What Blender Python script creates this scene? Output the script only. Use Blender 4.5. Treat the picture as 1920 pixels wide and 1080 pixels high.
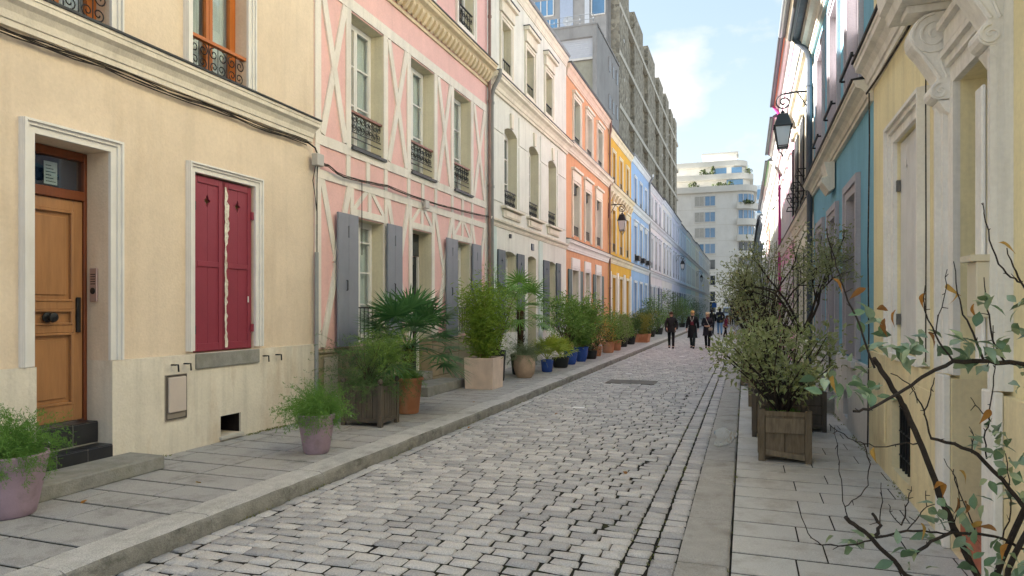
import bpy, bmesh, math, random
from mathutils import Vector, Matrix

for _o in list(bpy.data.objects):
    bpy.data.objects.remove(_o)
SC = bpy.context.scene
COL = SC.collection
rad = math.radians

# ------------------------------------------------------------------ camera
CAMH = 1.6
cam = bpy.data.cameras.new('camera')
cam.sensor_width = 36.0
cam.lens = 1250.0 / 1920.0 * 36.0
cam.shift_y = (578.0 - 540.0) / 1920.0
cam.clip_start = 0.05
cam.clip_end = 3000.0
cam_o = bpy.data.objects.new('camera', cam)
COL.objects.link(cam_o)
cam_o.location = (0, 0, CAMH)
cam_o.rotation_euler = (rad(90), 0, math.atan((1397.0 - 960.0) / 1250.0))
SC.camera = cam_o
SC.render.resolution_x = 1024
SC.render.resolution_y = 576

# ------------------------------------------------------------------ sky and sun
SUN_EL, SUN_AZ = 33.0, -86.0  # azimuth of the sun, degrees clockwise from +Y
EXPOSURE = 2.88
world = bpy.data.worlds.new('World')
SC.world = world
world.use_nodes = True
wn, wl = world.node_tree.nodes, world.node_tree.links
wn.clear()
w_out = wn.new('ShaderNodeOutputWorld')
w_bg = wn.new('ShaderNodeBackground')
w_bg.inputs['Strength'].default_value = 0.10
sky = wn.new('ShaderNodeTexSky')
sky.sky_type = 'NISHITA'
sky.sun_disc = False
sky.sun_elevation = rad(SUN_EL)
sky.sun_rotation = rad(SUN_AZ)
sky.air_density = 1.0
sky.dust_density = 0.15
sky.ozone_density = 1.0
w_tc = wn.new('ShaderNodeTexCoord')
w_map = wn.new('ShaderNodeMapping')
w_map.inputs['Location'].default_value = (3.7, 1.6, 0.9)
w_map.inputs['Scale'].default_value = (1.0, 1.0, 1.7)
w_no = wn.new('ShaderNodeTexNoise')
w_no.inputs['Scale'].default_value = 4.2
w_no.inputs['Detail'].default_value = 7.0
w_no.inputs['Roughness'].default_value = 0.52
w_rmp = wn.new('ShaderNodeValToRGB')
w_rmp.color_ramp.elements[0].position = 0.525
w_rmp.color_ramp.elements[1].position = 0.65
w_mix = wn.new('ShaderNodeMixRGB')
w_mix.inputs['Color2'].default_value = (1.6, 1.61, 1.62, 1)     # sunlit cloud, in the sky texture's own units
wl.new(w_tc.outputs['Generated'], w_map.inputs['Vector'])
wl.new(w_map.outputs['Vector'], w_no.inputs['Vector'])
wl.new(w_no.outputs['Fac'], w_rmp.inputs['Fac'])
wl.new(w_rmp.outputs['Color'], w_mix.inputs['Fac'])
w_k = wn.new('ShaderNodeVectorMath'); w_k.operation = 'MULTIPLY_ADD'
w_k.inputs[1].default_value = (0.42, 0.42, 0.42)
w_k.inputs[2].default_value = (1.0, 1.0, 1.0)
w_d = wn.new('ShaderNodeVectorMath'); w_d.operation = 'DIVIDE'      # soft shoulder on the whole sky dome
wl.new(sky.outputs['Color'], w_k.inputs[0])
wl.new(sky.outputs['Color'], w_d.inputs[0])
wl.new(w_k.outputs['Vector'], w_d.inputs[1])
wl.new(w_d.outputs['Vector'], w_mix.inputs['Color1'])
wl.new(w_mix.outputs['Color'], w_bg.inputs['Color'])
wl.new(w_bg.outputs['Background'], w_out.inputs['Surface'])

sun = bpy.data.lights.new('sun', 'SUN')
sun.energy = 4.4
sun.angle = rad(0.6)
sun.color = (1.0, 0.97, 0.93)
sun_o = bpy.data.objects.new('sun', sun)
COL.objects.link(sun_o)
_a, _e = rad(SUN_AZ), rad(SUN_EL)
_sd = Vector((math.sin(_a) * math.cos(_e), math.cos(_a) * math.cos(_e), math.sin(_e)))
sun_o.rotation_euler = (-_sd).to_track_quat('-Z', 'Y').to_euler()
sun_o.location = _sd * 60

SC.view_settings.view_transform = 'Standard'
SC.view_settings.look = 'None'
SC.view_settings.exposure = EXPOSURE
SC.view_settings.gamma = 1.0

# ------------------------------------------------------------------ materials
def lin(h, k=1.0, sat=1.0):
    h = h.lstrip('#')
    o = []
    for i in (0, 2, 4):
        c = int(h[i:i + 2], 16) / 255.0
        c = c / 12.92 if c <= 0.04045 else ((c + 0.055) / 1.055) ** 2.4
        o.append(min(1.0, c * k))
    if sat != 1.0:
        g = 0.3 * o[0] + 0.59 * o[1] + 0.11 * o[2]
        o = [g + (c - g) * sat for c in o]
    return (o[0], o[1], o[2], 1.0)

_MC = {}
def mat(name, hx, rough=0.8, var=0.12, scale=2.5, bump=0.15, bscale=80.0, metal=0.0, spec=0.3, k=1.0,
        stain=None, stain_amt=0.0, stain_scale=(1.2, 1.2, 0.35), per=None, per_amt=0.3, hue=None, stretch=None,
        coat=0.0, translucent=0.0, sat=1.0, speck=0.0, speck_scale=160.0, streak=0.0, crack=0.0):
    """procedural surface: base colour, large soft variation, optional stains, fine relief"""
    if name in _MC:
        return _MC[name]
    m = bpy.data.materials.new(name)
    m.use_nodes = True
    nt = m.node_tree
    N, L = nt.nodes, nt.links
    N.clear()
    out = N.new('ShaderNodeOutputMaterial')
    b = N.new('ShaderNodeBsdfPrincipled')
    L.new(b.outputs['BSDF'], out.inputs['Surface'])
    b.inputs['Roughness'].default_value = rough
    b.inputs['Metallic'].default_value = metal
    b.inputs['Specular IOR Level'].default_value = spec
    if coat:
        b.inputs['Coat Weight'].default_value = coat
    geo = N.new('ShaderNodeNewGeometry')
    vec = geo.outputs['Position']
    if stretch:
        mp = N.new('ShaderNodeMapping')
        mp.inputs['Scale'].default_value = stretch
        L.new(vec, mp.inputs['Vector'])
        vec = mp.outputs['Vector']
    base = lin(hx, k, sat)
    lo = tuple(c * (1 - var) for c in base[:3]) + (1,)
    hi = tuple(min(1, c * (1 + var)) for c in base[:3]) + (1,)
    n1 = N.new('ShaderNodeTexNoise')
    n1.inputs['Scale'].default_value = scale
    n1.inputs['Detail'].default_value = 8
    n1.inputs['Roughness'].default_value = 0.62
    L.new(vec, n1.inputs['Vector'])
    mx = N.new('ShaderNodeMixRGB')
    mx.inputs['Color1'].default_value = lo
    mx.inputs['Color2'].default_value = hi
    cr = N.new('ShaderNodeMapRange')
    cr.inputs['From Min'].default_value = 0.3
    cr.inputs['From Max'].default_value = 0.7
    L.new(n1.outputs['Fac'], cr.inputs['Value'])
    L.new(cr.outputs['Result'], mx.inputs['Fac'])
    col = mx.outputs['Color']
    if per:
        if per == 'object':
            oi = N.new('ShaderNodeObjectInfo')
            rnd = oi.outputs['Random']
        else:
            rnd = geo.outputs['Random Per Island']
        rp = N.new('ShaderNodeValToRGB')
        els = rp.color_ramp.elements
        cols = hue or [hx]
        for i, hc in enumerate(cols):
            pos = i / max(1, len(cols) - 1)
            e = els[0] if i == 0 else (els[1] if i == len(cols) - 1 and len(cols) > 1 else els.new(pos))
            e.position = pos
            e.color = lin(hc, k)
        if len(cols) == 1:
            els[1].color = lin(cols[0], k)
        L.new(rnd, rp.inputs['Fac'])
        m2 = N.new('ShaderNodeMixRGB')
        m2.inputs['Fac'].default_value = per_amt
        L.new(col, m2.inputs['Color1'])
        L.new(rp.outputs['Color'], m2.inputs['Color2'])
        col = m2.outputs['Color']
    if stain:
        mp2 = N.new('ShaderNodeMapping')
        mp2.inputs['Scale'].default_value = stain_scale
        L.new(geo.outputs['Position'], mp2.inputs['Vector'])
        n3 = N.new('ShaderNodeTexNoise')
        n3.inputs['Scale'].default_value = 1.6
        n3.inputs['Detail'].default_value = 9
        n3.inputs['Roughness'].default_value = 0.7
        L.new(mp2.outputs['Vector'], n3.inputs['Vector'])
        r3 = N.new('ShaderNodeMapRange')
        r3.inputs['From Min'].default_value = 0.5
        r3.inputs['From Max'].default_value = 0.75
        r3.inputs['To Max'].default_value = stain_amt
        L.new(n3.outputs['Fac'], r3.inputs['Value'])
        m3 = N.new('ShaderNodeMixRGB')
        m3.inputs['Color2'].default_value = lin(stain, 1.0, sat)
        L.new(r3.outputs['Result'], m3.inputs['Fac'])
        L.new(col, m3.inputs['Color1'])
        col = m3.outputs['Color']
    if streak:
        mp5 = N.new('ShaderNodeMapping')
        mp5.inputs['Scale'].default_value = (5.5, 5.5, 0.22)
        L.new(geo.outputs['Position'], mp5.inputs['Vector'])
        n5 = N.new('ShaderNodeTexNoise')
        n5.inputs['Scale'].default_value = 1.3
        n5.inputs['Detail'].default_value = 6
        n5.inputs['Roughness'].default_value = 0.65
        L.new(mp5.outputs['Vector'], n5.inputs['Vector'])
        r5 = N.new('ShaderNodeMapRange')
        r5.inputs['From Min'].default_value = 0.48
        r5.inputs['From Max'].default_value = 0.78
        r5.inputs['To Min'].default_value = 1.0
        r5.inputs['To Max'].default_value = 1.0 - streak
        L.new(n5.outputs['Fac'], r5.inputs['Value'])
        m5 = N.new('ShaderNodeVectorMath')
        m5.operation = 'SCALE'
        L.new(col, m5.inputs[0])
        L.new(r5.outputs['Result'], m5.inputs['Scale'])
        col = m5.outputs['Vector']
    if crack:
        n6 = N.new('ShaderNodeTexNoise')
        n6.inputs['Scale'].default_value = 2.0
        n6.inputs['Detail'].default_value = 6
        L.new(geo.outputs['Position'], n6.inputs['Vector'])
        v6 = N.new('ShaderNodeMixRGB')
        v6.inputs['Fac'].default_value = 0.25
        L.new(geo.outputs['Position'], v6.inputs['Color1'])
        L.new(n6.outputs['Color'], v6.inputs['Color2'])
        vo6 = N.new('ShaderNodeTexVoronoi')
        vo6.feature = 'DISTANCE_TO_EDGE'
        vo6.inputs['Scale'].default_value = 0.75
        L.new(v6.outputs['Color'], vo6.inputs['Vector'])
        r6 = N.new('ShaderNodeMapRange')
        r6.inputs['From Min'].default_value = 0.0
        r6.inputs['From Max'].default_value = 0.006
        r6.inputs['To Min'].default_value = 1.0 - crack
        r6.inputs['To Max'].default_value = 1.0
        L.new(vo6.outputs['Distance'], r6.inputs['Value'])
        m6 = N.new('ShaderNodeVectorMath')
        m6.operation = 'SCALE'
        L.new(col, m6.inputs[0])
        L.new(r6.outputs['Result'], m6.inputs['Scale'])
        col = m6.outputs['Vector']
    if speck:
        n4 = N.new('ShaderNodeTexNoise')
        n4.inputs['Scale'].default_value = speck_scale
        n4.inputs['Detail'].default_value = 3
        L.new(geo.outputs['Position'], n4.inputs['Vector'])
        r4 = N.new('ShaderNodeMapRange')
        r4.inputs['From Min'].default_value = 0.35
        r4.inputs['From Max'].default_value = 0.65
        r4.inputs['To Min'].default_value = 1.0 - speck
        r4.inputs['To Max'].default_value = 1.0 + speck
        L.new(n4.outputs['Fac'], r4.inputs['Value'])
        m4 = N.new('ShaderNodeVectorMath')
        m4.operation = 'SCALE'
        L.new(col, m4.inputs[0])
        L.new(r4.outputs['Result'], m4.inputs['Scale'])
        col = m4.outputs['Vector']
    L.new(col, b.inputs['Base Color'])
    if bump:
        n2 = N.new('ShaderNodeTexNoise')
        n2.inputs['Scale'].default_value = bscale
        n2.inputs['Detail'].default_value = 5
        L.new(vec, n2.inputs['Vector'])
        bp = N.new('ShaderNodeBump')
        bp.inputs['Strength'].default_value = bump
        bp.inputs['Distance'].default_value = 0.02
        L.new(n2.outputs['Fac'], bp.inputs['Height'])
        L.new(bp.outputs['Normal'], b.inputs['Normal'])
    if translucent:
        tr = N.new('ShaderNodeBsdfTranslucent')
        L.new(col, tr.inputs['Color'])
        ms = N.new('ShaderNodeMixShader')
        ms.inputs['Fac'].default_value = translucent
        L.new(b.outputs['BSDF'], ms.inputs[1])
        L.new(tr.outputs['BSDF'], ms.inputs[2])
        L.new(ms.outputs['Shader'], out.inputs['Surface'])
    _MC[name] = m
    return m

def plaster(name, hx, k=0.95, stain='8c7f6a', amt=0.16, var=0.07, **kw):
    kw.setdefault('sat', 0.78)
    kw.setdefault('streak', 0.2)
    kw.setdefault('speck', 0.03)
    kw.setdefault('speck_scale', 35.0)
    return mat(name, hx, rough=0.9, var=var, scale=1.7, bump=0.22, bscale=46, k=k, stain=stain, stain_amt=amt, spec=0.2, **kw)
def paint(name, hx, rough=0.5, k=0.9, var=0.05, **kw):
    kw.setdefault('bump', 0.08)
    return mat(name, hx, rough=rough, var=var, scale=5, bscale=60, k=k, **kw)

def glass_mat():
    m = bpy.data.materials.new('window_glass')
    m.use_nodes = True
    N, L = m.node_tree.nodes, m.node_tree.links
    N.clear()
    out = N.new('ShaderNodeOutputMaterial')
    tr = N.new('ShaderNodeBsdfTransparent')
    tr.inputs['Color'].default_value = (0.82, 0.87, 0.88, 1)
    gl = N.new('ShaderNodeBsdfGlossy')
    gl.inputs['Roughness'].default_value = 0.02
    gl.inputs['Color'].default_value = (0.95, 0.97, 1, 1)
    fr = N.new('ShaderNodeFresnel')
    fr.inputs['IOR'].default_value = 2.1
    mx = N.new('ShaderNodeMixShader')
    geo = N.new('ShaderNodeNewGeometry')
    no = N.new('ShaderNodeTexNoise')
    no.inputs['Scale'].default_value = 2.2
    L.new(geo.outputs['Position'], no.inputs['Vector'])
    bp = N.new('ShaderNodeBump')
    bp.inputs['Strength'].default_value = 0.10
    bp.inputs['Distance'].default_value = 0.05
    L.new(no.outputs['Fac'], bp.inputs['Height'])
    L.new(bp.outputs['Normal'], gl.inputs['Normal'])
    inv = N.new('ShaderNodeMath'); inv.operation = 'SUBTRACT'; inv.inputs[0].default_value = 1.0
    L.new(geo.outputs['Backfacing'], inv.inputs[1])
    mu = N.new('ShaderNodeMath'); mu.operation = 'MULTIPLY'          # reflect at the outer face only
    L.new(fr.outputs['Fac'], mu.inputs[0]); L.new(inv.outputs[0], mu.inputs[1])
    L.new(mu.outputs[0], mx.inputs['Fac'])
    L.new(tr.outputs['BSDF'], mx.inputs[1])
    L.new(gl.outputs['BSDF'], mx.inputs[2])
    L.new(mx.outputs['Shader'], out.inputs['Surface'])
    return m
GLASS = glass_mat()
DARKGLASS = mat('dark_glass', '3a4249', rough=0.06, var=0.25, scale=0.7, bump=0.02, bscale=3, spec=0.9, k=0.8)
SKYGLASS = mat('blue_glass', '6f9cc4', rough=0.05, var=0.25, scale=0.3, bump=0.02, bscale=3, spec=0.9, k=0.8)

WHITE = paint('white_trim', 'e6e3de', rough=0.6, stain='9a917f', stain_amt=0.2)
CREAMTRIM = plaster('cream_trim', 'e6dcc6', stain='8a7a60', amt=0.28)
IRON = mat('black_iron', '1d1e20', rough=0.5, var=0.3, scale=20, bump=0.2, bscale=90, spec=0.4)
ZINC = mat('zinc', '7f858a', rough=0.5, var=0.15, scale=1.5, bump=0.1, bscale=20, metal=0.3)
DZINC = mat('dark_zinc', '4a4d50', rough=0.55, var=0.2, scale=2.0, bump=0.1, bscale=20, metal=0.2)
SLATE = mat('slate', '55585c', rough=0.7, var=0.2, scale=6, bump=0.3, bscale=14)
CURTAIN = mat('curtain', 'f2efe8', rough=0.95, var=0.05, bump=0.1)
ROOM = mat('room', '3b3834', rough=0.95, var=0.1, bump=0)
TERRACOTTA = mat('terracotta', 'ae7656', rough=0.85, var=0.14, scale=7, bump=0.15, bscale=70, stain='d8c3ae', stain_amt=0.35)
SOIL = mat('soil', '3a2d22', rough=1, var=0.4, scale=30, bump=0.6, bscale=60)

# ------------------------------------------------------------------ mesh builder
class MB:
    def __init__(s, tf=None):
        s.v, s.f, s.tf = [], [], tf
    def add(s, pts):
        i0 = len(s.v)
        if s.tf:
            s.v.extend(s.tf(*p) for p in pts)
        else:
            s.v.extend(tuple(p) for p in pts)
        return i0
    def poly(s, pts):
        i = s.add(pts)
        s.f.append(tuple(range(i, i + len(pts))))
    def box(s, a0, a1, b0, b1, c0, c1):
        i = s.add([(a0, b0, c0), (a1, b0, c0), (a1, b1, c0), (a0, b1, c0), (a0, b0, c1), (a1, b0, c1), (a1, b1, c1), (a0, b1, c1)])
        s.f += [(i, i + 3, i + 2, i + 1), (i + 4, i + 5, i + 6, i + 7), (i, i + 1, i + 5, i + 4), (i + 1, i + 2, i + 6, i + 5),
                (i + 2, i + 3, i + 7, i + 6), (i + 3, i, i + 4, i + 7)]
        return s
    def prism(s, pts, off):
        n = len(pts)
        i = s.add(pts)
        j = s.add([tuple(p[k] + off[k] for k in range(3)) for p in pts])
        s.f.append(tuple(range(i, i + n)))
        s.f.append(tuple(range(j + n - 1, j - 1, -1)))
        for k in range(n):
            k2 = (k + 1) % n
            s.f.append((i + k, i + k2, j + k2, j + k))
        return s
    def loft(s, rings, cap=True):
        idx = [s.add(r) for r in rings]
        n = len(rings[0])
        for a, b in zip(idx[:-1], idx[1:]):
            for k in range(n):
                k2 = (k + 1) % n
                s.f.append((a + k, a + k2, b + k2, b + k))
        if cap:
            s.f.append(tuple(range(idx[0] + n - 1, idx[0] - 1, -1)))
            s.f.append(tuple(range(idx[-1], idx[-1] + n)))
        return s
    def lathe(s, cx, cy, prof, n=18, cap=True):
        return s.loft([[(cx + r * math.cos(2 * math.pi * k / n), cy + r * math.sin(2 * math.pi * k / n), z) for k in range(n)] for r, z in prof], cap)
    def tube(s, pts, r, n=5, r2=None, cap=True):
        """r may be a number or a list with one radius per point"""
        P = [Vector(p) for p in pts]
        m = len(P)
        if not isinstance(r, (list, tuple)):
            r = [r + ((r2 if r2 is not None else r) - r) * k / max(1, m - 1) for k in range(m)]
        t0 = (P[1] - P[0]).normalized()
        up = Vector((0, 0, 1)) if abs(t0.z) < 0.9 else Vector((1, 0, 0))
        a = t0.cross(up).normalized()
        rings = []
        for k in range(m):
            t = (P[min(k + 1, m - 1)] - P[max(k - 1, 0)])
            if t.length < 1e-9:
                t = t0
            t = t.normalized()
            a = (a - t * a.dot(t))
            if a.length < 1e-6:
                a = t.orthogonal()
            a.normalize()
            b = t.cross(a)
            rings.append([tuple(P[k] + (a * math.cos(2 * math.pi * q / n) + b * math.sin(2 * math.pi * q / n)) * r[k]) for q in range(n)])
        return s.loft(rings, cap)
    def build(s, name, material, parent=None, smooth=False, bevel=0.0, normals=True, segs=1):
        me = bpy.data.meshes.new(name)
        off = parent_world(parent) if parent is not None else Vector((0, 0, 0))
        me.from_pydata([(v[0] - off.x, v[1] - off.y, v[2] - off.z) for v in s.v], [], s.f)
        if normals:
            bm = bmesh.new()
            bm.from_mesh(me)
            bmesh.ops.recalc_face_normals(bm, faces=bm.faces)
            bm.to_mesh(me)
            bm.free()
        if material is not None:
            me.materials.append(material)
        if smooth:
            me.polygons.foreach_set('use_smooth', [True] * len(me.polygons))
            me.set_sharp_from_angle(angle=rad(40))
        me.update()
        o = bpy.data.objects.new(name, me)
        COL.objects.link(o)
        if parent is not None:
            o.parent = parent
        if bevel:
            md = o.modifiers.new('bevel', 'BEVEL')
            md.width = bevel
            md.segments = segs
            md.limit_method = 'ANGLE'
        return o

def parent_world(p):
    v = Vector(p.location)
    q = p.parent
    while q is not None:
        v += q.location
        q = q.parent
    return v

def tag(o, label, cat, group=None, kind=None):
    if label: o['label'] = label
    if cat: o['category'] = cat
    if group: o['group'] = group
    if kind: o['kind'] = kind
    return o
def thing(name, label, cat, loc, group=None):
    o = bpy.data.objects.new(name, None)
    o.empty_display_size = 0.2
    COL.objects.link(o)
    o.location = loc
    return tag(o, label, cat, group)
def inst(name, mesh, parent, loc, rot=(0, 0, 0), scale=(1, 1, 1)):
    """an object that shares mesh data; loc in world coordinates"""
    o = bpy.data.objects.new(name, mesh)
    COL.objects.link(o)
    if parent is not None:
        o.parent = parent
        loc = Vector(loc) - parent_world(parent)
    o.location = loc
    o.rotation_euler = rot
    o.scale = scale
    return o

# ================================================================== the setting: ground, road, kerbs, pavements
XL, XR = -5.5, 1.32           # facade planes
KL0, KL1 = -3.86, -3.58       # left kerb back / front
KR0, KR1 = -0.40, -0.10       # right flush kerb
YEND = 128.0
PZ = 0.13                     # left pavement level
RZ = 0.02                     # right pavement level
G = random.Random(11)

def struct(mb, name, material, parent=None, **kw):
    o = mb.build(name, material, parent, **kw)
    if parent is None:
        o['kind'] = 'structure'
    return o

EARTH = mat('earth_asphalt', '6b6863', rough=0.95, var=0.2, scale=1.0, bump=0.2, bscale=30)
MORTAR = mat('joint_sand', '201d18', rough=1.0, var=0.45, scale=5, bump=0.7, bscale=70, stain='3d4a22', stain_amt=0.55, stain_scale=(2.5, 2.5, 2.5))
COB_HUES = ['8f8c8b', 'b6b2ae', 'a69e97', '7f8086', 'c6c2bc', 'a4a1a2', 'b5aaa1', '77787d', 'adaaa7', '9a8f87', 'cfcbc5', '9095a0', 'bab5b0']
COBBLE = mat('cobble_granite', 'afaca8', rough=0.6, var=0.13, scale=12, bump=0.3, bscale=55, per='island', per_amt=0.85, hue=COB_HUES, spec=0.45, k=1.12, speck=.2, speck_scale=110, sat=1.0)
COBBLE_O = mat('cobble_granite_single', 'afaca8', rough=0.6, var=0.13, scale=12, bump=0.3, bscale=55, per='object', per_amt=0.85, hue=COB_HUES, spec=0.45, k=1.12, speck=.2, speck_scale=110, sat=1.0)
SLAB = mat('paving_granite', 'b8b6b1', rough=0.75, var=0.16, scale=6, bump=0.3, bscale=110, per='object', per_amt=0.75,
           hue=['9c9a99', 'bfbdb8', 'adaba8', 'cac7c1', 'a29f9b'], stain='6b6864', stain_amt=0.75, stain_scale=(2.6, 2.6, 2.6), k=0.95, speck=.22)
SLAB_R = mat('paving_granite_warm', 'cecbc4', rough=0.5, var=0.16, scale=6, bump=0.25, bscale=110, per='object', per_amt=0.75,
             hue=['bcb9b2', 'd2cfc8', 'c8c3ba', 'dcd9d2', 'b8b3aa'], stain='83745f', stain_amt=0.8, stain_scale=(1.5, 1.5, 1.5), spec=0.5, k=1.0, speck=.14)
KERB = mat('kerb_granite', 'b9b6b1', rough=0.8, var=0.2, scale=9, bump=0.4, bscale=90, per='object', per_amt=0.4,
           hue=['adaaa6', 'c2bfba', 'b4b0aa'], stain='4d4c42', stain_amt=0.6, stain_scale=(2.0, 1.2, 5.0), k=0.95, speck=.22)
KERB_R = mat('kerb_granite_warm', 'b3afa8', rough=0.7, var=0.2, scale=9, bump=0.4, bscale=90, per='object', per_amt=0.5,
             hue=['a5a19a', 'bab6ae', 'afaaa1', '9d9890'], stain='6e6656', stain_amt=0.6, stain_scale=(2, 2, 2), k=0.95, speck=.22)

m = MB(); m.poly([(-900, -300, -0.12), (900, -300, -0.12), (900, 2200, -0.12), (-900, 2200, -0.12)])
struct(m, 'ground', EARTH, normals=False)

def crown(x):
    """gentle camber of the carriageway"""
    t = (x + 2.15) / 1.45
    return 0.0 + 0.045 * max(0.0, 1 - t * t)

# road bed (the joints) as a cambered sheet
m = MB()
xs = [KL1 + (KR0 - KL1) * k / 12.0 for k in range(13)]
for k in range(12):
    for (ya, yb) in ((-4, 20), (20, 60), (60, YEND + 4)):
        m.poly([(xs[k], ya, crown(xs[k]) - 0.009), (xs[k + 1], ya, crown(xs[k + 1]) - 0.009), (xs[k + 1], yb, crown(xs[k + 1]) - 0.009), (xs[k], yb, crown(xs[k]) - 0.009)])
road = struct(m, 'road', MORTAR, normals=False)

def cobble_shape(w, l, g, lod=0):
    """one worn sett centred on the origin, top at z = 0: verts, faces"""
    hw, hl = w / 2, l / 2
    c = min(hw, hl) * g.uniform(0.08, 0.22)
    j = lambda a: g.uniform(-a, a)
    o = [(-hw + c, -hl), (hw - c, -hl), (hw, -hl + c), (hw, hl - c), (hw - c, hl), (-hw + c, hl), (-hw, hl - c), (-hw, -hl + c)]
    o = [(x + j(0.006), y + j(0.006)) for x, y in o]
    ins = 0.009
    t = [(x * (1 - ins / hw), y * (1 - ins / hl)) for x, y in o]
    tz = [j(0.0025) for _ in range(8)]
    V = [(x, y, -0.045) for x, y in o] + [(x, y, -0.010) for x, y in o] + [(x, y, tz[i]) for i, (x, y) in enumerate(t)]
    F = []
    if lod == 0:
        V.append((0, 0, 0.003))
        for a in (0, 8):
            for k in range(8):
                k2 = (k + 1) % 8
                F.append((a + k, a + k2, a + 8 + k2, a + 8 + k))
        F += [(16 + k, 16 + (k + 1) % 8, 24) for k in range(8)]
    else:
        V = V[8:]
        for k in range(8):
            k2 = (k + 1) % 8
            F.append((k, k2, 8 + k2, 8 + k))
        F.append(tuple(range(8, 16)))
    return V, F

cob = []      # (x, y, w, l, rotz)
row = 0
y = 2.2
while y < YEND:
    p = G.uniform(0.120, 0.136)
    x = KL1 + 0.135 + G.uniform(0, 0.02)
    if row % 2: x -= 0.0
    off = 0.09 if row % 2 else 0.0
    xa = x
    first = True
    while xa < KR0 - 0.36:
        w = G.uniform(0.165, 0.215)
        if first and row % 2: w *= 0.55
        first = False
        if xa + w > KR0 - 0.335 - 0.10: w = KR0 - 0.335 - xa
        if w < 0.07: break
        cob.append((xa + w / 2, y + p / 2 + 0.006 * math.sin(xa * 2.2 + y * 0.7), w - 0.008, p - 0.017, G.uniform(-0.02, 0.02)))
        xa += w
    y += p
    row += 1
for (x0, wd) in ((KR0 - 0.334, 0.163), (KR0 - 0.168, 0.163), (KL1 + 0.004, 0.125)):
    y = 2.2
    while y < YEND:
        p = G.uniform(0.13, 0.17) if x0 > -2 else G.uniform(0.15, 0.24)
        cob.append((x0 + wd / 2, y + p / 2, wd - 0.012, p - 0.014, G.uniform(-0.03, 0.03)))
        y += p

def in_view(x, yv, z=0.0):
    th = math.atan((1397.0 - 960.0) / 1250.0)
    d = -x * math.sin(th) + yv * math.cos(th)
    u = x * math.cos(th) + yv * math.sin(th)
    if d < 0.3: return None
    px, py = 960 + 1250 * u / d, 578 - 1250 * (z - CAMH) / d
    return (px, py, d) if -20 < px < 1940 and -20 < py < 1100 else None

vis = []
for i, c in enumerate(cob):
    q = in_view(c[0], c[1])
    if q: vis.append((q[2], i))
vis.sort()
near = set(i for _, i in vis[:300])
protos = []
for k in range(10):
    V, F = cobble_shape(0.175, 0.12, G)
    me = bpy.data.meshes.new('cobble')
    me.from_pydata(V, [], F)
    me.materials.append(COBBLE_O)
    me.polygons.foreach_set('use_smooth', [True] * len(me.polygons))
    me.set_sharp_from_angle(angle=rad(55))
    protos.append(me)
BV, BF = [], []
shapes0 = [cobble_shape(0.175, 0.12, G, 0) for _ in range(24)]
shapes1 = [cobble_shape(0.175, 0.12, G, 1) for _ in range(24)]
for i, (x, yv, w, l, rz) in enumerate(cob):
    tilt = (G.uniform(-0.02, 0.02), G.uniform(-0.025, 0.025) - 0.062 * (x + 2.15) / 1.45 * -0.0)
    zt = crown(x) + G.uniform(-0.004, 0.004)
    if i in near:
        inst('cobble', protos[i % 10], road, (x, yv, zt), (tilt[0], tilt[1], rz), (w / 0.175, l / 0.12, 1))
        continue
    V, F = (shapes0 if yv < 28 else shapes1)[i % 24]
    sx, sy = w / 0.175, l / 0.12
    b0 = len(BV)
    cr, sr = math.cos(rz), math.sin(rz)
    for (a, b, c) in V:
        a2, b2 = a * sx, b * sy
        BV.append((x + a2 * cr - b2 * sr, yv + a2 * sr + b2 * cr, zt + c + a2 * tilt[1] * -1 + b2 * tilt[0]))
    BF += [tuple(q + b0 for q in f) for f in F]
me = bpy.data.meshes.new('cobbles')
me.from_pydata(BV, [], BF)
me.materials.append(COBBLE)
me.polygons.foreach_set('use_smooth', [True] * len(me.polygons))
me.set_sharp_from_angle(angle=rad(55))
o = bpy.data.objects.new('cobbles', me)
COL.objects.link(o)
o.parent = road
o['kind'] = 'stuff'

# manhole cover plate let into the road, far off
m = MB()
m.box(-2.75, -1.75, 13.75, 14.45, 0.03, 0.052)
o = m.build('manhole_cover', mat('cover_plate', '7d7870', rough=0.7, var=0.2, scale=9, bump=0.5, bscale=50, k=0.7), road)

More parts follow.
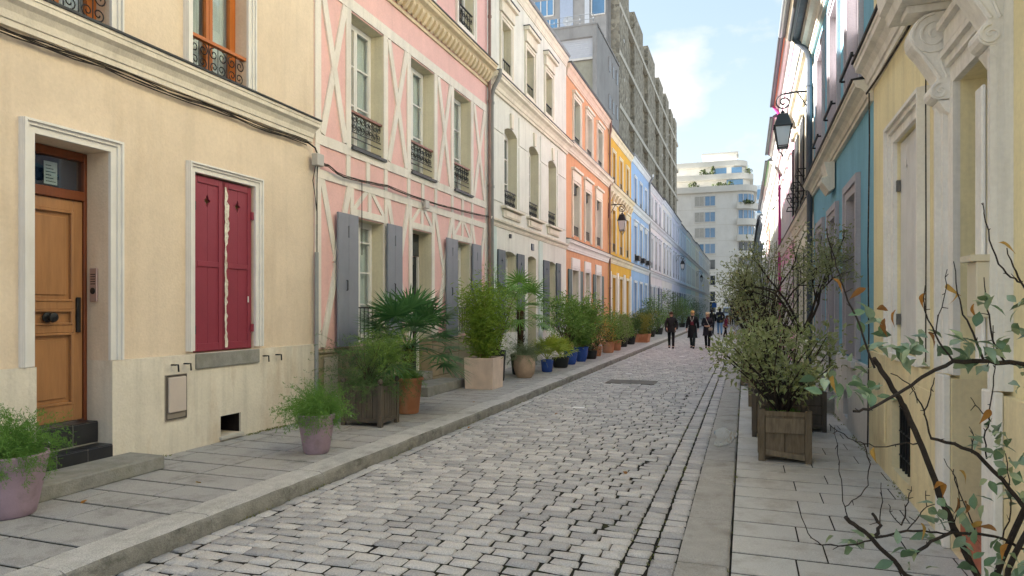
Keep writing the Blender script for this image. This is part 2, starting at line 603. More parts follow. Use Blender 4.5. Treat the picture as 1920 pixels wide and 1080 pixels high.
# pavements ------------------------------------------------------------
def sidewalk(name, x0, x1, z, smat, y0, ydet, course, lens, rng, gapx=0.012):
    base = MB()
    base.box(x0, x1, y0, YEND + 4, z - 0.10, z - 0.006)
    root = struct(base, name, MORTAR)
    far_ = MB(); far_.box(x0, x1, ydet + 0.004, YEND + 4, z - 0.005, z)
    far_.build('far_paving', smat, root)
    # slabs
    protos = []
    for k in range(5):
        mb = MB()
        t = 0.003
        rings = [[(-.5, -.5, -0.05), (.5, -.5, -0.05), (.5, .5, -0.05), (-.5, .5, -0.05)],
                 [(-.5, -.5, -t), (.5, -.5, -t), (.5, .5, -t), (-.5, .5, -t)],
                 [(-.5 + .006, -.5 + .009, 0), (.5 - .006, -.5 + .009, 0), (.5 - .006, .5 - .009, 0), (-.5 + .006, .5 - .009, 0)]]
        mb.loft(rings)
        ob = mb.build('paving_slab', smat)
        protos.append(ob.data)
        bpy.data.objects.remove(ob)
    yy, r = y0, 0
    while yy < ydet - course:
        c = course * rng.uniform(0.94, 1.06)
        xa = x0 + 0.004
        k = 0
        while xa < x1 - 0.02:
            w = lens * rng.uniform(0.75, 1.3)
            if k == 0 and r % 2: w *= 0.55
            if x1 - (xa + w) < 0.22: w = x1 - xa
            inst('paving_slab', protos[rng.randrange(5)], root, (xa + w / 2, yy + c / 2, z + rng.uniform(-0.0015, 0.0015)),
                 (rng.uniform(-0.003, 0.003), rng.uniform(-0.002, 0.002), 0), (w - gapx, c - 0.024, 1))
            xa += w
            k += 1
        yy += c
        r += 1
    e = MB(); e.box(x0 + 0.004, x1 - 0.004, yy, ydet + 0.004, z - 0.05, z - 0.001)
    e.build('paving_slab', smat, root)
    return root
pave_l = sidewalk('pavement_left', XL - 0.2, KL0 - 0.004, PZ, SLAB, 2.0, 24.0, 0.335, 0.62, G, 0.017)
pave_r = sidewalk('pavement_right', KR1 + 0.012, XR + 0.2, RZ, SLAB_R, 3.2, 24.0, 0.335, 0.74, G, 0.010)

def kerb(name, x0, x1, zt, zb, kmat, lens, bev, yto, fmat=None):
    root = MB(); root.box(x0 + .02, x1 - .02, 1.0, YEND + 4, zb, zt - 0.03)
    r = struct(root, name, kmat)
    yy = 1.6
    while yy < yto:
        l = lens * G.uniform(0.8, 1.25)
        mb = MB()
        # hand-worn arris: profile swept along the stone with a little wander
        n = 7
        rings = []
        for k in range(n):
            yk = yy + 0.004 + (l - 0.008) * k / (n - 1)
            jx, jz = G.uniform(-0.004, 0.004), G.uniform(-0.004, 0.004)
            end = 0.006 if k in (0, n - 1) else 0
            rings.append([(x0, yk, zb), (x1 + jx, yk, zb), (x1 + 0.006 + jx, yk, zt - bev * 1.3), (x1 - bev * 0.35 + jx - end, yk, zt - bev * 0.35 + jz - end),
                          (x1 - bev * 1.4, yk, zt + jz - end), (x0, yk, zt - end)])
        mb.loft(rings)
        ks = mb.build('kerb_stone', kmat, r, smooth=True)
        if fmat:
            ks.data.materials.append(fmat)
            for pg in ks.data.polygons:
                if pg.normal.x > .5: pg.material_index = 1
        yy += l
    return r
kerb('kerb_left', KL0, KL1, PZ + 0.004, -0.06, KERB, 1.15, 0.035, 100, mat('kerb_face_algae', '85827a', rough=.95, var=.25, scale=7, bump=.5, bscale=60, stain='3a3a33', stain_amt=.9, stain_scale=(2, 3, 6), speck=.2))
kerb('kerb_right', KR0, KR1, RZ + 0.004, -0.06, KERB_R, 0.85, 0.012, 60)

# a shallow puddle on the flush kerb and the slabs beside it
m = MB()
gw = random.Random(4)
def pool(cx, cy, rx, ry, z):
    pts = []
    for k in range(26):
        a = 2 * math.pi * k / 26
        f = 1 + .18 * math.sin(3 * a + 1) + .1 * math.sin(5 * a) + gw.uniform(-.05, .05)
        pts.append((cx + rx * f * math.cos(a), cy + ry * f * math.sin(a), z))
    m.poly(pts)
pool(-.24, 8.6, .13, .62, RZ + .0075)
pw = mat('wet_film', '77756f', rough=.03, var=.2, scale=4, bump=.015, bscale=5, spec=.6)
wo = struct(m, 'puddle', pw, normals=False)

# ================================================================== facade kit
def arc_pts(s0, s1, zc, rise, n=8):
    """points of a segmental arch from (s1, zc-rise) to (s0, zc-rise), crown at zc"""
    out = []
    for k in range(n + 1):
        t = -1 + 2.0 * k / n
        out.append((s1 + (s0 - s1) * k / n, zc - rise * t * t))
    return out

class House:
    def __init__(self, side, y0, y1, name, label, zbase=None):
        self.side, self.y0, self.y1 = side, y0, y1
        self.xw = XL if side == 'L' else XR
        sg = 1 if side == 'L' else -1
        xw = self.xw
        self.tf = lambda s, n, z: (xw + sg * n, s, z)
        self.zb = (PZ if side == 'L' else RZ) if zbase is None else zbase
        self.root = thing(name, label, 'house', (xw - sg * 3.0, (y0 + y1) / 2, self.zb))
        self.depth = 6.6
    def mb(self):
        return MB(self.tf)
    def part(self, m, name, material, parent=None, **kw):
        return m.build(name, material, parent or self.root, **kw)

    def wall(self, z0, z1, ops, material, n=0.0, reveal=0.24, name='wall', body=False, s0=None, s1=None, cap=False, parent=None, rmat=None):
        s0 = self.y0 + 0.004 if s0 is None else s0
        s1 = self.y1 - 0.004 if s1 is None else s1
        m = self.mb()
        S = sorted(set([s0, s1] + [min(max(v, s0), s1) for o in ops for v in (o[0], o[1])]))
        Z = sorted(set([z0, z1] + [min(max(v, z0), z1) for o in ops for v in (o[2], o[3])]))
        for a, b in zip(S[:-1], S[1:]):
            zz = []
            for c, d in zip(Z[:-1], Z[1:]):
                sm, zm = (a + b) / 2, (c + d) / 2
                if any(o[0] < sm < o[1] and o[2] < zm < o[3] for o in ops):
                    continue
                if zz and abs(zz[-1][1] - c) < 1e-9:
                    zz[-1][1] = d
                else:
                    zz.append([c, d])
            for c, d in zz:
                m.poly([(a, n, c), (b, n, c), (b, n, d), (a, n, d)])
        rms = []
        rm = m
        for o in ops:
            if rmat:
                rm = self.mb(); rms.append(rm)
            a, b, c, d = o[0], o[1], max(o[2], z0), min(o[3], z1)
            if d <= c: continue
            rise = o[4] if len(o) > 4 and o[3] <= z1 else 0
            rv = o[5] if len(o) > 5 else reveal
            q = -rv
            rm.poly([(a, n, c), (a, q, c), (a, q, d - rise), (a, n, d - rise)])
            rm.poly([(b, q, c), (b, n, c), (b, n, d - rise), (b, q, d - rise)])
            if o[2] >= z0: rm.poly([(a, n, c), (b, n, c), (b, q, c), (a, q, c)])
            if o[3] <= z1:
                if rise:
                    pts = arc_pts(a, b, d, rise)
                    for p, r in zip(pts[:-1], pts[1:]):
                        rm.poly([(p[0], n, p[1]), (r[0], n, r[1]), (r[0], q, r[1]), (p[0], q, p[1])])
                    h = len(pts) // 2
                    m.poly([(b, n, d)] + [(p[0], n, p[1]) for p in pts[:h + 1]][::1])
                    m.poly([(p[0], n, p[1]) for p in pts[h:]] + [(a, n, d)])
                else:
                    rm.poly([(a, q, d), (b, q, d), (b, n, d), (a, n, d)])
        if cap:
            cuts = sorted((o[0], o[1]) for o in ops if o[3] > z1)
            e0 = s0
            for (ca, cb) in cuts + [(s1, s1)]:
                if ca > e0: m.poly([(e0, n, z1), (ca, n, z1), (ca, 0, z1), (e0, 0, z1)])
                e0 = cb
            m.poly([(s0, n, z0), (s0, 0, z0), (s0, 0, z1), (s0, n, z1)])
            m.poly([(s1, n, z0), (s1, n, z1), (s1, 0, z1), (s1, 0, z0)])
        if body:
            D = -self.depth
            m.poly([(s0, 0, z0), (s0, D, z0), (s0, D, z1), (s0, 0, z1)])
            m.poly([(s1, 0, z0), (s1, 0, z1), (s1, D, z1), (s1, D, z0)])
            m.poly([(s0, D, z0), (s1, D, z0), (s1, D, z1), (s0, D, z1)])
        w = self.part(m, name, material, parent, normals=False)
        for rm in rms:
            if rm.v: self.part(rm, 'reveal', rmat, w, normals=False)
        return w

    def mould(self, prof, s0, s1, name, material, parent=None, **kw):
        """profile [(n, z)...] closed polygon swept along the front"""
        m = self.mb()
        m.prism([(s0, n, z) for n, z in prof], (s1 - s0, 0, 0))
        return self.part(m, name, material, parent, **kw)

    def surround(self, s0, s1, z0, z1, w, material, n=0.05, bottom=False, parent=None, steps=2, name='surround', base=0.0):
        m = self.mb()
        lay = [(0.0, w, base, base + n * 0.6)]
        if steps > 1: lay.append((w * 0.52, w * 0.98, base + n * 0.6, base + n))
        if steps > 2: lay.append((w * 0.78, w * 0.96, base + n, base + n * 1.45))
        for (i, o, na, nb) in lay:
            m.box(s0 - o, s0 - i, na, nb, z0, z1 + o)
            m.box(s1 + i, s1 + o, na, nb, z0, z1 + o)
            m.box(s0 - i, s1 + i, na, nb, z1 + i, z1 + o)
            if bottom:
                m.box(s0 - i, s1 + i, na, nb, z0, z0 + (o - i))
        return self.part(m, name, material, parent)

    def window(self, s0, s1, z0, z1, fm, gm=None, reveal=0.2, bars=(0.5,), leaves=2, rise=0.0, curtain=None, name='window', fw=0.05, panes=True, t=0.05):
        m = self.mb()
        a, b = -reveal - t, -reveal
        s0 += 0.002; s1 -= 0.002; z0 += 0.002; z1 -= 0.002
        m.box(s0, s0 + fw, a, b, z0, z1)
        m.box(s1 - fw, s1, a, b, z0, z1)
        m.box(s0 + fw, s1 - fw, a, b, z0, z0 + fw)
        m.box(s0 + fw, s1 - fw, a, b, z1 - fw - rise * 0.8, z1)
        cell = (s1 - s0 - 2 * fw) / leaves
        zt = z1 - fw - rise * 0.8
        lw = fw * 0.8
        for k in range(leaves):
            c0 = s0 + fw + cell * k + 0.003
            c1 = c0 + cell - 0.006
            n1, n0 = b + 0.012, a + 0.01
            m.box(c0, c0 + lw, n0, n1, z0 + fw + .003, zt - .003)
            m.box(c1 - lw, c1, n0, n1, z0 + fw + .003, zt - .003)
            m.box(c0 + lw, c1 - lw, n0, n1, z0 + fw + .003, z0 + fw + lw * 1.5)
            m.box(c0 + lw, c1 - lw, n0, n1, zt - lw, zt - .003)
            for f in bars:
                zc = z0 + fw + (zt - z0 - fw) * f
                m.box(c0 + lw, c1 - lw, n0 + .004, n1 - .004, zc - lw * 0.3, zc + lw * 0.3)
        w = self.part(m, name, fm)
        if panes:
            for k in range(leaves):
                c0 = s0 + fw + cell * k + 0.004 + lw
                c1 = s0 + fw + cell * (k + 1) - 0.004 - lw
                p = self.mb()
                zs = [z0 + fw + lw * 1.5] + [z0 + fw + (zt - z0 - fw) * f for f in bars] + [zt - lw]
                mid = (a + b) / 2
                p.box(c0, c1, mid - .004, mid + .004, zs[0], zs[-1])
                self.part(p, 'pane', gm or GLASS, w)
        if curtain:
            c = self.mb()
            for (ca, cb) in curtain:
                n = 22
                x0, x1 = s0 + (s1 - s0) * ca, s0 + (s1 - s0) * cb
                pts = [(x0 + (x1 - x0) * k / n, a - 0.035 + 0.014 * math.sin(k * 1.9)) for k in range(n + 1)]
                for p, q in zip(pts[:-1], pts[1:]):
                    c.poly([(p[0], p[1], z0 + .03), (q[0], q[1], z0 + .03), (q[0], q[1], z1 - .05), (p[0], p[1], z1 - .05)])
            self.part(c, 'curtain', CURTAIN, w, smooth=True, normals=False)
        return w

    def spiral(self, m, sc, zc, r0, r1, turns, n, rad_, a0=0.0, dirn=1, steps=16, seg=4):
        pts = []
        for k in range(steps + 1):
            f = k / steps
            a = a0 + dirn * turns * 2 * math.pi * f
            r = r0 + (r1 - r0) * f
            pts.append((sc + r * math.cos(a), n, zc + r * math.sin(a)))
        m.tube(pts, rad_, seg)

    def railing(self, s0, s1, z0, z1, parent, style='scroll', n=-0.05, rail_mat=None, r=0.008, lo=0.0):
        m = self.mb()
        top = self.mb()
        if rail_mat:
            top.box(s0, s1, n - .03, n + .03, z1 - .035, z1)
        else:
            top.box(s0, s1, n - .018, n + .018, z1 - .022, z1)
        m.box(s0, s1, n - .010, n + .010, z0 + lo, z0 + lo + .016)
        zt = z1 - 0.035
        if style == 'scroll':
            k = max(2, int(round((s1 - s0) / 0.24)))
            m.box(s0, s1, n - .008, n + .008, zt - 0.28, zt - 0.268) if zt - z0 > 0.42 else None
            w = (s1 - s0) / k
            zb = zt - 0.26 if zt - z0 > 0.42 else z0 + 0.02
            zc = (zt + zb) / 2
            hh = (zt - zb) / 2
            for i in range(k):
                c = s0 + w * (i + .5)
                self.spiral(m, c - w * .23, zc + hh * .42, w * .25, w * .05, 1.3, n, r, math.pi * .5, 1)
                self.spiral(m, c + w * .23, zc + hh * .42, w * .25, w * .05, 1.3, n, r, math.pi * .5, -1)
                self.spiral(m, c - w * .2, zc - hh * .5, w * .22, w * .05, 1.25, n, r, -math.pi * .5, -1)
                self.spiral(m, c + w * .2, zc - hh * .5, w * .22, w * .05, 1.25, n, r, -math.pi * .5, 1)
                m.tube([(c, n, zb), (c, n, zt)], r, 4)
                m.tube([(c - w * .5, n, zb), (c - w * .5, n, zt)], r * .9, 4)
            if zt - z0 > 0.42:
                m.box(s0, s1, n - .008, n + .008, z0 + lo + .12, z0 + lo + .132)
        elif style == 'bars':
            k = max(3, int((s1 - s0) / 0.11))
            for i in range(k + 1):
                c = s0 + .01 + (s1 - s0 - .02) * i / k
                m.tube([(c, n, z0 + lo), (c, n, z1 - .02)], r, 4)
        o = self.part(m, 'railing', IRON, parent)
        self.part(top, 'hand_rail', rail_mat or IRON, parent)
        return o

    def shutter(self, s0, s1, z0, z1, material, n=0.02, t=0.035, hole='slot', louvre=False, name='shutter', rise=0.0):
        m = self.mb()
        sc, zc = (s0 + s1) / 2, z1 - 0.26
        if hole == 'slot':
            hw, hh = 0.014, 0.085
            Lc = [(sc - hw, zc - hh), (sc - hw, zc + hh)]
            Rc = [(sc + hw, zc - hh), (sc + hw, zc + hh)]
        elif hole == 'diamond':
            hw, hh = 0.045, 0.075
            Lc = [(sc, zc - hh), (sc - hw * .45, zc - hh * .3), (sc - hw, zc), (sc - hw * .45, zc + hh * .3), (sc, zc + hh)]
            Rc = [(2 * sc - p[0], p[1]) for p in Lc]
        if hole:
            for side, ch in ((s0, Lc), (s1, Rc)):
                pts = [(side, z0), (sc, z0)] + [(sc, ch[0][1])] * (ch[0][0] != sc) + list(ch) + [(sc, ch[-1][1])] * (ch[-1][0] != sc) + [(sc, z1), (side, z1)]
                m.prism([(p[0], n, p[1]) for p in pts], (0, t, 0))
        else:
            m.box(s0, s1, n, n + t, z0, z1)
        o = self.part(m, name, material, bevel=0.004)
        return o

    def cornice(self, z0, z1, n, material, s0=None, s1=None, name='cornice', cap=None, parent=None):
        s0 = self.y0 + .002 if s0 is None else s0
        s1 = self.y1 - .002 if s1 is None else s1
        h = z1 - z0
        prof = [(0, z0), (n * .22, z0), (n * .25, z0 + h * .18), (n * .34, z0 + h * .2), (n * .42, z0 + h * .42), (n * .62, z0 + h * .6), (n * .9, z0 + h * .7),
                (n * .93, z0 + h * .86), (n, z0 + h * .88), (n, z1), (0, z1)]
        o = self.mould(prof, s0, s1, name, material, parent)
        if cap:
            self.mould([(0, z1 + .001), (n + .02, z1 + .001), (n + .025, z1 + .018), (0, z1 + .05)], s0 - .003, s1 + .003, 'flashing', cap, o)
        return o

    def roof(self, ze, over=0.10, rise=2.3, material=None, gutter=ZINC, chimney=None, chmat=None, soffit=None):
        D = self.depth
        s0, s1 = self.y0 + .003, self.y1 - .003
        m = self.mb()
        rid = D / 2
        m.prism([(s0, over, ze), (s0, over, ze + .07), (s0, -rid, ze + rise), (s0, -D, ze + .07), (s0, -D, ze)], (s1 - s0, 0, 0))
        r = self.part(m, 'roof', material or SLATE)
        if soffit:
            self.mould([(0.001, ze - .03), (over - .04, ze - .03), (over - .04, ze - .002), (0.001, ze - .002)], s0, s1, 'soffit', soffit, r)
        g = self.mb()
        prof = [(over + .002 + .055 * (1 - math.cos(t)), ze + .05 - .07 * math.sin(t)) for t in [math.pi * k / 6 for k in range(7)]]
        g.prism([(s0 + .02, p[0], p[1]) for p in prof], (s1 - s0 - .04, 0, 0))
        self.part(g, 'gutter', gutter, r)
        if chimney:
            c = self.mb()
            cs = s1 - .5
            c.box(cs - .35, cs + .35, -rid - .9, -rid + .9, ze + rise - .9, ze + rise + 1.0)
            ch = self.part(c, 'chimney', chmat or CREAMTRIM, r)
            for k in range(4):
                p = self.mb()
                q = self.tf(cs, -rid - .6 + .4 * k, 0)
                p2 = MB(); p2.lathe(q[0], q[1], [(.10, ze + rise + 1.0), (.12, ze + rise + 1.05), (.085, ze + rise + 1.4), (.10, ze + rise + 1.42)], 10)
                p2.build('chimney_pot', TERRACOTTA, ch, smooth=True)
        return r

    def downpipe(self, s, z0, z1, material, n=0.08, r=0.05, name='downpipe', over=0.3):
        m = self.mb()
        m.tube([(s, over, z1 + .25), (s, over, z1 + .1), (s, n + .05, z1 - .15), (s, n, z1 - .35), (s, n, (z0 + z1) / 2), (s, n, z0)], r, 8)
        z = z0 + .4
        while z < z1 - .5:
            m.lathe_s = None
            m.tube([(s, n, z), (s, n, z + .05)], r + .012, 8)
            z += 1.9
        return self.part(m, name, material, smooth=True)

    def sill(self, s0, s1, z, material, n=0.09, h=0.07, parent=None, name='sill'):
        m = self.mb()
        m.box(s0, s1, -0.2, n, z - h, z - .002)
        return self.part(m, name, material, parent, bevel=0.006)

    def lantern(self, s, z, arm, label, name='wall_lantern', group='wrought iron street lanterns on the facades'):
        """lantern hanging from a scrolled wall bracket; s = position along the street, z = height of the arm"""
        W = self.tf(s, 0, z)
        sg = 1 if self.side == 'L' else -1
        root = thing(name, label, 'street lamp', (W[0] + sg * .03, W[1], z), group)
        m = self.mb()
        m.box(s - .04, s + .04, 0.005, 0.03, z - .55, z + .1)
        m.tube([(s, .03, z), (s, arm * .5, z + .02), (s, arm * .85, z)], .02, 6)
        # scroll at the end
        pts = []
        for k in range(26):
            f = k / 25.0
            a = math.pi * .5 - f * 2 * math.pi * 1.6
            rr = .17 - .135 * f
            pts.append((s, arm * .85 + rr * math.cos(a) * 1.0, z - .17 + rr * math.sin(a)))
        m.tube(pts, .016, 6)
        m.tube([(s, arm * .45, z), (s, .03, z - .45)], .013, 5)
        m.build('bracket', IRON, root, smooth=True)
        nc = arm * .85 + .02
        zc = z - .34
        h = self.mb()
        h.tube([(s, nc + .02, z - .30), (s, nc, zc - .06)], .012, 5)
        h.build('hook', IRON, root)
        c = self.tf(s, nc, 0)
        cx, cy = c[0], c[1]
        def sq(m2, prof):
            m2.loft([[(cx + r, cy + r, zz), (cx - r, cy + r, zz), (cx - r, cy - r, zz), (cx + r, cy - r, zz)] for r, zz in prof])
        zt = zc - .08
        l = MB()
        l.lathe(cx, cy, [(.015, zt + .08), (.05, zt + .04), (.03, zt + .02), (.06, zt)], 10)
        sq(l, [(.085, zt), (.10, zt - .015), (.165, zt - .24), (.185, zt - .245), (.185, zt - .275), (.16, zt - .277)])
        hood = l.build('hood', IRON, root, bevel=.004)
        z2, z3 = zt - .277, zt - .70
        r2, r3 = .155, .095
        fr = MB()
        for (a, b) in ((1, 1), (-1, 1), (-1, -1), (1, -1)):
            fr.tube([(cx + a * r2, cy + b * r2, z2), (cx + a * r3, cy + b * r3, z3)], .011, 4)
        for (rr, zz) in ((r3, z3), (r3 + (r2 - r3) * .08, z3 + .035)):
            pts = [(cx + rr, cy + rr, zz), (cx - rr, cy + rr, zz), (cx - rr, cy - rr, zz), (cx + rr, cy - rr, zz), (cx + rr, cy + rr, zz)]
            for p, q in zip(pts[:-1], pts[1:]):
                fr.tube([p, q], .010, 4)
        for (a, b) in ((1, 1), (-1, 1), (-1, -1), (1, -1)):
            fr.tube([(cx + a * r3, cy + b * r3, z3), (cx + a * r3 * .75, cy + b * r3 * .75, z3 - .06), (cx, cy, z3 - .15)], .009, 4)
        fr.lathe(cx, cy, [(.004, z3 - .19), (.02, z3 - .165), (.012, z3 - .14)], 8)
        fr.build('cage', IRON, root)
        for (ax, ay, bx, by) in ((1, 1, -1, 1), (-1, 1, -1, -1), (-1, -1, 1, -1), (1, -1, 1, 1)):
            g = MB()
            A = (cx + ax * r2 * .97, cy + ay * r2 * .97, z2); B = (cx + bx * r2 * .97, cy + by * r2 * .97, z2)
            Cc = (cx + bx * r3 * .97, cy + by * r3 * .97, z3); Dd = (cx + ax * r3 * .97, cy + ay * r3 * .97, z3)
            g.prism([A, B, Cc, Dd], ((ax + bx) * -.0015, (ay + by) * -.0015, 0))
            g.build('pane', FROST, root)
        return root

FROST = mat('frosted_glass', 'e9ebec', rough=0.35, var=0.04, bump=0.05, spec=0.5, translucent=0.5)

# ================================================================== left row
# ---------------------------------------------------------------- 1 cream house
CW = plaster('cream_plaster', 'e0caad', stain='c0a27a', amt=0.5, sat=.8, streak=.1)
CP = plaster('cream_plinth', 'e0d5c0', stain='b08a52', amt=0.6, var=0.1, sat=.8)
CREV = plaster('grey_reveal', 'cfc6bb', stain='9a8f84', amt=0.2)
OAK = mat('oak_varnish', 'aa7540', rough=0.38, sat=.85, var=0.16, scale=3.0, bump=0.08, bscale=25, stretch=(6, 6, 0.7), spec=0.45, coat=0.15, k=0.95)
DARKOAK = mat('dark_oak', '6f3a1e', rough=0.4, var=0.2, scale=3.0, bump=0.08, stretch=(6, 6, 0.7), spec=0.4)
ORANGEWOOD = mat('orange_wood', 'b06427', rough=0.4, var=0.12, scale=3, bump=0.06, stretch=(6, 6, 0.7), spec=0.4)
BLACKTILE = mat('black_tile', '2b2b2e', rough=0.35, var=0.2, scale=6, bump=0.05, spec=0.5)
GROUT = mat('grout', 'a9a69f', rough=0.95, var=0.1)
REDP = paint('red_shutter_paint', '8e3a48', rough=0.45, stain='7d3040', stain_amt=0.4)
STONE = mat('grey_stone', '9c9a93', rough=0.9, var=0.2, scale=8, bump=0.4, bscale=70, stain='6a6a52', stain_amt=0.45, stain_scale=(2, 2, 2), k=0.8)

h = House('L', 0.6, 7.62, 'cream_house', 'cream plastered house with oak door and closed dark red shutters, nearest on the left')
DO = (3.85, 4.54, 0.30, 3.03, 0, 0.40)
SO = (5.53, 6.45, 1.12, 3.04)
W1 = (3.72, 4.55, 4.10, 6.05)
W2 = (5.50, 6.33, 4.10, 6.05)
h.wall(1.12, 9.5, [DO, SO, W1, W2, (2.0, 2.8, 4.1, 6.05), (2.0, 2.85, 7.2, 8.5), (3.75, 4.55, 7.2, 8.5), (5.5, 6.3, 7.2, 8.5)], CW, reveal=0.26, body=True)
pl = h.wall(0.0, 1.12, [(DO[0], DO[1], 0.0, 3.0, 0, 0.40), (5.87, 6.18, 0.19, 0.41, 0, .3)], CP, n=0.05, reveal=0.30, name='plinth', cap=True)
# white door surround, built in three steps
h.surround(DO[0], DO[1], 1.124, DO[3], 0.11, WHITE, n=0.05, steps=3, name='door_surround')
h.surround(SO[0], SO[1], 1.15, SO[3], 0.10, WHITE, n=0.05, steps=3, name='shutter_surround')
m = h.mb(); m.box(SO[0] - .02, SO[1] + .02, -0.1, 0.075, 0.96, 1.119); h.part(m, 'stone_sill', STONE, bevel=.006)
# door
def panel_door(h, s0, s1, z0, z1, n, wood, rails, name='door', pw=0.09):
    """rails: z ranges of recessed panels as fractions"""
    m = h.mb()
    m.box(s0, s0 + pw, n - .05, n, z0, z1)
    m.box(s1 - pw, s1, n - .05, n, z0, z1)
    zs = [z0] + [z0 + (z1 - z0) * f for pr in rails for f in pr] + [z1]
    for a, b in zip(zs[0::2], zs[1::2]):
        m.box(s0 + pw, s1 - pw, n - .05, n, a, b)
    d = h.part(m, name, wood, bevel=.004)
    for (fa, fb) in rails:
        a, b = z0 + (z1 - z0) * fa, z0 + (z1 - z0) * fb
        p = h.mb()
        q = .022
        sa, sb = s0 + pw, s1 - pw
        p.box(sa, sb, n - .045, n - .028, a, b)
        # moulding
        for (x0, x1, y0_, y1_) in ((sa, sa + q, a, b), (sb - q, sb, a, b), (sa + q, sb - q, a, a + q), (sa + q, sb - q, b - q, b)):
            p.box(x0, x1, n - .0278, n + .010, y0_, y1_)
        if fb - fa > .15:
            p.box(sa + .06, sb - .06, n - .0278, n - .014, a + .06, b - .06)
        h.part(p, 'door_panel', wood, d, bevel=.004)
    return d
zd0, zd1 = 0.58, 2.58
dn = -0.28
d = panel_door(h, DO[0] + .06, DO[1] - .035, zd0, zd1, dn, OAK, ((.075, .40), (.435, .505), (.54, .95)))
m = h.mb()
sk = (DO[0] + DO[1]) / 2 - .02
c = h.tf(sk, dn, 0)
kz = zd0 + .47 * (zd1 - zd0)
kn = MB()
for k, (r_, x_) in enumerate(((.045, .005), (.045, .012), (.018, .02), (.018, .045), (.04, .055), (.045, .075), (.03, .095))):
    pass
kn.loft([[(c[0] + x_, c[1] + r_ * math.cos(a), kz + r_ * math.sin(a)) for a in [2 * math.pi * q / 14 for q in range(14)]]
         for r_, x_ in ((.046, .002), (.046, .012), (.018, .02), (.018, .045), (.038, .05), (.046, .07), (.04, .088), (.02, .096))])
kn.build('knob', IRON, d, smooth=True)
m = h.mb(); m.box(DO[1] - .105, DO[1] - .07, dn + .001, dn + .03, zd0 + .80, zd0 + 1.12); h.part(m, 'pull_handle', IRON, d, bevel=.004)
fr = h.mb()
fr.box(DO[0] + .002, DO[0] + .058, dn - .08, dn + .02, 0.56, 3.025)
fr.box(DO[1] - .033, DO[1] - .002, dn - .08, dn + .02, 0.56, 3.025)
fr.box(DO[0] + .06, DO[1] - .034, dn - .08, dn + .03, 2.585, 2.67)
fr.box(DO[0] + .06, DO[1] - .034, dn - .08, dn + .019, 2.95, 3.025)
h.part(fr, 'door_frame', DARKOAK, bevel=.004)
m = h.mb(); m.box(DO[0] + .06, DO[1] - .034, dn - .03, dn - .02, 2.672, 2.948)
tr = h.part(m, 'transom_pane', GLASS)
m = h.mb(); m.box(4.17, 4.29, dn - .036, dn - .032, 2.70, 2.90); h.part(m, 'notice', paint('paper', 'dfe3e6', rough=.8), tr)
m = h.mb()
for k in range(6): m.box(4.185, 4.275 - .02 * (k % 3), dn - .0318, dn - .0312, 2.72 + .028 * k, 2.728 + .028 * k)
h.part(m, 'print', paint('ink', '55606a', rough=.9), tr)
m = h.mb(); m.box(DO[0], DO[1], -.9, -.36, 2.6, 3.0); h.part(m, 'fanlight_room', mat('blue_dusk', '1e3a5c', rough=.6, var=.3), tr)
# two black tiled steps inside the opening, each tile its own piece
st = h.mb()
st.box(DO[0] + .002, DO[1] - .002, -.36, -0.13, PZ, 0.56)
st.box(DO[0] + .002, DO[1] - .002, -.128, 0.052, PZ, 0.36)
stp = h.part(st, 'doorstep', GROUT)
for (n1, n0, za, zb) in ((-.1275, -.13, .375, .555), (.055, .05, .15, .355)):
    for k in range(3):
        a = DO[0] + .01 + .28 * k - .12
        b = min(a + .272, DO[1] - .004); a = max(a, DO[0] + .006)
        m = h.mb(); m.box(a, b, n0 + .001, n1 + .006, za, zb); h.part(m, 'tile', BLACKTILE, stp, bevel=.002)
for (na, nb, zt) in ((-.30, -.125, .565), (-.118, .058, .365)):
    for k in range(3):
        a = DO[0] + .01 + .28 * k - .12
        b = min(a + .272, DO[1] - .004); a = max(a, DO[0] + .006)
        m = h.mb(); m.box(a, b, na, nb, zt - .008, zt); h.part(m, 'tile', BLACKTILE, stp, bevel=.002)
# intercom on the reveal
m = h.mb(); m.box(DO[1] - .022, DO[1] - .001, -.21, -.12, 1.66, 1.97)
ic = h.part(m, 'intercom', mat('brushed_bronze', 'b09a94', rough=.4, metal=.5, var=.1), bevel=.004)
m = h.mb(); c = h.tf(DO[1] - .022, -.165, 1.76)
m2 = MB(); m2.loft([[(c[0] + r_ * math.cos(a), c[1] - x_, c[2] + r_ * math.sin(a)) for a in [2 * math.pi * q / 12 for q in range(12)]] for r_, x_ in ((.03, .0005), (.03, .006), (.02, .008))])
m2.build('button', IRON, ic)
m = h.mb()
for k in range(5): m.box(DO[1] - .0235, DO[1] - .0222, -.195, -.135, 1.82 + .022 * k, 1.828 + .022 * k)
h.part(m, 'speaker_slots', IRON, ic)
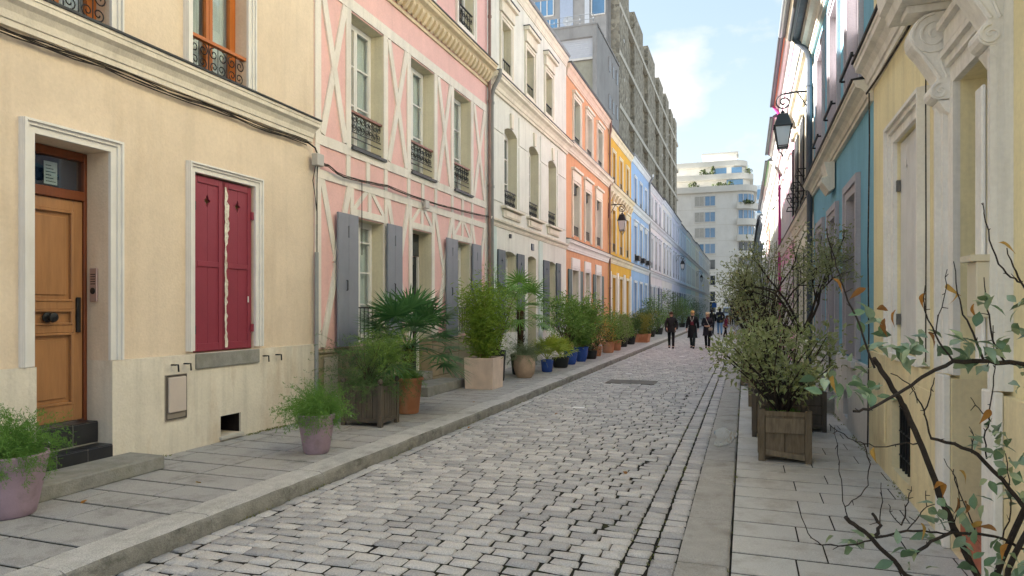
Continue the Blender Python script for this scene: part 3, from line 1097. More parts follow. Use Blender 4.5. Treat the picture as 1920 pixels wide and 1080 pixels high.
# red closed shutters with raised rails and diamond holes, bare worn meeting edge
sm = (SO[0] + SO[1]) / 2
for (a, b, lead) in ((SO[0] + .008, sm - .004, 0), (sm + .004, SO[1] - .008, 1)):
    o = h.shutter(a, b, SO[2] + .01, SO[3] - .012, REDP, n=-.06, t=.03, hole='diamond')
    m = h.mb()
    for (x0, x1, y0_, y1_) in ((a + .012, a + .07, SO[2] + .02, SO[3] - .02), (b - .07, b - .012, SO[2] + .02, SO[3] - .02), (a + .071, b - .071, SO[2] + .02, SO[2] + .1),
                               (a + .071, b - .071, SO[2] + .93, SO[2] + .99), (a + .071, b - .071, SO[3] - .09, SO[3] - .02)):
        m.box(x0, x1, -.0298, -.017, y0_, y1_)
    h.part(m, 'rail', REDP, o, bevel=.003)
    if lead:
        g2 = random.Random(5)
        m = h.mb()
        left, right = [], []
        n = 46
        for k in range(n + 1):
            zz = SO[2] + .04 + (SO[3] - SO[2] - .12) * k / n
            left.append((a + .006 + g2.uniform(0, .010), zz))
            right.append((a + .040 + g2.uniform(-.012, .020) + (.02 if .68 < k / n < .9 else 0), zz))
        for k in range(n):
            m.prism([(left[k][0], -.0165, left[k][1]), (right[k][0], -.0165, right[k][1]), (right[k + 1][0], -.0165, right[k + 1][1]), (left[k + 1][0], -.0165, left[k + 1][1])], (0, .0025, 0))
        h.part(m, 'bare_wood_strip', mat('peeled_paint', 'd6cfc2', rough=.9, var=.3, scale=40, bump=.5, bscale=60, stain='8a6a3c', stain_amt=.8, stain_scale=(8, 8, 3)), o)
        m = h.mb(); m.box(b - .075, b - .055, -.0165, -.0145, SO[2] + .55, SO[2] + .62); h.part(m, 'paint_chip', WHITE, o)
    for zz in (SO[2] + .25, SO[3] - .35):
        m = h.mb()
        e = a if not lead else b
        m.box(e - .03, e + .03, -.02, .004, zz - .045, zz + .045)
        h.part(m, 'hinge', IRON if not lead else REDP, o)
m = h.mb(); m.box(SO[0], SO[1], -.12, -.10, SO[2], SO[3]); h.part(m, 'backing_board', mat('tan_board', 'c9a977', rough=.8))
# shutter stays
for s_ in (5.20, 5.36, 6.55, 6.78):
    m = h.mb()
    m.tube([(s_, .05, 1.03), (s_, .11, 1.03)], .008, 5)
    m.tube([(s_ - .035, .11, 1.035), (s_ + .03, .11, 1.03), (s_ + .035, .11, .96)], .009, 5)
    h.part(m, 'shutter_stay', IRON)
# meter box
m = h.mb(); m.box(5.12, 5.39, .05, .062, .47, .93)
mb_ = h.part(m, 'meter_box', mat('box_seam', '8d8378', rough=.8, var=.1))
m = h.mb(); m.box(5.145, 5.365, .0625, .085, .55, .905); h.part(m, 'lid', paint('box_lid', 'cdbfb4', rough=.6), mb_, bevel=.012, segs=2)
m = h.mb()
for (a, b, c_, d_) in ((5.13, 5.38, .915, .922), (5.13, 5.137, .49, .9145), (5.373, 5.38, .49, .9145), (5.13, 5.38, .483, .4898)):
    m.box(a, b, .0622, .066, c_, d_)
h.part(m, 'trim', IRON, mb_)
# basement vent; shade inside the hole is painted as a dark lining
m = h.mb(); m.box(5.873, 6.177, -.29, -.28, .193, .407)
for (a, b, c_, d_) in ((5.873, 5.878, .193, .407), (6.172, 6.177, .193, .407), (5.878, 6.172, .402, .407)): m.box(a, b, -.2799, .03, c_, d_)
v = h.part(m, 'vent', mat('vent_shade', '1d1611', rough=.95, var=.5, scale=12))
m = h.mb(); m.box(5.85, 6.20, .03, .085, .15, .186); h.part(m, 'vent_sill', mat('pale_stone', 'bdb9b0', rough=.8), v, bevel=.004)
# cornice between the floors with lead capping
h.cornice(3.82, 4.08, 0.17, plaster('pale_cornice', 'e2d8c6', stain='8a7f6c', amt=.3), cap=DZINC, s1=7.54)
# first-floor windows with white surrounds, orange joinery and wrought iron guards
for W in (W1, W2, (2.0, 2.8, 4.1, 6.05)):
    h.surround(W[0], W[1], 4.135, W[3], 0.10, WHITE, n=0.05, steps=3, name='window_surround')
    w = h.window(W[0], W[1], W[2] + .02, W[3], ORANGEWOOD, reveal=.16, bars=(.72,), fw=.055, curtain=((.04, .44), (.52, .96)))
    h.railing(W[0] + .003, W[1] - .003, W[2] + .06, W[2] + .42, w, n=-.03, rail_mat=ORANGEWOOD, r=.007)
for s_ in (2.0, 3.75, 5.5):
    h.window(s_, s_ + .82, 7.2, 8.5, ORANGEWOOD, DARKGLASS, reveal=.16)
    h.surround(s_, s_ + .82, 7.2, 8.5, .1, WHITE)
h.roof(9.5, chimney=True)
# loose cable bundle under the cornice
m = h.mb()
gg = random.Random(3)
for k in range(5):
    pts = []
    for q in range(26):
        s_ = 1.2 + (7.40 - 1.2) * q / 25
        pts.append((s_, .045 + .012 * gg.random(), 3.795 - .012 * k + .012 * gg.uniform(-1, 1) + (.012 * math.sin(q * 1.1))))
    m.tube(pts, .0065, 4)
h.part(m, 'cable_bundle', mat('cable', '2c2724', rough=.7, var=.2, stain='8a7c66', stain_amt=.7, stain_scale=(6, 6, 6)))
m = h.mb(); m.box(7.48, 7.63, .06, .16, 3.50, 3.66)
h.part(m, 'junction_box', paint('grey_plastic', 'b8b5b0'), bevel=.008)

m = h.mb()
m.tube([(7.575, .075, 2.35), (7.575, .075, 1.2), (7.575, .075, PZ)], .028, 8)
h.part(m, 'conduit', mat('grey_conduit', '8d8f90', rough=.6, var=.12), smooth=True)
m = h.mb()
m.tube([(7.40, .06, 3.79), (7.52, .09, 3.74), (7.56, .10, 3.66)], .012, 5)
m.tube([(7.57, .09, 3.5), (7.575, .08, 3.2), (7.57, .085, 2.8), (7.575, .08, 2.34)], .009, 5)
m.tube([(7.53, .09, 3.5), (7.50, .07, 3.3), (7.545, .07, 3.12), (7.57, .08, 2.9)], .006, 5)
h.part(m, 'cable_drop', mat('cable', ''))

# low stone step in front of the cream house
m = MB(); m.box(XL + .06, -5.02, 1.8, 4.72, PZ - .002, PZ + .125)
tag(m.build('stone_step', STONE, bevel=.014, segs=2), 'long grey stone step on the pavement before the oak door', 'step')

# ---------------------------------------------------------------- 2 pink half-timbered house
PINK = plaster('pink_plaster', 'e9b5ae', stain='d8a49c', amt=.25, sat=.82, streak=.08)
BEAM = plaster('beam_paint', 'e4dbce', stain='9a8d7a', amt=.25)
SHG = paint('slate_blue_shutter', '868993', rough=.55, stain='6a6e78', stain_amt=.3)
PREV = plaster('pale_yellow_reveal', 'd8cfae', stain='9a8f74', amt=.2)
RUBBLE = mat('rubble_stone', 'b8aa90', rough=.95, var=.22, scale=7, bump=.6, bscale=40, per='object', per_amt=.75, hue=['a89a80', 'c4b69a', '998c76', 'bcb09c', 'b3a48a'], k=.85, stain='7d7568', stain_amt=.5, stain_scale=(3, 3, 3))
h = House('L', 7.62, 14.02, 'pink_house', 'pink half-timbered house with crossed beams and slate blue shutters, second on the left')
B1 = [(8.50, 9.44), (10.36, 11.29), (12.18, 13.06)]
OPS = [(a, b, 4.0, 5.98) for a, b in B1]
GW = [(8.60, 9.44), (12.23, 13.0)]
OPG = [(a, b, 1.08, 2.95) for a, b in GW] + [(10.42, 11.18, .2, 2.98)]
T2 = [(8.6, 9.4), (10.4, 11.2), (12.4, 13.2)]
OPT = [(a, b, 7.35, 8.6) for a, b in T2]
h.wall(1.03, 9.6, OPS + OPG + OPT, PINK, reveal=.26, body=True, rmat=PREV)
pl = h.wall(0.0, 1.03, [(10.42, 11.18, 0, 3)], mat('mortar_bed', 'b3a283', rough=.95, var=.2, scale=8, bump=.5, k=.8), n=0.0, reveal=.26, name='plinth')
gs = random.Random(21)
zc = PZ + .01
while zc < .98:
    hh = gs.uniform(.17, .24)
    if zc + hh > 0.97: hh = 1.02 - zc
    s_ = 7.66
    while s_ < 13.9:
        l = gs.uniform(.28, .58)
        a, b = s_, min(s_ + l, 13.94)
        s_ += l
        if b > 10.40 and a < 11.2:
            if a < 10.3: b = 10.40
            elif b > 11.3: a = 11.2
            else: continue
        if b - a < .08: continue
        m = h.mb()
        jj = lambda q: gs.uniform(-q, q)
        n1 = gs.uniform(.012, .03)
        ring0 = [(a + .008, .0, zc + .006), (b - .008, .0, zc + .006), (b - .008, .0, zc + hh - .008), (a + .008, .0, zc + hh - .008)]
        ring1 = [(a + .018 + abs(jj(.008)), n1, zc + .016 + abs(jj(.008))), (b - .018 - abs(jj(.008)), n1, zc + .016), (b - .018, n1, zc + hh - .018 - abs(jj(.008))), (a + .018, n1, zc + hh - .018)]
        m.loft([ring0, ring1])
        h.part(m, 'stone', RUBBLE, pl)
    zc += hh
# beams: every member is a piece of its own, each layer a few millimetres prouder than the next
cnt = [0]
def beam(pts, lay):
    cnt[0] += 1
    m = h.mb()
    m.prism([(p[0], .001, p[1]) for p in pts], (0, .014 + .0035 * lay + .00013 * (cnt[0] % 17), 0))
    h.part(m, 'beam', BEAM)
def hb(s0, s1, z0, z1, lay=2): beam([(s0, z0), (s1, z0), (s1, z1), (s0, z1)], lay)
def db(p, q, w, lay):
    dx, dz = q[0] - p[0], q[1] - p[1]
    l = math.hypot(dx, dz)
    ox, oz = -dz / l * w / 2, dx / l * w / 2
    beam([(p[0] + ox, p[1] + oz), (p[0] - ox, p[1] - oz), (q[0] - ox, q[1] - oz), (q[0] + ox, q[1] + oz)], lay)
E0, E1 = 7.63, 14.0
hb(E0, E1, 6.0, 6.17, 2)
hb(E0, E1, 3.84, 3.985, 2)
hb(E0, E1, 3.38, 3.50, 2)
hb(E0, E0 + .13, 1.05, 3.379, 1); hb(E1 - .13, E1, 1.05, 3.379, 1)
hb(E0, E0 + .13, 3.986, 5.999, 1); hb(E1 - .13, E1, 3.986, 5.999, 1)
for (a, b) in B1:
    hb(a - .13, a - .002, 3.986, 5.999, 1); hb(b + .002, b + .13, 3.986, 5.999, 1)
gaps = [(E0 + .13, B1[0][0] - .13), (B1[0][1] + .13, B1[1][0] - .13), (B1[1][1] + .13, B1[2][0] - .13), (B1[2][1] + .13, E1 - .13)]
for (a, b) in gaps:
    db((a + .03, 4.0), (b - .03, 5.98), .115, 3)
    db((b - .03, 4.0), (a + .03, 5.98), .115, 4)
for i, (a, b) in enumerate(B1):
    for s_ in (a - .07, (a + b) / 2, b + .07):
        hb(s_ - .05, s_ + .05, 3.501, 3.839, 1)
hb(E0, E0 + .1, 3.501, 3.839, 1); hb(E1 - .1, E1, 3.501, 3.839, 1)
GO = [(8.60, 9.44, 2.95), (10.42, 11.18, 2.98), (12.23, 13.0, 2.95)]
for (a, b, zt) in GO:
    hb(a - .12, b + .12, zt + .02, zt + .13, 2)
    hb(a - .12, a - .002, 1.05, zt + .0195, 1); hb(b + .002, b + .12, 1.05, zt + .0195, 1)
    c = (a + b) / 2
    hb(c - .045, c + .045, zt + .131, 3.379, 1)
    db((a - .02, zt + .12), (c - .08, 3.39), .075, 0); db((b + .02, zt + .12), (c + .08, 3.39), .075, 0)
    hb(a - .12, a - .03, zt + .131, 3.379, 1); hb(b + .03, b + .12, zt + .131, 3.379, 1)
gg_ = [(E0 + .13, 8.48), (9.56, 10.30), (11.30, 12.11), (13.12, E1 - .13)]
for (a, b) in gg_:
    c = (a + b) / 2
    db((a + .03, 3.39), (c + .02, 2.25), .11, 0); db((c + .02, 2.25), (a + .03, 1.06), .11, 3)
    db((b - .03, 3.39), (c - .02, 2.25), .11, 4); db((c - .02, 2.25), (b - .03, 1.06), .11, 5)
# cornice with brackets
h.cornice(6.72, 7.05, .26, plaster('ochre_cornice', 'd9c39a', stain='8a7350', amt=.35), cap=DZINC)
for k in range(36):
    s_ = 7.72 + k * .175
    m = h.mb()
    m.prism([(s_, .04, 6.72), (s_, .055, 6.66), (s_, .10, 6.70), (s_, .17, 6.80), (s_, .17, 6.86), (s_, .06, 6.86)], (.085, 0, 0))
    h.part(m, 'bracket', mat('ochre_cornice', ''))
m = h.mb(); m.box(E0, E1, .002, .035, 6.60, 6.66); h.part(m, 'moulding', mat('ochre_cornice', ''))
for (a, b) in B1:
    w = h.window(a, b, 4.0, 5.98, WHITE, reveal=.22, bars=(.36, .68), fw=.05, curtain=((.03, .3), (.62, .97)))
    h.railing(a + .004, b - .004, 4.03, 4.55, w, n=-.04, rail_mat=DARKOAK, r=.008)
    m = h.mb(); m.box(a - .02, b + .02, .03, .07, 3.945, 3.985); h.part(m, 'sill', DZINC, w)
for (a, b) in GW:
    w = h.window(a, b, 1.08, 2.95, WHITE, reveal=.2, bars=(.3, .58, .85), fw=.05, curtain=((.5, .97),))
    h.railing(a + .004, b - .004, 1.12, 1.62, w, style='bars', n=-.05)
d = panel_door(h, 10.47, 11.13, .45, 2.55, -.28, mat('dark_green_door', '2b2f30', rough=.5, var=.1), ((.08, .4), (.46, .94)))
m = h.mb(); m.box(10.425, 11.175, -.33, -.25, 2.56, 2.97); h.part(m, 'transom', DARKGLASS, d)
m = h.mb(); m.box(10.43, 10.468, -.33, -.24, .35, 2.555); m.box(11.132, 11.17, -.33, -.24, .35, 2.555); h.part(m, 'door_frame', WHITE, d)
m = h.mb(); m.box(10.424, 11.176, -.4, .04, PZ, .44); h.part(m, 'doorstep', STONE, bevel=.01)
for (a, b, c, d_) in ((8.07, 8.585, 9.455, 9.93), (11.71, 12.22, 13.01, 13.48)):
    for (x0, x1) in ((a, b), (c, d_)):
        o = h.shutter(x0, x1, 1.05, 2.965, SHG, n=.055, t=.035)
        m = h.mb(); m.tube([(x0 + .2, .091, 2.0), (x0 + .2, .11, 2.0), (x0 + .2, .11, 1.86), (x0 + .2, .091, 1.86)], .008, 5)
        h.part(m, 'latch', IRON, o)
for (a, b) in T2:
    w = h.window(a, b, 7.35, 8.6, WHITE, reveal=.18, bars=(.5,))
    h.surround(a, b, 7.30, 8.6, .12, BEAM, bottom=True)
    h.railing(a + .004, b - .004, 7.4, 7.85, w, n=-.02)
h.roof(9.6, chimney=True)
h.downpipe(13.98, PZ, 9.45, mat('brown_pipe', '80675e', rough=.5, var=.2), r=.036, over=.12)
m = h.mb()
gg = random.Random(9)
path = [(7.66, 3.60), (7.85, 3.58), (8.2, 3.50), (9.44, 3.58), (10.83, 3.55), (11.98, 3.58), (13.98, 3.67)]
for k in range(3):
    pts = []
    for (p, q) in zip(path[:-1], path[1:]):
        for t in range(5):
            f = t / 5
            pts.append((p[0] + (q[0] - p[0]) * f, .075 + .01 * gg.random(), p[1] + (q[1] - p[1]) * f - .05 * f * (1 - f) - .014 * k + gg.uniform(-.005, .005)))
    pts.append((path[-1][0], .08, path[-1][1] - .014 * k))
    m.tube(pts, .0065, 4)
m.tube([(8.72, .06, 3.53), (8.72, .06, 2.4)], .007, 4)
h.part(m, 'cable_bundle', mat('cable', ''))
m = h.mb(); m.box(10.75, 10.90, .05, .11, 3.40, 3.54); h.part(m, 'junction_box', mat('grey_plastic', ''), bevel=.008)
m = h.mb(); m.box(7.80, 8.12, .034, .045, .42, .92); h.part(m, 'meter_hatch', paint('hatch', 'c4b8a6'), bevel=.004)
m = MB(); m.box(XL + .05, -4.95, 9.95, 11.5, PZ - .002, PZ + .16)
tag(m.build('stone_step', STONE, bevel=.012, segs=2), 'grey stone step before the dark door of the pink house', 'step')

# ---------------------------------------------------------------- 3 white house
WP = plaster('off_white_plaster', 'dcdcd0', stain='a89c86', amt=.25)
MINT = plaster('mint_plaster', 'c6d8cf', stain='a8b0a4', amt=.2)
DSH = paint('dark_slate_shutter', '5d666e', rough=.55)
h = House('L', 14.02, 21.08, 'white_house', 'off-white house with arched first floor windows and dark shutters, third on the left')
B1 = [(15.18, 16.12), (17.13, 18.01), (18.99, 19.87)]
T2 = [(14.96, 15.62), (16.85, 17.5), (18.66, 19.36)]
OPS = [(a, b, 4.07, 6.05, .12) for a, b in B1] + [(a, b, 7.25, 8.5) for a, b in T2]
GW = [(15.13, 16.02), (18.97, 19.75)]
OPG = [(a, b, 1.0, 3.0, .07) for a, b in GW] + [(17.03, 17.76, .2, 3.02, .06)]
h.wall(0.0, 9.75, OPS + OPG, WP, reveal=.28, body=True, rmat=PREV)
for (a, b) in B1:
    w = h.window(a, b, 4.07, 6.05, WHITE, reveal=.24, rise=.12, bars=(.35, .7), curtain=((.05, .5),))
    h.railing(a + .004, b - .004, 4.1, 4.5, w, n=-.05)
    h.sill(a - .25, b + .28, 4.06, CREAMTRIM, n=.14, h=.06, parent=w)
    m = h.mb(); m.box(a - .16, b + .2, .001, .05, 3.80, 3.985); m.box(a - .06, b + .1, .0505, .07, 3.83, 3.95); h.part(m, 'apron', CREAMTRIM, w)
    m = h.mb(); m.prism([((a + b) / 2 - .07, .001, 6.06), ((a + b) / 2 + .07, .001, 6.06), ((a + b) / 2 + .1, .001, 6.42), ((a + b) / 2 - .1, .001, 6.42)], (0, .05, 0)); h.part(m, 'keystone', CREAMTRIM, w)
edges = [14.15] + [x for a, b in B1 for x in (a, b)] + [20.95]
for k in range(0, 8, 2):
    a, b = edges[k] + (.12 if k else 0), edges[k + 1] - (.12 if k < 6 else 0)
    for (z0_, z1_) in ((4.12, 5.72), (5.78, 6.5)):
        m = h.mb(); m.box(a, b, .001, .022, z0_, z1_); h.part(m, 'wall_panel', WP, bevel=.004)
for (a, b) in T2:
    w = h.window(a, b, 7.25, 8.5, WHITE, reveal=.18, bars=(.5,))
    h.surround(a, b, 7.2, 8.5, .13, CREAMTRIM, bottom=True)
    h.railing(a + .004, b - .004, 7.3, 7.62, w, n=-.02, style='bars')
    m = h.mb(); m.box(a - .2, b + .2, .001, .16, 8.93, 9.02); m.box(a - .14, b + .14, .001, .08, 8.66, 8.929); h.part(m, 'hood', CREAMTRIM, w)
    m = h.mb(); m.box(a - .21, b + .21, .0, .18, 9.021, 9.045); h.part(m, 'lead_cap', DZINC, w)
h.cornice(6.60, 6.95, .26, CREAMTRIM, cap=DZINC)
h.cornice(3.52, 3.68, .11, CREAMTRIM, name='string_course')
h.cornice(9.45, 9.74, .10, CREAMTRIM, name='eaves_cornice')
for (a, b) in GW:
    w = h.window(a, b, 1.0, 3.0, WHITE, reveal=.22, rise=.07, bars=(.3, .6, .85), curtain=((.05, .95),))
for (x0, x1) in ((14.63, 15.12), (16.04, 16.6), (18.38, 18.96), (19.77, 20.25)):
    o = h.shutter(x0, x1, 1.0, 2.99, DSH, n=.02, t=.035, hole='diamond')
d = panel_door(h, 17.06, 17.73, .4, 2.6, -.26, mat('pale_door', 'c8c6bc', rough=.6), ((.08, .4), (.46, .94)))
m = h.mb(); m.box(17.035, 17.755, -.34, -.24, 2.605, 2.95); h.part(m, 'transom', WHITE, d)
m = h.mb(); m.box(17.034, 17.756, -.4, .03, PZ, .395); h.part(m, 'doorstep', STONE)
m = h.mb(); m.box(18.0, 18.36, .001, .02, .5, 3.5); h.part(m, 'mint_strip', MINT)
m = h.mb(); m.box(14.1, 14.6, .001, .02, .5, 3.5); h.part(m, 'mint_strip', MINT)
m = h.mb(); m.box(17.3, 17.5, .005, .03, 3.18, 3.36); pq = h.part(m, 'house_number_plate', mat('enamel_navy', '2e3850', rough=.3))
m = h.mb(); m.box(15.5, 15.58, .005, .05, 3.33, 3.43); h.part(m, 'wall_box', DZINC)
h.roof(9.75, over=.05, chimney=True)
h.downpipe(14.12, PZ, 6.75, mat('grey_pipe', '7f7f7c', rough=.5, var=.15), r=.05, over=.28)

# ---------------------------------------------------------------- 4 orange house
OP = plaster('orange_plaster', 'dc9a66', stain='c07c50', amt=.3, sat=.8)
GSH = paint('grey_green_shutter', '5f6e6c', rough=.6)
h = House('L', 21.08, 28.2, 'orange_house', 'orange house with cream window surrounds and grey green shutters, fourth on the left')
B1 = [(21.95, 22.85), (23.75, 24.6), (25.65, 26.55)]
T2 = [(22.04, 22.94), (23.95, 24.85), (25.9, 26.8)]
OPS = [(a, b, 4.08, 5.85) for a, b in B1] + [(a, b, 7.2, 8.72) for a, b in T2]
OPG = [(21.82, 22.75, 1.0, 2.9), (23.72, 24.5, .2, 2.9), (25.63, 26.44, 1.0, 2.9)]
h.wall(0.0, 9.6, OPS + OPG, OP, reveal=.24, body=True, rmat=CREAMTRIM)
for i, (a, b) in enumerate(B1):
    w = h.window(a, b, 4.08, 5.85, WHITE, DARKGLASS, reveal=.2, bars=(.5,))
    h.surround(a, b, 4.0, 5.85, .16, CREAMTRIM, n=.06)
    m = h.mb(); m.box(a - .17, b + .17, .001, .05, 6.02, 6.26); m.box(a - .22, b + .22, .001, .13, 6.261, 6.34); h.part(m, 'hood', CREAMTRIM, w)
    h.railing(a + .004, b - .004, 4.12, 4.42, w, n=-.03, style='bars')
    m = h.mb(); m.box(a + .02, b - .02, -.17, -.08, 5.55, 5.84); h.part(m, 'rolled_blind', IRON, w)
for i, (a, b) in enumerate(T2):
    w = h.window(a, b, 7.2, 8.72, paint('teal_frame', '2f6a66') if i != 1 else WHITE, mat('teal_glass', '2c5a58', rough=.1) if i != 1 else DARKGLASS, reveal=.16)
    h.surround(a, b, 7.1, 8.72, .15, CREAMTRIM, n=.06)
    m = h.mb(); m.box(a - .18, b + .18, .001, .12, 8.88, 8.96); h.part(m, 'hood', CREAMTRIM, w)
    h.railing(a + .004, b - .004, 7.23, 7.5, w, n=-.02, style='bars')
w = h.window(21.82, 22.75, 1.0, 2.9, WHITE, DARKGLASS, bars=(.3, .6))
w2 = h.window(25.63, 26.44, 1.0, 2.9, WHITE, DARKGLASS, bars=(.3, .6))
for (a, b) in ((21.82, 22.75), (25.63, 26.44), (23.72, 24.5)):
    h.surround(a, b, 1.0 if a != 23.72 else .25, 2.9, .12, WHITE)
    m = h.mb(); m.box(a - .1, b + .1, .001, .05, 3.025, 3.3); h.part(m, 'lintel_block', WHITE)
for (x0, x1) in ((21.25, 21.69), (22.88, 23.3), (25.05, 25.5), (26.57, 27.0)):
    h.shutter(x0, x1, 1.0, 2.9, GSH, n=.02, t=.035, hole=None)
panel_door(h, 23.75, 24.47, .35, 2.6, -.2, WHITE, ((.08, .4), (.46, .94)))
m = h.mb(); m.box(23.722, 24.498, -.3, .03, PZ, .345); h.part(m, 'doorstep', STONE)
m = h.mb(); m.box(23.722, 24.498, -.26, -.2, 2.605, 2.895); h.part(m, 'transom', DARKGLASS)
h.cornice(3.52, 3.86, .15, WHITE, name='string_course', cap=DZINC)
h.cornice(6.72, 7.04, .24, CREAMTRIM, cap=ZINC)
h.cornice(9.2, 9.59, .14, plaster('orange_pale', 'dfc0a6'), name='eaves_cornice')
h.roof(9.6, over=.08, chimney=True, gutter=DZINC)
h.downpipe(28.1, PZ, 9.3, mat('brown_pipe', ''), r=.045, over=.13)
h.lantern(28.22, 6.0, .66, 'black lantern on a scrolled bracket between the orange and the yellow house')

# ================================================================== further houses, both sides
def row_house(side, y0, y1, name, label, wm, tm, sh=None, eave=9.5, lod=0, pil=None, zoff=0.0, arch=0.0, roofm=None, gutter=DZINC,
              balcony=False, soffit=None, chimney=True, gfm=None, doorcol=None, hoods=True, glass=None, lantern=None, top=True, pipe=None, upm=None):
    h = House(side, y0, y1, name, label)
    w = y1 - y0
    cs = [y0 + w * f for f in (.2, .5, .8)]
    ww = .88 * w / 6.8
    gm = glass or DARKGLASS
    o1 = [(c - ww / 2, c + ww / 2, 4.1 + zoff, 5.95 + zoff, arch) for c in cs]
    o2 = [(c - ww * .45, c + ww * .45, 7.15 + zoff, 8.5 + zoff, arch) for c in cs] if top else []
    og = [(c - ww / 2, c + ww / 2, (.25 if k == 1 else 1.0), 2.95) for k, c in enumerate(cs)]
    if gfm or upm:
        h.wall(0.0, 3.56, og, gfm or wm, reveal=.2, body=True, name='ground_floor_wall')
        h.wall(3.56, eave, o1 + o2, upm or wm, reveal=.2, body=True)
    else:
        h.wall(0.0, eave, o1 + o2 + og, wm, reveal=.2, body=True)
    for k, (a, b, z0, z1, r) in enumerate(o1):
        q = h.window(a, b, z0, z1, WHITE, gm, reveal=.15, panes=lod < 3, bars=(.5,) if lod < 2 else (), rise=r)
        h.surround(a, b, z0 - .06, z1, .13, tm, n=.05, steps=2 if lod < 2 else 1)
        if hoods and lod < 3:
            m = h.mb(); m.box(a - .2, b + .2, .001, .12, z1 + .22, z1 + .31); m.box(a - .13, b + .13, .001, .05, z1 + .135, z1 + .219); h.part(m, 'hood', tm, q)
        h.railing(a + .003, b - .003, z0 + .03, z0 + .38, q, style='bars', n=.03 if balcony else -.03)
    for k, (a, b, z0, z1, r) in enumerate(o2):
        q = h.window(a, b, z0, z1, WHITE, gm, reveal=.15, panes=lod < 3, bars=(.5,) if lod < 2 else (), rise=r)
        h.surround(a, b, z0 - .06, z1, .12, tm, n=.05, steps=2 if lod < 2 else 1)
        if lod < 2: h.railing(a + .003, b - .003, z0 + .03, z0 + .3, q, style='bars', n=-.03)
    for k, (a, b, z0, z1) in enumerate(og):
        if k == 1:
            dm = doorcol or WHITE
            if lod < 2:
                panel_door(h, a + .03, b - .03, .3, 2.55, -.16, dm, ((.08, .4), (.46, .94)))
            else:
                m = h.mb(); m.box(a + .002, b - .002, -.2, -.15, .26, 2.55); h.part(m, 'door', dm)
            m = h.mb(); m.box(a + .002, b - .002, -.2, -.15, 2.56, 2.945); h.part(m, 'transom', gm)
            m = h.mb(); m.box(a - .05, b + .05, -.2, .2, h.zb, .252); h.part(m, 'doorstep', STONE)
        else:
            h.window(a, b, z0, z1, WHITE, gm, reveal=.15, panes=lod < 3, bars=(.33, .66) if lod < 2 else ())
        h.surround(a, b, z0 + (.04 if k == 1 else -.03), z1, .12, tm, n=.05, steps=2 if lod < 2 else 1)
        if sh and k != 1:
            for (x0, x1) in ((a - .13 - ww * .5, a - .14), (b + .14, b + .13 + ww * .5)):
                h.shutter(x0, x1, z0, z1, sh, n=.02, t=.035, hole=None)
    h.cornice(3.56 + zoff, 3.86 + zoff, .14, tm, name='string_course', cap=DZINC if lod < 2 else None)
    if top: h.cornice(6.62 + zoff, 6.95 + zoff, .22, tm, cap=DZINC if lod < 2 else None)
    h.cornice(eave - .32, eave - .005, .14 if side == 'L' else .24, tm, name='eaves_cornice')
    h.roof(eave, over=.08 if side == 'L' else .32, rise=2.0, chimney=chimney, gutter=gutter, material=roofm, soffit=soffit)
    if pipe: h.downpipe(y1 - .1, h.zb, eave - .1, pipe)
    return h

YP = plaster('yellow_plaster', 'd6a52c', stain='b98a20', amt=.35, sat=.9)
h5 = row_house('L', 28.2, 34.2, 'yellow_house', 'deep yellow house with arched top windows and white ground floor pilasters', YP, plaster('warm_cornice', 'ded2b4', amt=.3), eave=9.35, arch=.1, pipe=None)
for k in range(9):
    m = h5.mb(); s_ = 28.4 + k * .66
    m.prism([(s_, .02, 6.3), (s_, .06, 6.28), (s_, .2, 6.62), (s_, .02, 6.62)], (.14, 0, 0)); h5.part(m, 'bracket', mat('warm_cornice', ''))
for k in range(4):
    m = h5.mb(); s_ = 28.35 + k * 1.78
    m.box(s_, s_ + .34, .001, .05, PZ, 3.2); h5.part(m, 'pilaster', WHITE)
BP = plaster('light_blue_plaster', '8bb0e0', stain='7a9cc8', amt=.35, sat=.85)
PB = plaster('pale_blue_trim', 'c9d4e2', stain='a0aabb', amt=.2)
h6 = row_house('L', 34.2, 40.8, 'light_blue_house', 'light blue house with pale window strips and small black window boxes', BP, PB, eave=9.5, gutter=ZINC, doorcol=paint('blue_door', '3f6fb0'), pipe=ZINC)
for c in (35.5, 37.5, 39.5):
    m = h6.mb(); m.box(c - .38, c + .38, .06, .26, 4.12, 4.36); h6.part(m, 'window_box', IRON, bevel=.01)
LIL = plaster('lilac_white', 'd3d3dc', stain='a8a8b4', amt=.2)
PGW = plaster('grey_white', 'd2d4d2', stain='a4a49c', amt=.25)
NAVY = paint('navy_shutter', '2f4a6e')
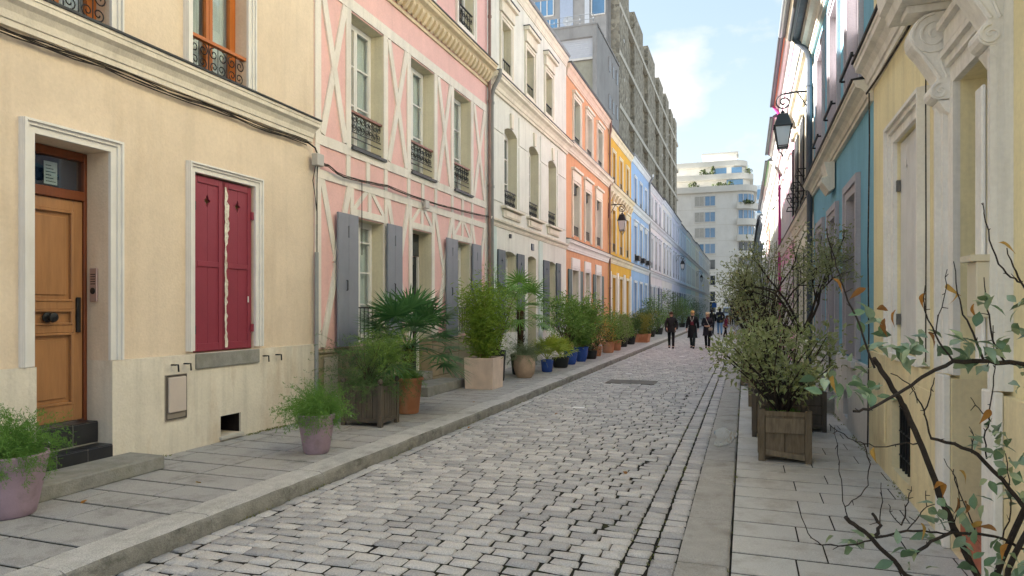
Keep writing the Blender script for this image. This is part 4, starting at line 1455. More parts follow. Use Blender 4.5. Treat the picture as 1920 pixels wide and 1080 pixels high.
far = [
    (40.8, 47.6, 'lilac_white_house', 'pale lilac house with navy ground floor shutters, next after the light blue house', LIL, NAVY, 9.15, '0'),
    (47.6, 54.4, 'grey_white_house', 'pale grey house with tall narrow windows, between the lilac house and the periwinkle house', PGW, None, 9.3, '0'),
    (54.4, 61.0, 'periwinkle_house', 'pale periwinkle house with dark first floor shutters and a lantern', plaster('periwinkle', 'c3cbe2', amt=.2), IRON, 9.25, 'l'),
    (61.0, 67.6, 'sky_blue_house', 'powder blue house with a blue first floor bay, far along the left row', plaster('powder_blue', 'a9c6de', amt=.2), NAVY, 9.1, '0'),
    (67.6, 74.2, 'turquoise_house', 'pale turquoise house far along the left row', plaster('pale_turq', 'b4d4d6', amt=.2), None, 9.2, '0'),
    (74.2, 80.8, 'mint_house', 'pale mint house with a teal door, far along the left row', plaster('pale_mint', 'c9dccb', amt=.2), None, 9.1, '0'),
    (80.8, 87.4, 'straw_house', 'pale straw house with a lantern, far along the left row', plaster('straw', 'dcd6b4', amt=.2), None, 9.3, 'l'),
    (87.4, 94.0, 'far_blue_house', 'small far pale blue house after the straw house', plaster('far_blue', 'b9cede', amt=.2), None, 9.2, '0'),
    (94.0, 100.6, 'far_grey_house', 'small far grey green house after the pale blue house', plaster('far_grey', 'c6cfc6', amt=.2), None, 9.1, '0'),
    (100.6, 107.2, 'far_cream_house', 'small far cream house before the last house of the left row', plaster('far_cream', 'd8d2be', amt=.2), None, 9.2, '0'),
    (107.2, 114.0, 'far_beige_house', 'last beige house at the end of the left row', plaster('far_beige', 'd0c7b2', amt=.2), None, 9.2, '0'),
]
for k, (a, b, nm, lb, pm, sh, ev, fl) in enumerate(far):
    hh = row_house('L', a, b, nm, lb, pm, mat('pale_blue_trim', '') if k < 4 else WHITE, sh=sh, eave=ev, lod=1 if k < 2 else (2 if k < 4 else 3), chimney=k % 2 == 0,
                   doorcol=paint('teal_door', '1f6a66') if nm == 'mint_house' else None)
    if fl == 'l':
        hh.lantern(a + 3.2 if k < 5 else a + 2.5, 6.0, .62, 'small black lantern on the periwinkle house' if k < 5 else 'far small black lantern on the straw house', group=None)

# ---------------------------------------------------------------- right row
RY = plaster('soft_yellow_plaster', 'f5e6b2', stain='dfc682', amt=.3, sat=.9)
RYP = plaster('soft_yellow_plinth', 'efdeb0', stain='b58a4a', amt=.35, var=.1, sat=.95)
RST = plaster('ivory_stone', 'f2ecdf', stain='9a886a', amt=.35)
h = House('R', 1.6, 8.14, 'soft_yellow_house', 'soft yellow house with scrolled stone doorway and closed white shutters, nearest on the right')
DR = (4.36, 5.05, RZ, 3.08)
SR = (5.97, 6.95, 1.20, 3.12)
BWN = (6.22, 6.95, .14, .80, .06, .22)
h.wall(1.14, 9.4, [DR, SR, (6.0, 6.9, 4.6, 6.4), (4.2, 5.1, 4.6, 6.4), (2.4, 3.2, 4.6, 6.4), (6.0, 6.8, 7.4, 8.6), (4.2, 5.0, 7.4, 8.6)], RY, reveal=.3, body=True)
h.wall(0.0, 1.14, [(DR[0], DR[1], RZ, 3), BWN], RYP, n=.045, reveal=.3, name='plinth', cap=True)
m = h.mb(); m.box(7.2, 7.9, .046, .06, .3, 1.0); h.part(m, 'plinth_panel', RYP, bevel=.006)
m = h.mb(); m.box(5.4, 6.05, .046, .058, .3, 1.0); h.part(m, 'plinth_panel', RYP, bevel=.006)
# barred basement window
w = h.window(BWN[0], BWN[1], BWN[2], BWN[3], IRON, DARKGLASS, reveal=.14, bars=(), leaves=1, fw=.03)
g = h.mb()
for k in range(7):
    s_ = BWN[0] + .05 + .105 * k
    g.tube([(s_, -.02, BWN[2]), (s_, -.02, BWN[3] - .03)], .011, 5)
for z_ in (.26, .48, .70): g.tube([(BWN[0], -.02, z_), (BWN[1], -.02, z_)], .009, 5)
h.part(g, 'grille', IRON, w)
# white shutters with lozenge holes
sm = (SR[0] + SR[1]) / 2
for (a, b) in ((SR[0] + .006, sm - .003), (sm + .003, SR[1] - .006)):
    o = h.shutter(a, b, SR[2] + .01, SR[3] - .01, WHITE, n=-.06, t=.035, hole='diamond')
    e = a if a < sm - .1 else b
    for zz in (1.5, 2.72):
        m = h.mb(); m.box(e - .035, e + .035, -.02, .01, zz - .05, zz + .05); h.part(m, 'hinge', mat('iron_grey', '6d6a63', rough=.6), o)
m = h.mb(); m.box(SR[0], SR[1], -.14, -.11, SR[2], SR[3]); h.part(m, 'backing_board', IRON)
h.surround(SR[0], SR[1], 1.16, SR[3], .17, RST, n=.06, steps=3, name='shutter_surround')
h.sill(SR[0] - .03, SR[1] + .03, 1.2, RST, n=.07, h=.06)
# doorway: stone jambs, mouldings, consoles and hood
h.surround(DR[0], DR[1], 1.165, DR[3], .22, RST, n=.07, steps=3, name='door_surround')
for (a, b) in ((DR[1] + .03, DR[1] + .23), (DR[0] - .23, DR[0] - .03)):
    m = h.mb(); m.box(a, b, .046, .09, RZ, 1.158); h.part(m, 'pedestal', RST, bevel=.006)
m = h.mb(); m.box(DR[0] - .16, DR[0] - .05, .1, .125, 1.3, 2.8); h.part(m, 'pilaster_panel', RST, bevel=.008)
m = h.mb(); m.box(DR[0], DR[1], -1.25, -1.2, 0, 3.1); m.box(DR[0], DR[1], -1.2, -.3, 3.1, 3.14)
m.box(DR[1] + .001, DR[1] + .05, -1.2, -.301, 0, 3.1); m.box(DR[0] - .05, DR[0] - .001, -1.2, -.301, 0, 3.1)
porch = h.part(m, 'porch', plaster('porch_grey', 'd5cfc6', amt=.25))
m = h.mb(); m.box(DR[0] + .002, DR[1] - .002, -1.2, .0, RZ - .01, .20); h.part(m, 'threshold', mat('red_tile', 'b06a52', rough=.7, var=.15, scale=6), porch)
for k in range(3):
    for q in range(3):
        m = h.mb(); m.box(DR[0] + .006 + .226 * k, DR[0] + .228 + .226 * k, -.72 + .24 * q, -.486 + .24 * q, .2, .212); h.part(m, 'tile', mat('red_tile', ''), porch, bevel=.003)
d = panel_door(h, DR[0] + .02, DR[1] - .02, .22, 2.5, -1.14, paint('ivory_door', 'd8d0c0'), ((.08, .4), (.46, .94)))
m = h.mb(); m.box(DR[1] - .016, DR[1] - .001, -.27, -.12, 1.92, 2.02); sw = h.part(m, 'switch_plate', paint('switch', 'd9d2c4'), bevel=.004)
m = h.mb(); m.box(DR[1] - .022, DR[1] - .0165, -.25, -.14, 1.935, 2.005); h.part(m, 'rocker', paint('switch', ''), sw, bevel=.003)
m = h.mb(); m.box(DR[0] - .2, DR[0] - .04, .072, .16, 1.55, 1.85); lb_ = h.part(m, 'letter_box', paint('ivory_box', 'ddd2b8'), bevel=.006)
m = h.mb(); m.box(DR[0] - .21, DR[0] - .03, .07, .19, 1.851, 1.885); h.part(m, 'letter_box_lid', paint('ivory_box', ''), lb_)

def console(h, sc, width, zt, zb, proj):
    """S-scroll console: volute above, tapering tail, small volute below"""
    H_ = zt - zb
    R1 = proj * .56
    c1 = (proj - R1 - .004, zt - R1 - .03)
    pts = []
    pts.append((0.0, zt - .02)); pts.append((c1[0], c1[1] + R1))
    for k in range(0, 11):
        a = math.pi / 2 - k * (math.pi * .78) / 10
        pts.append((c1[0] + R1 * math.cos(a), c1[1] + R1 * math.sin(a)))
    c2 = (proj * .30, zb + .085)
    r2 = .06
    pts += [(proj * .62, zt - H_ * .56), (proj * .42, zt - H_ * .70), (proj * .36, zb + .16)]
    for k in range(0, 8):
        a = math.pi * .35 - k * (math.pi * .95) / 7
        pts.append((c2[0] + r2 * math.cos(a), c2[1] + r2 * math.sin(a)))
    pts += [(0.0, zb + .03)]
    m = h.mb()
    m.prism([(sc - width / 2, n_ + .02, z_) for n_, z_ in pts], (width, 0, 0))
    m.box(sc - width * .56, sc + width * .56, .0, proj + .035, zt - .0195, zt + .03)
    m.prism([(sc - width * .5, .02, zb + .02), (sc - width * .5, .11, zb + .02), (sc - width * .5, .07, zb - .05), (sc - width * .5, .02, zb - .09)], (width, 0, 0))
    o = h.part(m, 'console', RST, bevel=.004)
    for sd in (-1, 1):
        v = h.mb()
        s_ = sc + sd * (width / 2 + .001)
        for (cc, R_, tn) in ((c1, R1 * .96, 2.6), (c2, r2 * .9, 1.6)):
            P = []
            n = 40
            for k in range(n + 1):
                f = k / n
                a = math.pi * .5 - f * tn * 2 * math.pi
                rr = R_ * (1 - f * .93)
                P.append((s_, cc[0] + .02 + rr * math.cos(a), cc[1] + rr * math.sin(a)))
            v.tube(P, [.0125 * (1 - .55 * k / n) for k in range(n + 1)], 5)
        tail = [(s_, c1[0] + .02 + R1 * .9, c1[1] - R1 * .3), (s_, proj * .64, zt - H_ * .55), (s_, proj * .43, zt - H_ * .70), (s_, proj * .37, zb + .17)]
        v.tube(tail, .011, 5)
        tail = [(s_, c1[0] + .02 - R1 * .2, c1[1] - R1 * .95), (s_, proj * .34, zt - H_ * .60), (s_, proj * .22, zt - H_ * .74), (s_, proj * .2, zb + .18)]
        v.tube(tail, .009, 5)
        h.part(v, 'volute', RST, o, smooth=True)
    return o
console(h, DR[1] + .15, .17, 3.60, 2.96, .26)
console(h, DR[0] - .13, .17, 3.60, 2.96, .26)
m = h.mb(); m.prism([(3.9, .0, 3.632), (3.9, .34, 3.632), (3.9, .36, 3.70), (3.9, .40, 3.72), (3.9, .42, 3.86), (3.9, .0, 3.90)], (1.56, 0, 0)); h.part(m, 'hood', RST)
m = h.mb(); m.box(DR[0] - .02, DR[1] + .02, .0, .09, 3.31, 3.42); m.box(DR[0] - .02, DR[1] + .02, .0, .13, 3.421, 3.47); h.part(m, 'frieze', RST)
h.cornice(3.98, 4.27, .20, RST, s0=5.47, cap=IRON)
h.cornice(3.98, 4.27, .20, RST, s0=1.62, s1=5.46, cap=IRON)
for a in (2.4, 4.2, 6.0):
    h.window(a, a + .85, 4.6, 6.4, WHITE, DARKGLASS); h.surround(a, a + .85, 4.55, 6.4, .12, RST)
h.roof(9.4, chimney=True)
h.cornice(9.1, 9.39, .2, RST, name='eaves_cornice')
m = h.mb()
m.tube([(7.98, .07, 3.9), (8.02, .06, 3.4), (8.05, .07, 2.2), (8.06, .06, 1.3), (8.07, .07, .1)], .008, 5)
m.tube([(5.2, .05, 3.93), (6.4, .05, 3.91), (7.4, .05, 3.93), (8.0, .09, 3.90)], .012, 5)
m.tube([(5.64, .06, 3.93), (5.66, .06, 3.1), (5.65, .06, 2.2), (5.66, .06, 1.2)], .005, 5)
h.part(m, 'cable', mat('cable', ''))

BL = plaster('petrol_blue_plaster', '72b6cd', stain='3f7c94', amt=.25)
MAUVE = plaster('mauve_grey', 'b8b0b4', stain='8f888c', amt=.2)
LSTONE = plaster('light_plinth', 'd6d2cb', stain='8f8a80', amt=.3)
h = House('R', 8.14, 14.85, 'petrol_blue_house', 'petrol blue house with pale grey window surrounds on the right, beside the soft yellow house')
GB = [(9.2, 10.0, .95, 3.05), (11.15, 11.95, .22, 3.0), (13.0, 13.8, 1.0, 3.0)]
UB = [(8.95, 9.95, 4.32, 6.3), (10.95, 11.9, 4.32, 6.3), (12.95, 13.9, 4.32, 6.3)]
h.wall(.95, 7.1, GB + UB, BL, reveal=.2, body=True, rmat=MAUVE)
h.wall(0.0, .95, [(11.15, 11.95, 0, 3), (9.7, 10.15, .15, .52, .15, .12)], LSTONE, n=.05, reveal=.2, name='plinth', cap=True)
m = h.mb(); m.box(9.7, 10.15, -.13, -.1, .14, .52); h.part(m, 'cellar_light', DARKGLASS)
for k, (a, b, z0, z1) in enumerate(GB):
    if k == 1:
        panel_door(h, a + .02, b - .02, .25, 2.6, -.15, paint('mauve_door', '9d949a'), ((.08, .4), (.46, .94)))
        m = h.mb(); m.box(a + .002, b - .002, -.2, -.14, 2.605, 2.995); h.part(m, 'transom', DARKGLASS)
        m = h.mb(); m.box(a - .1, b + .1, -.2, .3, RZ, .24); h.part(m, 'doorstep', STONE, bevel=.01)
    else:
        w = h.window(a, b, z0, z1, WHITE, DARKGLASS, reveal=.15, bars=(.33, .66))
        m = h.mb()
        for q in range(26): m.prism([(a + .06, -.14, z0 + .08 + q * .073), (a + .06, -.11, z0 + .06 + q * .073), (a + .06, -.11, z0 + .07 + q * .073), (a + .06, -.14, z0 + .09 + q * .073)], (b - a - .12, 0, 0))
        h.part(m, 'louvre_blind', mat('mauve_grey', ''), w)
        h.sill(a - .12, b + .12, z0, LSTONE, n=.10, h=.08, parent=w)
    h.surround(a, b, z0 + .03, z1, .2, MAUVE, n=.055, steps=2)
h.cornice(3.86, 4.10, .20, CREAMTRIM, cap=IRON)
for k, (a, b, z0, z1) in enumerate(UB):
    w = h.window(a, b, z0, z1, WHITE, DARKGLASS, reveal=.15, bars=(.33, .66))
    m = h.mb(); m.box(a + .02, b - .02, -.13, -.1, z0, z1); h.part(m, 'closed_blind', mat('mauve_grey', ''), w)
    h.surround(a, b, z0 - .1, z1, .16, MAUVE, n=.05, steps=2)
    m = h.mb(); m.box(a - .05, b + .05, .02, .14, z0 - .16, z0 - .105); m.box(a - .02, b + .02, .09, .12, z0 + .33, z0 + .37)
    m.tube([(a, .105, z0 + .33), (a, .05, z0 + .33)], .015, 4); m.tube([(b, .105, z0 + .33), (b, .05, z0 + .33)], .015, 4)
    h.part(m, 'guard_rail', IRON, w)
m = h.mb()
m.prism([(11.3, .02, 3.45), (11.3, .1, 3.40), (11.3, .20, 3.56), (11.3, .20, 3.62), (11.3, .12, 3.64), (11.3, .17, 3.86), (11.3, .02, 3.86)], (.5, 0, 0)); h.part(m, 'keystone', CREAMTRIM)
h.cornice(6.75, 7.09, .26, CREAMTRIM, name='eaves_cornice')
h.roof(7.1, over=.38, rise=2.6, gutter=DZINC, chimney=True)
h.downpipe(14.80, RZ, 7.0, mat('slate_pipe', '4a5058', rough=.5, var=.15), r=.055, over=.36)
h.lantern(14.93, 6.05, .66, 'black lantern on a scrolled bracket at the end of the petrol blue house', name='wall_lantern')

CRM = plaster('right_cream', 'e3dac4', stain='a8967a', amt=.25)
BLK = paint('black_shutter', '222426', rough=.5)
hc = row_house('R', 14.85, 20.45, 'right_cream_house', 'cream house with black open shutters on the right, beyond the lantern', CRM, CREAMTRIM, sh=BLK, eave=9.3, gutter=ZINC, balcony=True)
for c in (14.85 + 5.6 * .2, 14.85 + 2.8, 14.85 + 5.6 * .8):
    for (x0, x1) in ((c - .80, c - .42), (c + .42, c + .80)):
        hc.shutter(x0, x1, 4.15, 5.95, BLK, n=.055, t=.035, hole=None)
    m = hc.mb()
    for zz in (4.25, 4.6):
        m.tube([(c - .4, .05, zz), (c - .4, .25, zz), (c + .4, .25, zz), (c + .4, .05, zz)], .014, 4)
    m.tube([(c - .4, .25, 4.6), (c - .4, .05, 4.25)], .012, 4); m.tube([(c + .4, .25, 4.6), (c + .4, .05, 4.25)], .012, 4)
    hc.part(m, 'flower_box_bracket', IRON)
PKR = plaster('candy_pink', 'e6a6c0', stain='c98aa4', amt=.2)
hp = row_house('R', 20.45, 27.4, 'candy_pink_house', 'candy pink house with a magenta drainpipe on the right', PKR, WHITE, eave=9.3, soffit=mat('brick_soffit', 'b5785e', rough=.9, var=.15), pipe=paint('magenta_pipe', 'c0408c'))
m = hp.mb(); m.box(20.46, 20.95, -.8, .12, 9.35, 11.2); hp.part(m, 'party_wall_stack', CREAMTRIM)
rfar = [
    (27.4, 34.0, 'right_white_house', 'white house with dark balconies beyond the candy pink house', plaster('r_white', 'dcd8d0', amt=.2), None, 8.9, paint('plum_soffit', '8a5470')),
    (34.0, 40.6, 'green_eaves_house', 'house with bright green eaves on the right, behind the planter trees', plaster('r_green', 'cfd8b8', amt=.2), None, 8.6, paint('green_soffit', '4f9a3c')),
    (40.6, 47.2, 'rust_house', 'rust brown house on the right, behind the planter trees', plaster('r_rust', 'a8583a', amt=.2), None, 8.8, None),
    (47.2, 53.8, 'right_grey_house', 'slate grey house on the right after the rust brown house', plaster('r_grey', '9aa0aa', amt=.2), None, 9.0, None),
    (53.8, 60.4, 'right_navy_house', 'navy blue house far along the right row', plaster('r_navy', '4a5878', amt=.2), None, 8.6, None),
    (60.4, 67.0, 'right_sand_house', 'sand coloured house far along the right row', plaster('r_sand', 'cbbd9e', amt=.2), None, 8.8, None),
    (67.0, 90.0, 'right_long_house', 'long pale terrace at the far end of the right row', plaster('r_pale', 'cfcac0', amt=.2), None, 8.8, None),
    (90.0, 114.0, 'right_end_terrace', 'last pale terrace of the right row, by the crossing street', plaster('r_pale2', 'c9c6bf', amt=.2), None, 8.6, None),
]
for k, (a, b, nm, lb, pm, sh, ev, sf) in enumerate(rfar):
    row_house('R', a, b, nm, lb, pm, WHITE, sh=sh, eave=ev, lod=1 if k < 1 else 3, soffit=sf, chimney=k % 2 == 0, hoods=k < 2, balcony=k < 1)

# ================================================================== tall buildings behind the left row
CONC = mat('grey_concrete', 'a09e9c', rough=.9, var=.12, scale=.6, bump=.15, bscale=8, stain='6e6c68', stain_amt=.5, stain_scale=(.5, .5, .12))
CONC2 = mat('pale_concrete_band', 'cfcabd', rough=.9, var=.1, scale=1, bump=.1)
def pebble_mat():
    m = bpy.data.materials.new('pebble_panel')
    m.use_nodes = True
    N, L = m.node_tree.nodes, m.node_tree.links
    b = N['Principled BSDF']
    b.inputs['Roughness'].default_value = .95
    geo = N.new('ShaderNodeNewGeometry')
    vo = N.new('ShaderNodeTexVoronoi'); vo.inputs['Scale'].default_value = 2.6
    L.new(geo.outputs['Position'], vo.inputs['Vector'])
    rp = N.new('ShaderNodeValToRGB')
    cols = ['7d776a', 'c4bcaa', 'a09887', 'ded6c4', 'b2aa98']
    e = rp.color_ramp.elements
    for i, c in enumerate(cols):
        q = e[0] if i == 0 else (e[1] if i == len(cols) - 1 else e.new(i / 4))
        q.position = i / 4; q.color = lin(c)
    sx = N.new('ShaderNodeSeparateColor')
    L.new(vo.outputs['Color'], sx.inputs['Color'])
    L.new(sx.outputs['Red'], rp.inputs['Fac'])
    L.new(rp.outputs['Color'], b.inputs['Base Color'])
    bp = N.new('ShaderNodeBump'); bp.inputs['Strength'].default_value = .9; bp.inputs['Distance'].default_value = .15; bp.invert = True
    L.new(vo.outputs['Distance'], bp.inputs['Height'])
    L.new(bp.outputs['Normal'], b.inputs['Normal'])
    return m
PEB = pebble_mat()
XB = -12.35
gb = thing('grey_apartment_block', 'grey concrete apartment block with roof terrace behind the white and orange houses', 'building', (XB - 8, 62, 0))
YA, YB2 = 58.0, 69.0
zt = 26.7
m = MB(); m.box(XB - 18, XB - .001, YA + .61, YB2 - .01, 0, zt - .1); body = m.build('body', CONC, gb)
m = MB()
m.box(XB - 18, XB, YA, YA + .6, 25.7, zt); m.box(XB - .38, XB, YA, YA + .6, 0, 25.699); m.box(XB - 18, XB - 3.6, YA, YA + .6, 0, 25.699)
m.build('frame_wall', CONC, gb)
m = MB(); m.box(XB - 3.59, XB - .39, YA + .3, YA + .6, 23.95, 25.69); sw = m.build('rolling_shutter', paint('shutter_white', 'd4d6dc'), gb)
m = MB()
for k in range(9): m.box(XB - 3.58, XB - .4, YA + .27, YA + .2995, 24.0 + k * .185, 24.15 + k * .185)
m.build('shutter_slats', paint('shutter_white', ''), sw)
m = MB(); m.box(XB - 3.59, XB - .39, YA + .15, YA + .29, 23.75, 23.94); m.build('shutter_rail', WHITE, sw)
m = MB(); m.box(XB - 3.59, XB - .39, YA + .4, YA + .6, 12, 23.74); m.build('infill_panel', mat('grey_panel', 'a3a091', rough=.8, var=.1), gb)
m = MB(); m.box(XB - 18, XB + .06, YA - .06, YB2 - .02, zt + .001, zt + .16); m.build('parapet', CONC, gb)
for zz in (25.65, 22.1, 18.6, 15.1):
    for k in range(3):
        yv = 63.4 + 1.95 * k
        m = MB(); m.box(XB - .05, XB + .02, yv, yv + .8, zz - 1.25, zz); w = m.build('slot_window', DARKGLASS, gb)
        m = MB(); m.box(XB + .001, XB + .1, yv - .14, yv - .001, zz - 1.35, zz + .05); m.build('jamb', CONC, w)
YU = 68.0
XU = -13.48
m = MB(); m.box(XU - 20, XU, YU, YU + 8, zt - .05, 42); m.build('upper_storeys', CONC, gb)
for (xa, xb, za, zb_, g_, mull) in ((-15.0, -13.6, 32.0, 36, SKYGLASS, 1), (-15.75, -15.25, 31.1, 37, paint('white_panel', 'd4d8de'), 0), (-18.4, -17.0, 31.2, 37, paint('pale_blue_panel', 'b4c0d4'), 0), (-21.9, -19.1, 32.6, 34.2, SKYGLASS, 4), (-20.4, -18.6, 31.0, 32.1, SKYGLASS, 2)):
    m = MB(); m.box(xa, xb, YU - .08, YU - .001, za, zb_); w = m.build('window', g_, gb)
    if mull:
        m = MB()
        for k in range(mull + 1):
            x_ = xa + (xb - xa) * k / mull
            m.box(x_ - .05, x_ + .05, YU - .16, YU - .081, za, zb_)
        m.box(xa, xb, YU - .15, YU - .001, za - .1, za)
        m.build('frame', WHITE, w)
m = MB()
for k in range(9):
    x_ = XB - 10 + k * 1.2
    m.tube([(x_, YA + .4, zt + .16), (x_, YA + .4, zt + 1.15)], .022, 4)
for zz in (.7, 1.15): m.tube([(XB - 10, YA + .4, zt + zz), (XB - .3, YA + .4, zt + zz)], .025, 4)
m.build('terrace_railing', ZINC, gb)
m = MB()
c = Vector((XB - 2.9, YA + 1, zt + .95))
m.loft([[(c.x + r_ * math.cos(a) + t_ * .5, c.y - t_, c.z + r_ * math.sin(a) * .9 + .4 * t_) for a in [2 * math.pi * q / 14 for q in range(14)]] for r_, t_ in ((.1, -.1), (.38, .0), (.5, .12))], True)
m.tube([(c.x, c.y, zt + .1), (c.x, c.y, c.z)], .04, 5)
m.build('satellite_dish', paint('dish', 'c9ccd0'), gb, smooth=True)

pb = thing('pebble_clad_block', 'tall block clad in brown pebble panels with vertical ribs behind the left row', 'building', (XB - 8, 100, 0))
YS = [69.2, 79.2, 90.8, 103, 112, 120, 127, 133.5]
m = MB(); m.box(XB - 14, XB - .9, 69.1, 133.6, 0, 36.6); m.build('body', CONC, pb)
for k, (a, b) in enumerate(zip(YS[:-1], YS[1:])):
    wd = (b - a)
    m = MB()
    m.box(XB - .9, XB, a, a + wd * .60, 0.0, 37.0 - .3 * (k % 2))
    m.build('pebble_panel', PEB, pb)
    m = MB()
    m.box(XB - .899, XB - .45, a + wd * .605, b - .01, 0.0, 36.4)
    m.build('recess_panel', PEB, pb)
for zz in (6.0, 11.5, 17.0, 22.5, 28.0, 33.0):
    for k, (a, b) in enumerate(zip(YS[:-1], YS[1:])):
        m = MB(); m.box(XB - .4, XB + .08, a + .03, b - .03, zz, zz + .5); m.build('concrete_band', CONC2, pb)

# ================================================================== building across the end of the street
YE = 140.0
EW = mat('end_white_stone', 'e9e6df', rough=.85, var=.08, scale=.3, bump=.05, bscale=4, stain='b8ae9c', stain_amt=.3, stain_scale=(.4, .4, .12))
EW2 = mat('end_band', 'dedad0', rough=.85, var=.08, scale=.3, bump=.05)
eb = thing('end_apartment_building', 'cream apartment building with rounded corner balconies closing the street', 'building', (-6, YE + 4, 0))
def rounded(x0, x1, ya, yb, z0, z1, r, n=8):
    """plan with the near right corner rounded"""
    pts = [(x0, ya)]
    for k in range(n + 1):
        a = -math.pi / 2 + (math.pi / 2) * k / n
        pts.append((x1 - r + r * math.cos(a), ya + r + r * math.sin(a)))
    pts += [(x1, yb), (x0, yb)]
    return [(p[0], p[1], z0) for p in pts], z1 - z0
def slab(x0, x1, ya, yb, z0, z1, r, name, mt, smooth=False):
    p, hgt = rounded(x0, x1, ya, yb, z0, z1, r)
    mm = MB(); mm.prism(p, (0, 0, hgt))
    return mm.build(name, mt, eb)
F0 = 3.2
slab(-40, 1.7, YE, YE + 16, 0, 24.9, 3.2, 'lower_storeys', EW)
slab(-40, 2.3, YE - .6, YE + 16, 24.91, 26.1, 3.4, 'balcony_parapet', EW2)
slab(-40, .9, YE + 2.2, YE + 15, 26.11, 27.7, 3.0, 'set_back_storey', EW)
slab(-40, 1.6, YE + 1.2, YE + 15, 27.71, 28.8, 3.0, 'balcony_parapet', EW2)
slab(-40, 0.0, YE + 3.6, YE + 14, 28.81, 30.7, 3.0, 'set_back_storey', EW)
slab(-40, 0.5, YE + 3.0, YE + 14, 30.71, 31.8, 3.0, 'roof_parapet', EW2)
m = MB(); m.box(-8.3, -1.6, YE + 5, YE + 10, 31.81, 33.5); m.build('roof_house', EW, eb)
m = MB(); m.box(-8.6, -1.3, YE + 4.7, YE + 10.3, 33.51, 33.9); m.build('roof_house_slab', EW2, eb)
for k in range(7):
    z = 2.75 + F0 * k
    # joint lines of the cladding
    m = MB(); m.box(-18, -1.6, YE - .03, YE - .001, z + 2.75, z + 2.86); m.build('storey_band', EW2, eb)
    for (xa, xb, blind) in ((-9.6, -7.9, k % 2 == 0 or k > 4), (-7.6, -5.7, False)):
        m = MB(); m.box(xa, xb, YE - .06, YE + .05, z + .35, z + 2.2)
        w = m.build('window', mat('shutter_grey', 'b9b6ae', rough=.6) if blind else (SKYGLASS if k > 2 else DARKGLASS), eb)
        m = MB(); m.box(xa - .1, xa - .001, YE - .12, YE - .0, z + .25, z + 2.3); m.box(xb + .001, xb + .1, YE - .12, YE, z + .25, z + 2.3); m.box(xa, xb, YE - .12, YE - .061, z + 2.2, z + 2.3); m.box(xa - .1, xb + .1, YE - .2, YE - .001, z + .13, z + .249)
        m.box((xa + xb) / 2 - .04, (xa + xb) / 2 + .04, YE - .12, YE - .0605, z + .35, z + 2.199)
        m.build('frame', WHITE, w)
    # rounded balcony at the corner, glazed behind
    m = MB(); p, _h = rounded(-1.3, 1.76, YE - .05, YE + 4, z + .5, 0, 3.05); m.prism(p, (0, 0, 1.9)); g = m.build('corner_window', DARKGLASS if k < 4 else SKYGLASS, eb)
    m = MB()
    for q in range(6):
        a = -math.pi / 2 + (math.pi / 2) * q / 5
        m.tube([(-1.3 + 3.08 * math.cos(a) , YE + 3.0 + 3.08 * math.sin(a) - .02, z + .5), (-1.3 + 3.08 * math.cos(a), YE + 3.0 + 3.08 * math.sin(a) - .02, z + 2.4)], .07, 4)
    m.build('mullion', WHITE, g)
    if k >= 2:
        p, _h = rounded(-1.5, 2.5, YE - .9, YE + 4, z - .62, 0, 3.6)
        m = MB(); m.prism(p, (0, 0, 1.25)); m.build('balcony', EW2, eb)
for (xa, xb, y_, z0_) in ((-6.0, -3.6, YE + 3.5, 28.9), (-2.6, -.6, YE + 3.5, 28.9), (-3.5, -.4, YE + 2.1, 26.15)):
    m = MB(); m.box(xa, xb, y_, y_ + .2, z0_, z0_ + 1.5); m.build('window', SKYGLASS, eb)
m = MB(); m.box(-2.6, 1.1, YE - .05, YE + .2, 0, 3.6); m.build('gateway', mat('gate_dark', '3a2f28', rough=.8), eb)
m = MB(); m.box(-7.4, -5.6, YE - .05, YE + .05, .8, 3.4); m.build('window', DARKGLASS, eb)
m = MB(); m.loft([[(-3.6 + .42 * math.cos(a), YE - t_, 3.0 + .42 * math.sin(a)) for a in [2 * math.pi * q / 20 for q in range(20)]] for t_ in (.01, .1)]); rs = m.build('round_sign', paint('sign_dark', '1f2a3c'), eb)
m = MB(); m.box(-3.68, -3.52, YE - .13, YE - .101, 2.78, 3.2)
m.build('mark', WHITE, rs)
gl = thing('far_glass_building', 'pale glass-fronted building half hidden beyond the end building', 'building', (12, 175, 0))
m = MB(); m.box(2.2, 24, 170, 190, 0, 31); m.build('body', mat('far_pale', 'cfd6da', rough=.6, var=.1, scale=.2), gl)
for k in range(9):
    for q in range(5):
        m = MB(); m.box(2.7 + q * 4.2, 6.4 + q * 4.2, 169.8, 170.02, 2.0 + k * 3.2, 4.4 + k * 3.2); m.build('window', SKYGLASS if (k + q) % 3 else DARKGLASS, gl)
# plants on the upper balconies of the end building
gq = random.Random(31)
BUSH = mat('balcony_green', '4b5a32', rough=.9, var=.3, scale=3, per='island', per_amt=.5, hue=['3a4a28', '5d6a3c', '6b6a44'])
def tuft(cx, cy, cz, sx, sz, n):
    m = MB()
    for _ in range(n):
        a, b, t = gq.uniform(0, 6.28), gq.uniform(0, 1), gq.uniform(0, 6.28)
        x, y_, z = cx + sx * math.cos(a) * b, cy + .4 * math.sin(a) * b, cz + sz * gq.random() * (1 - .5 * b)
        s_ = .28
        m.poly([(x - s_ * math.cos(t), y_, z - s_ * .5), (x, y_ - .15, z - s_ * math.sin(t)), (x + s_ * math.cos(t), y_, z + s_ * .5), (x, y_ + .1, z + s_)])
    m.build('balcony_plant', BUSH, eb, normals=False)
tuft(-8.0, YE + 2.0, 28.7, 1.0, 1.4, 60); tuft(-6.2, YE + 2.0, 28.7, .7, 2.0, 60); tuft(.6, YE + 2.4, 28.6, .9, 1.6, 60)
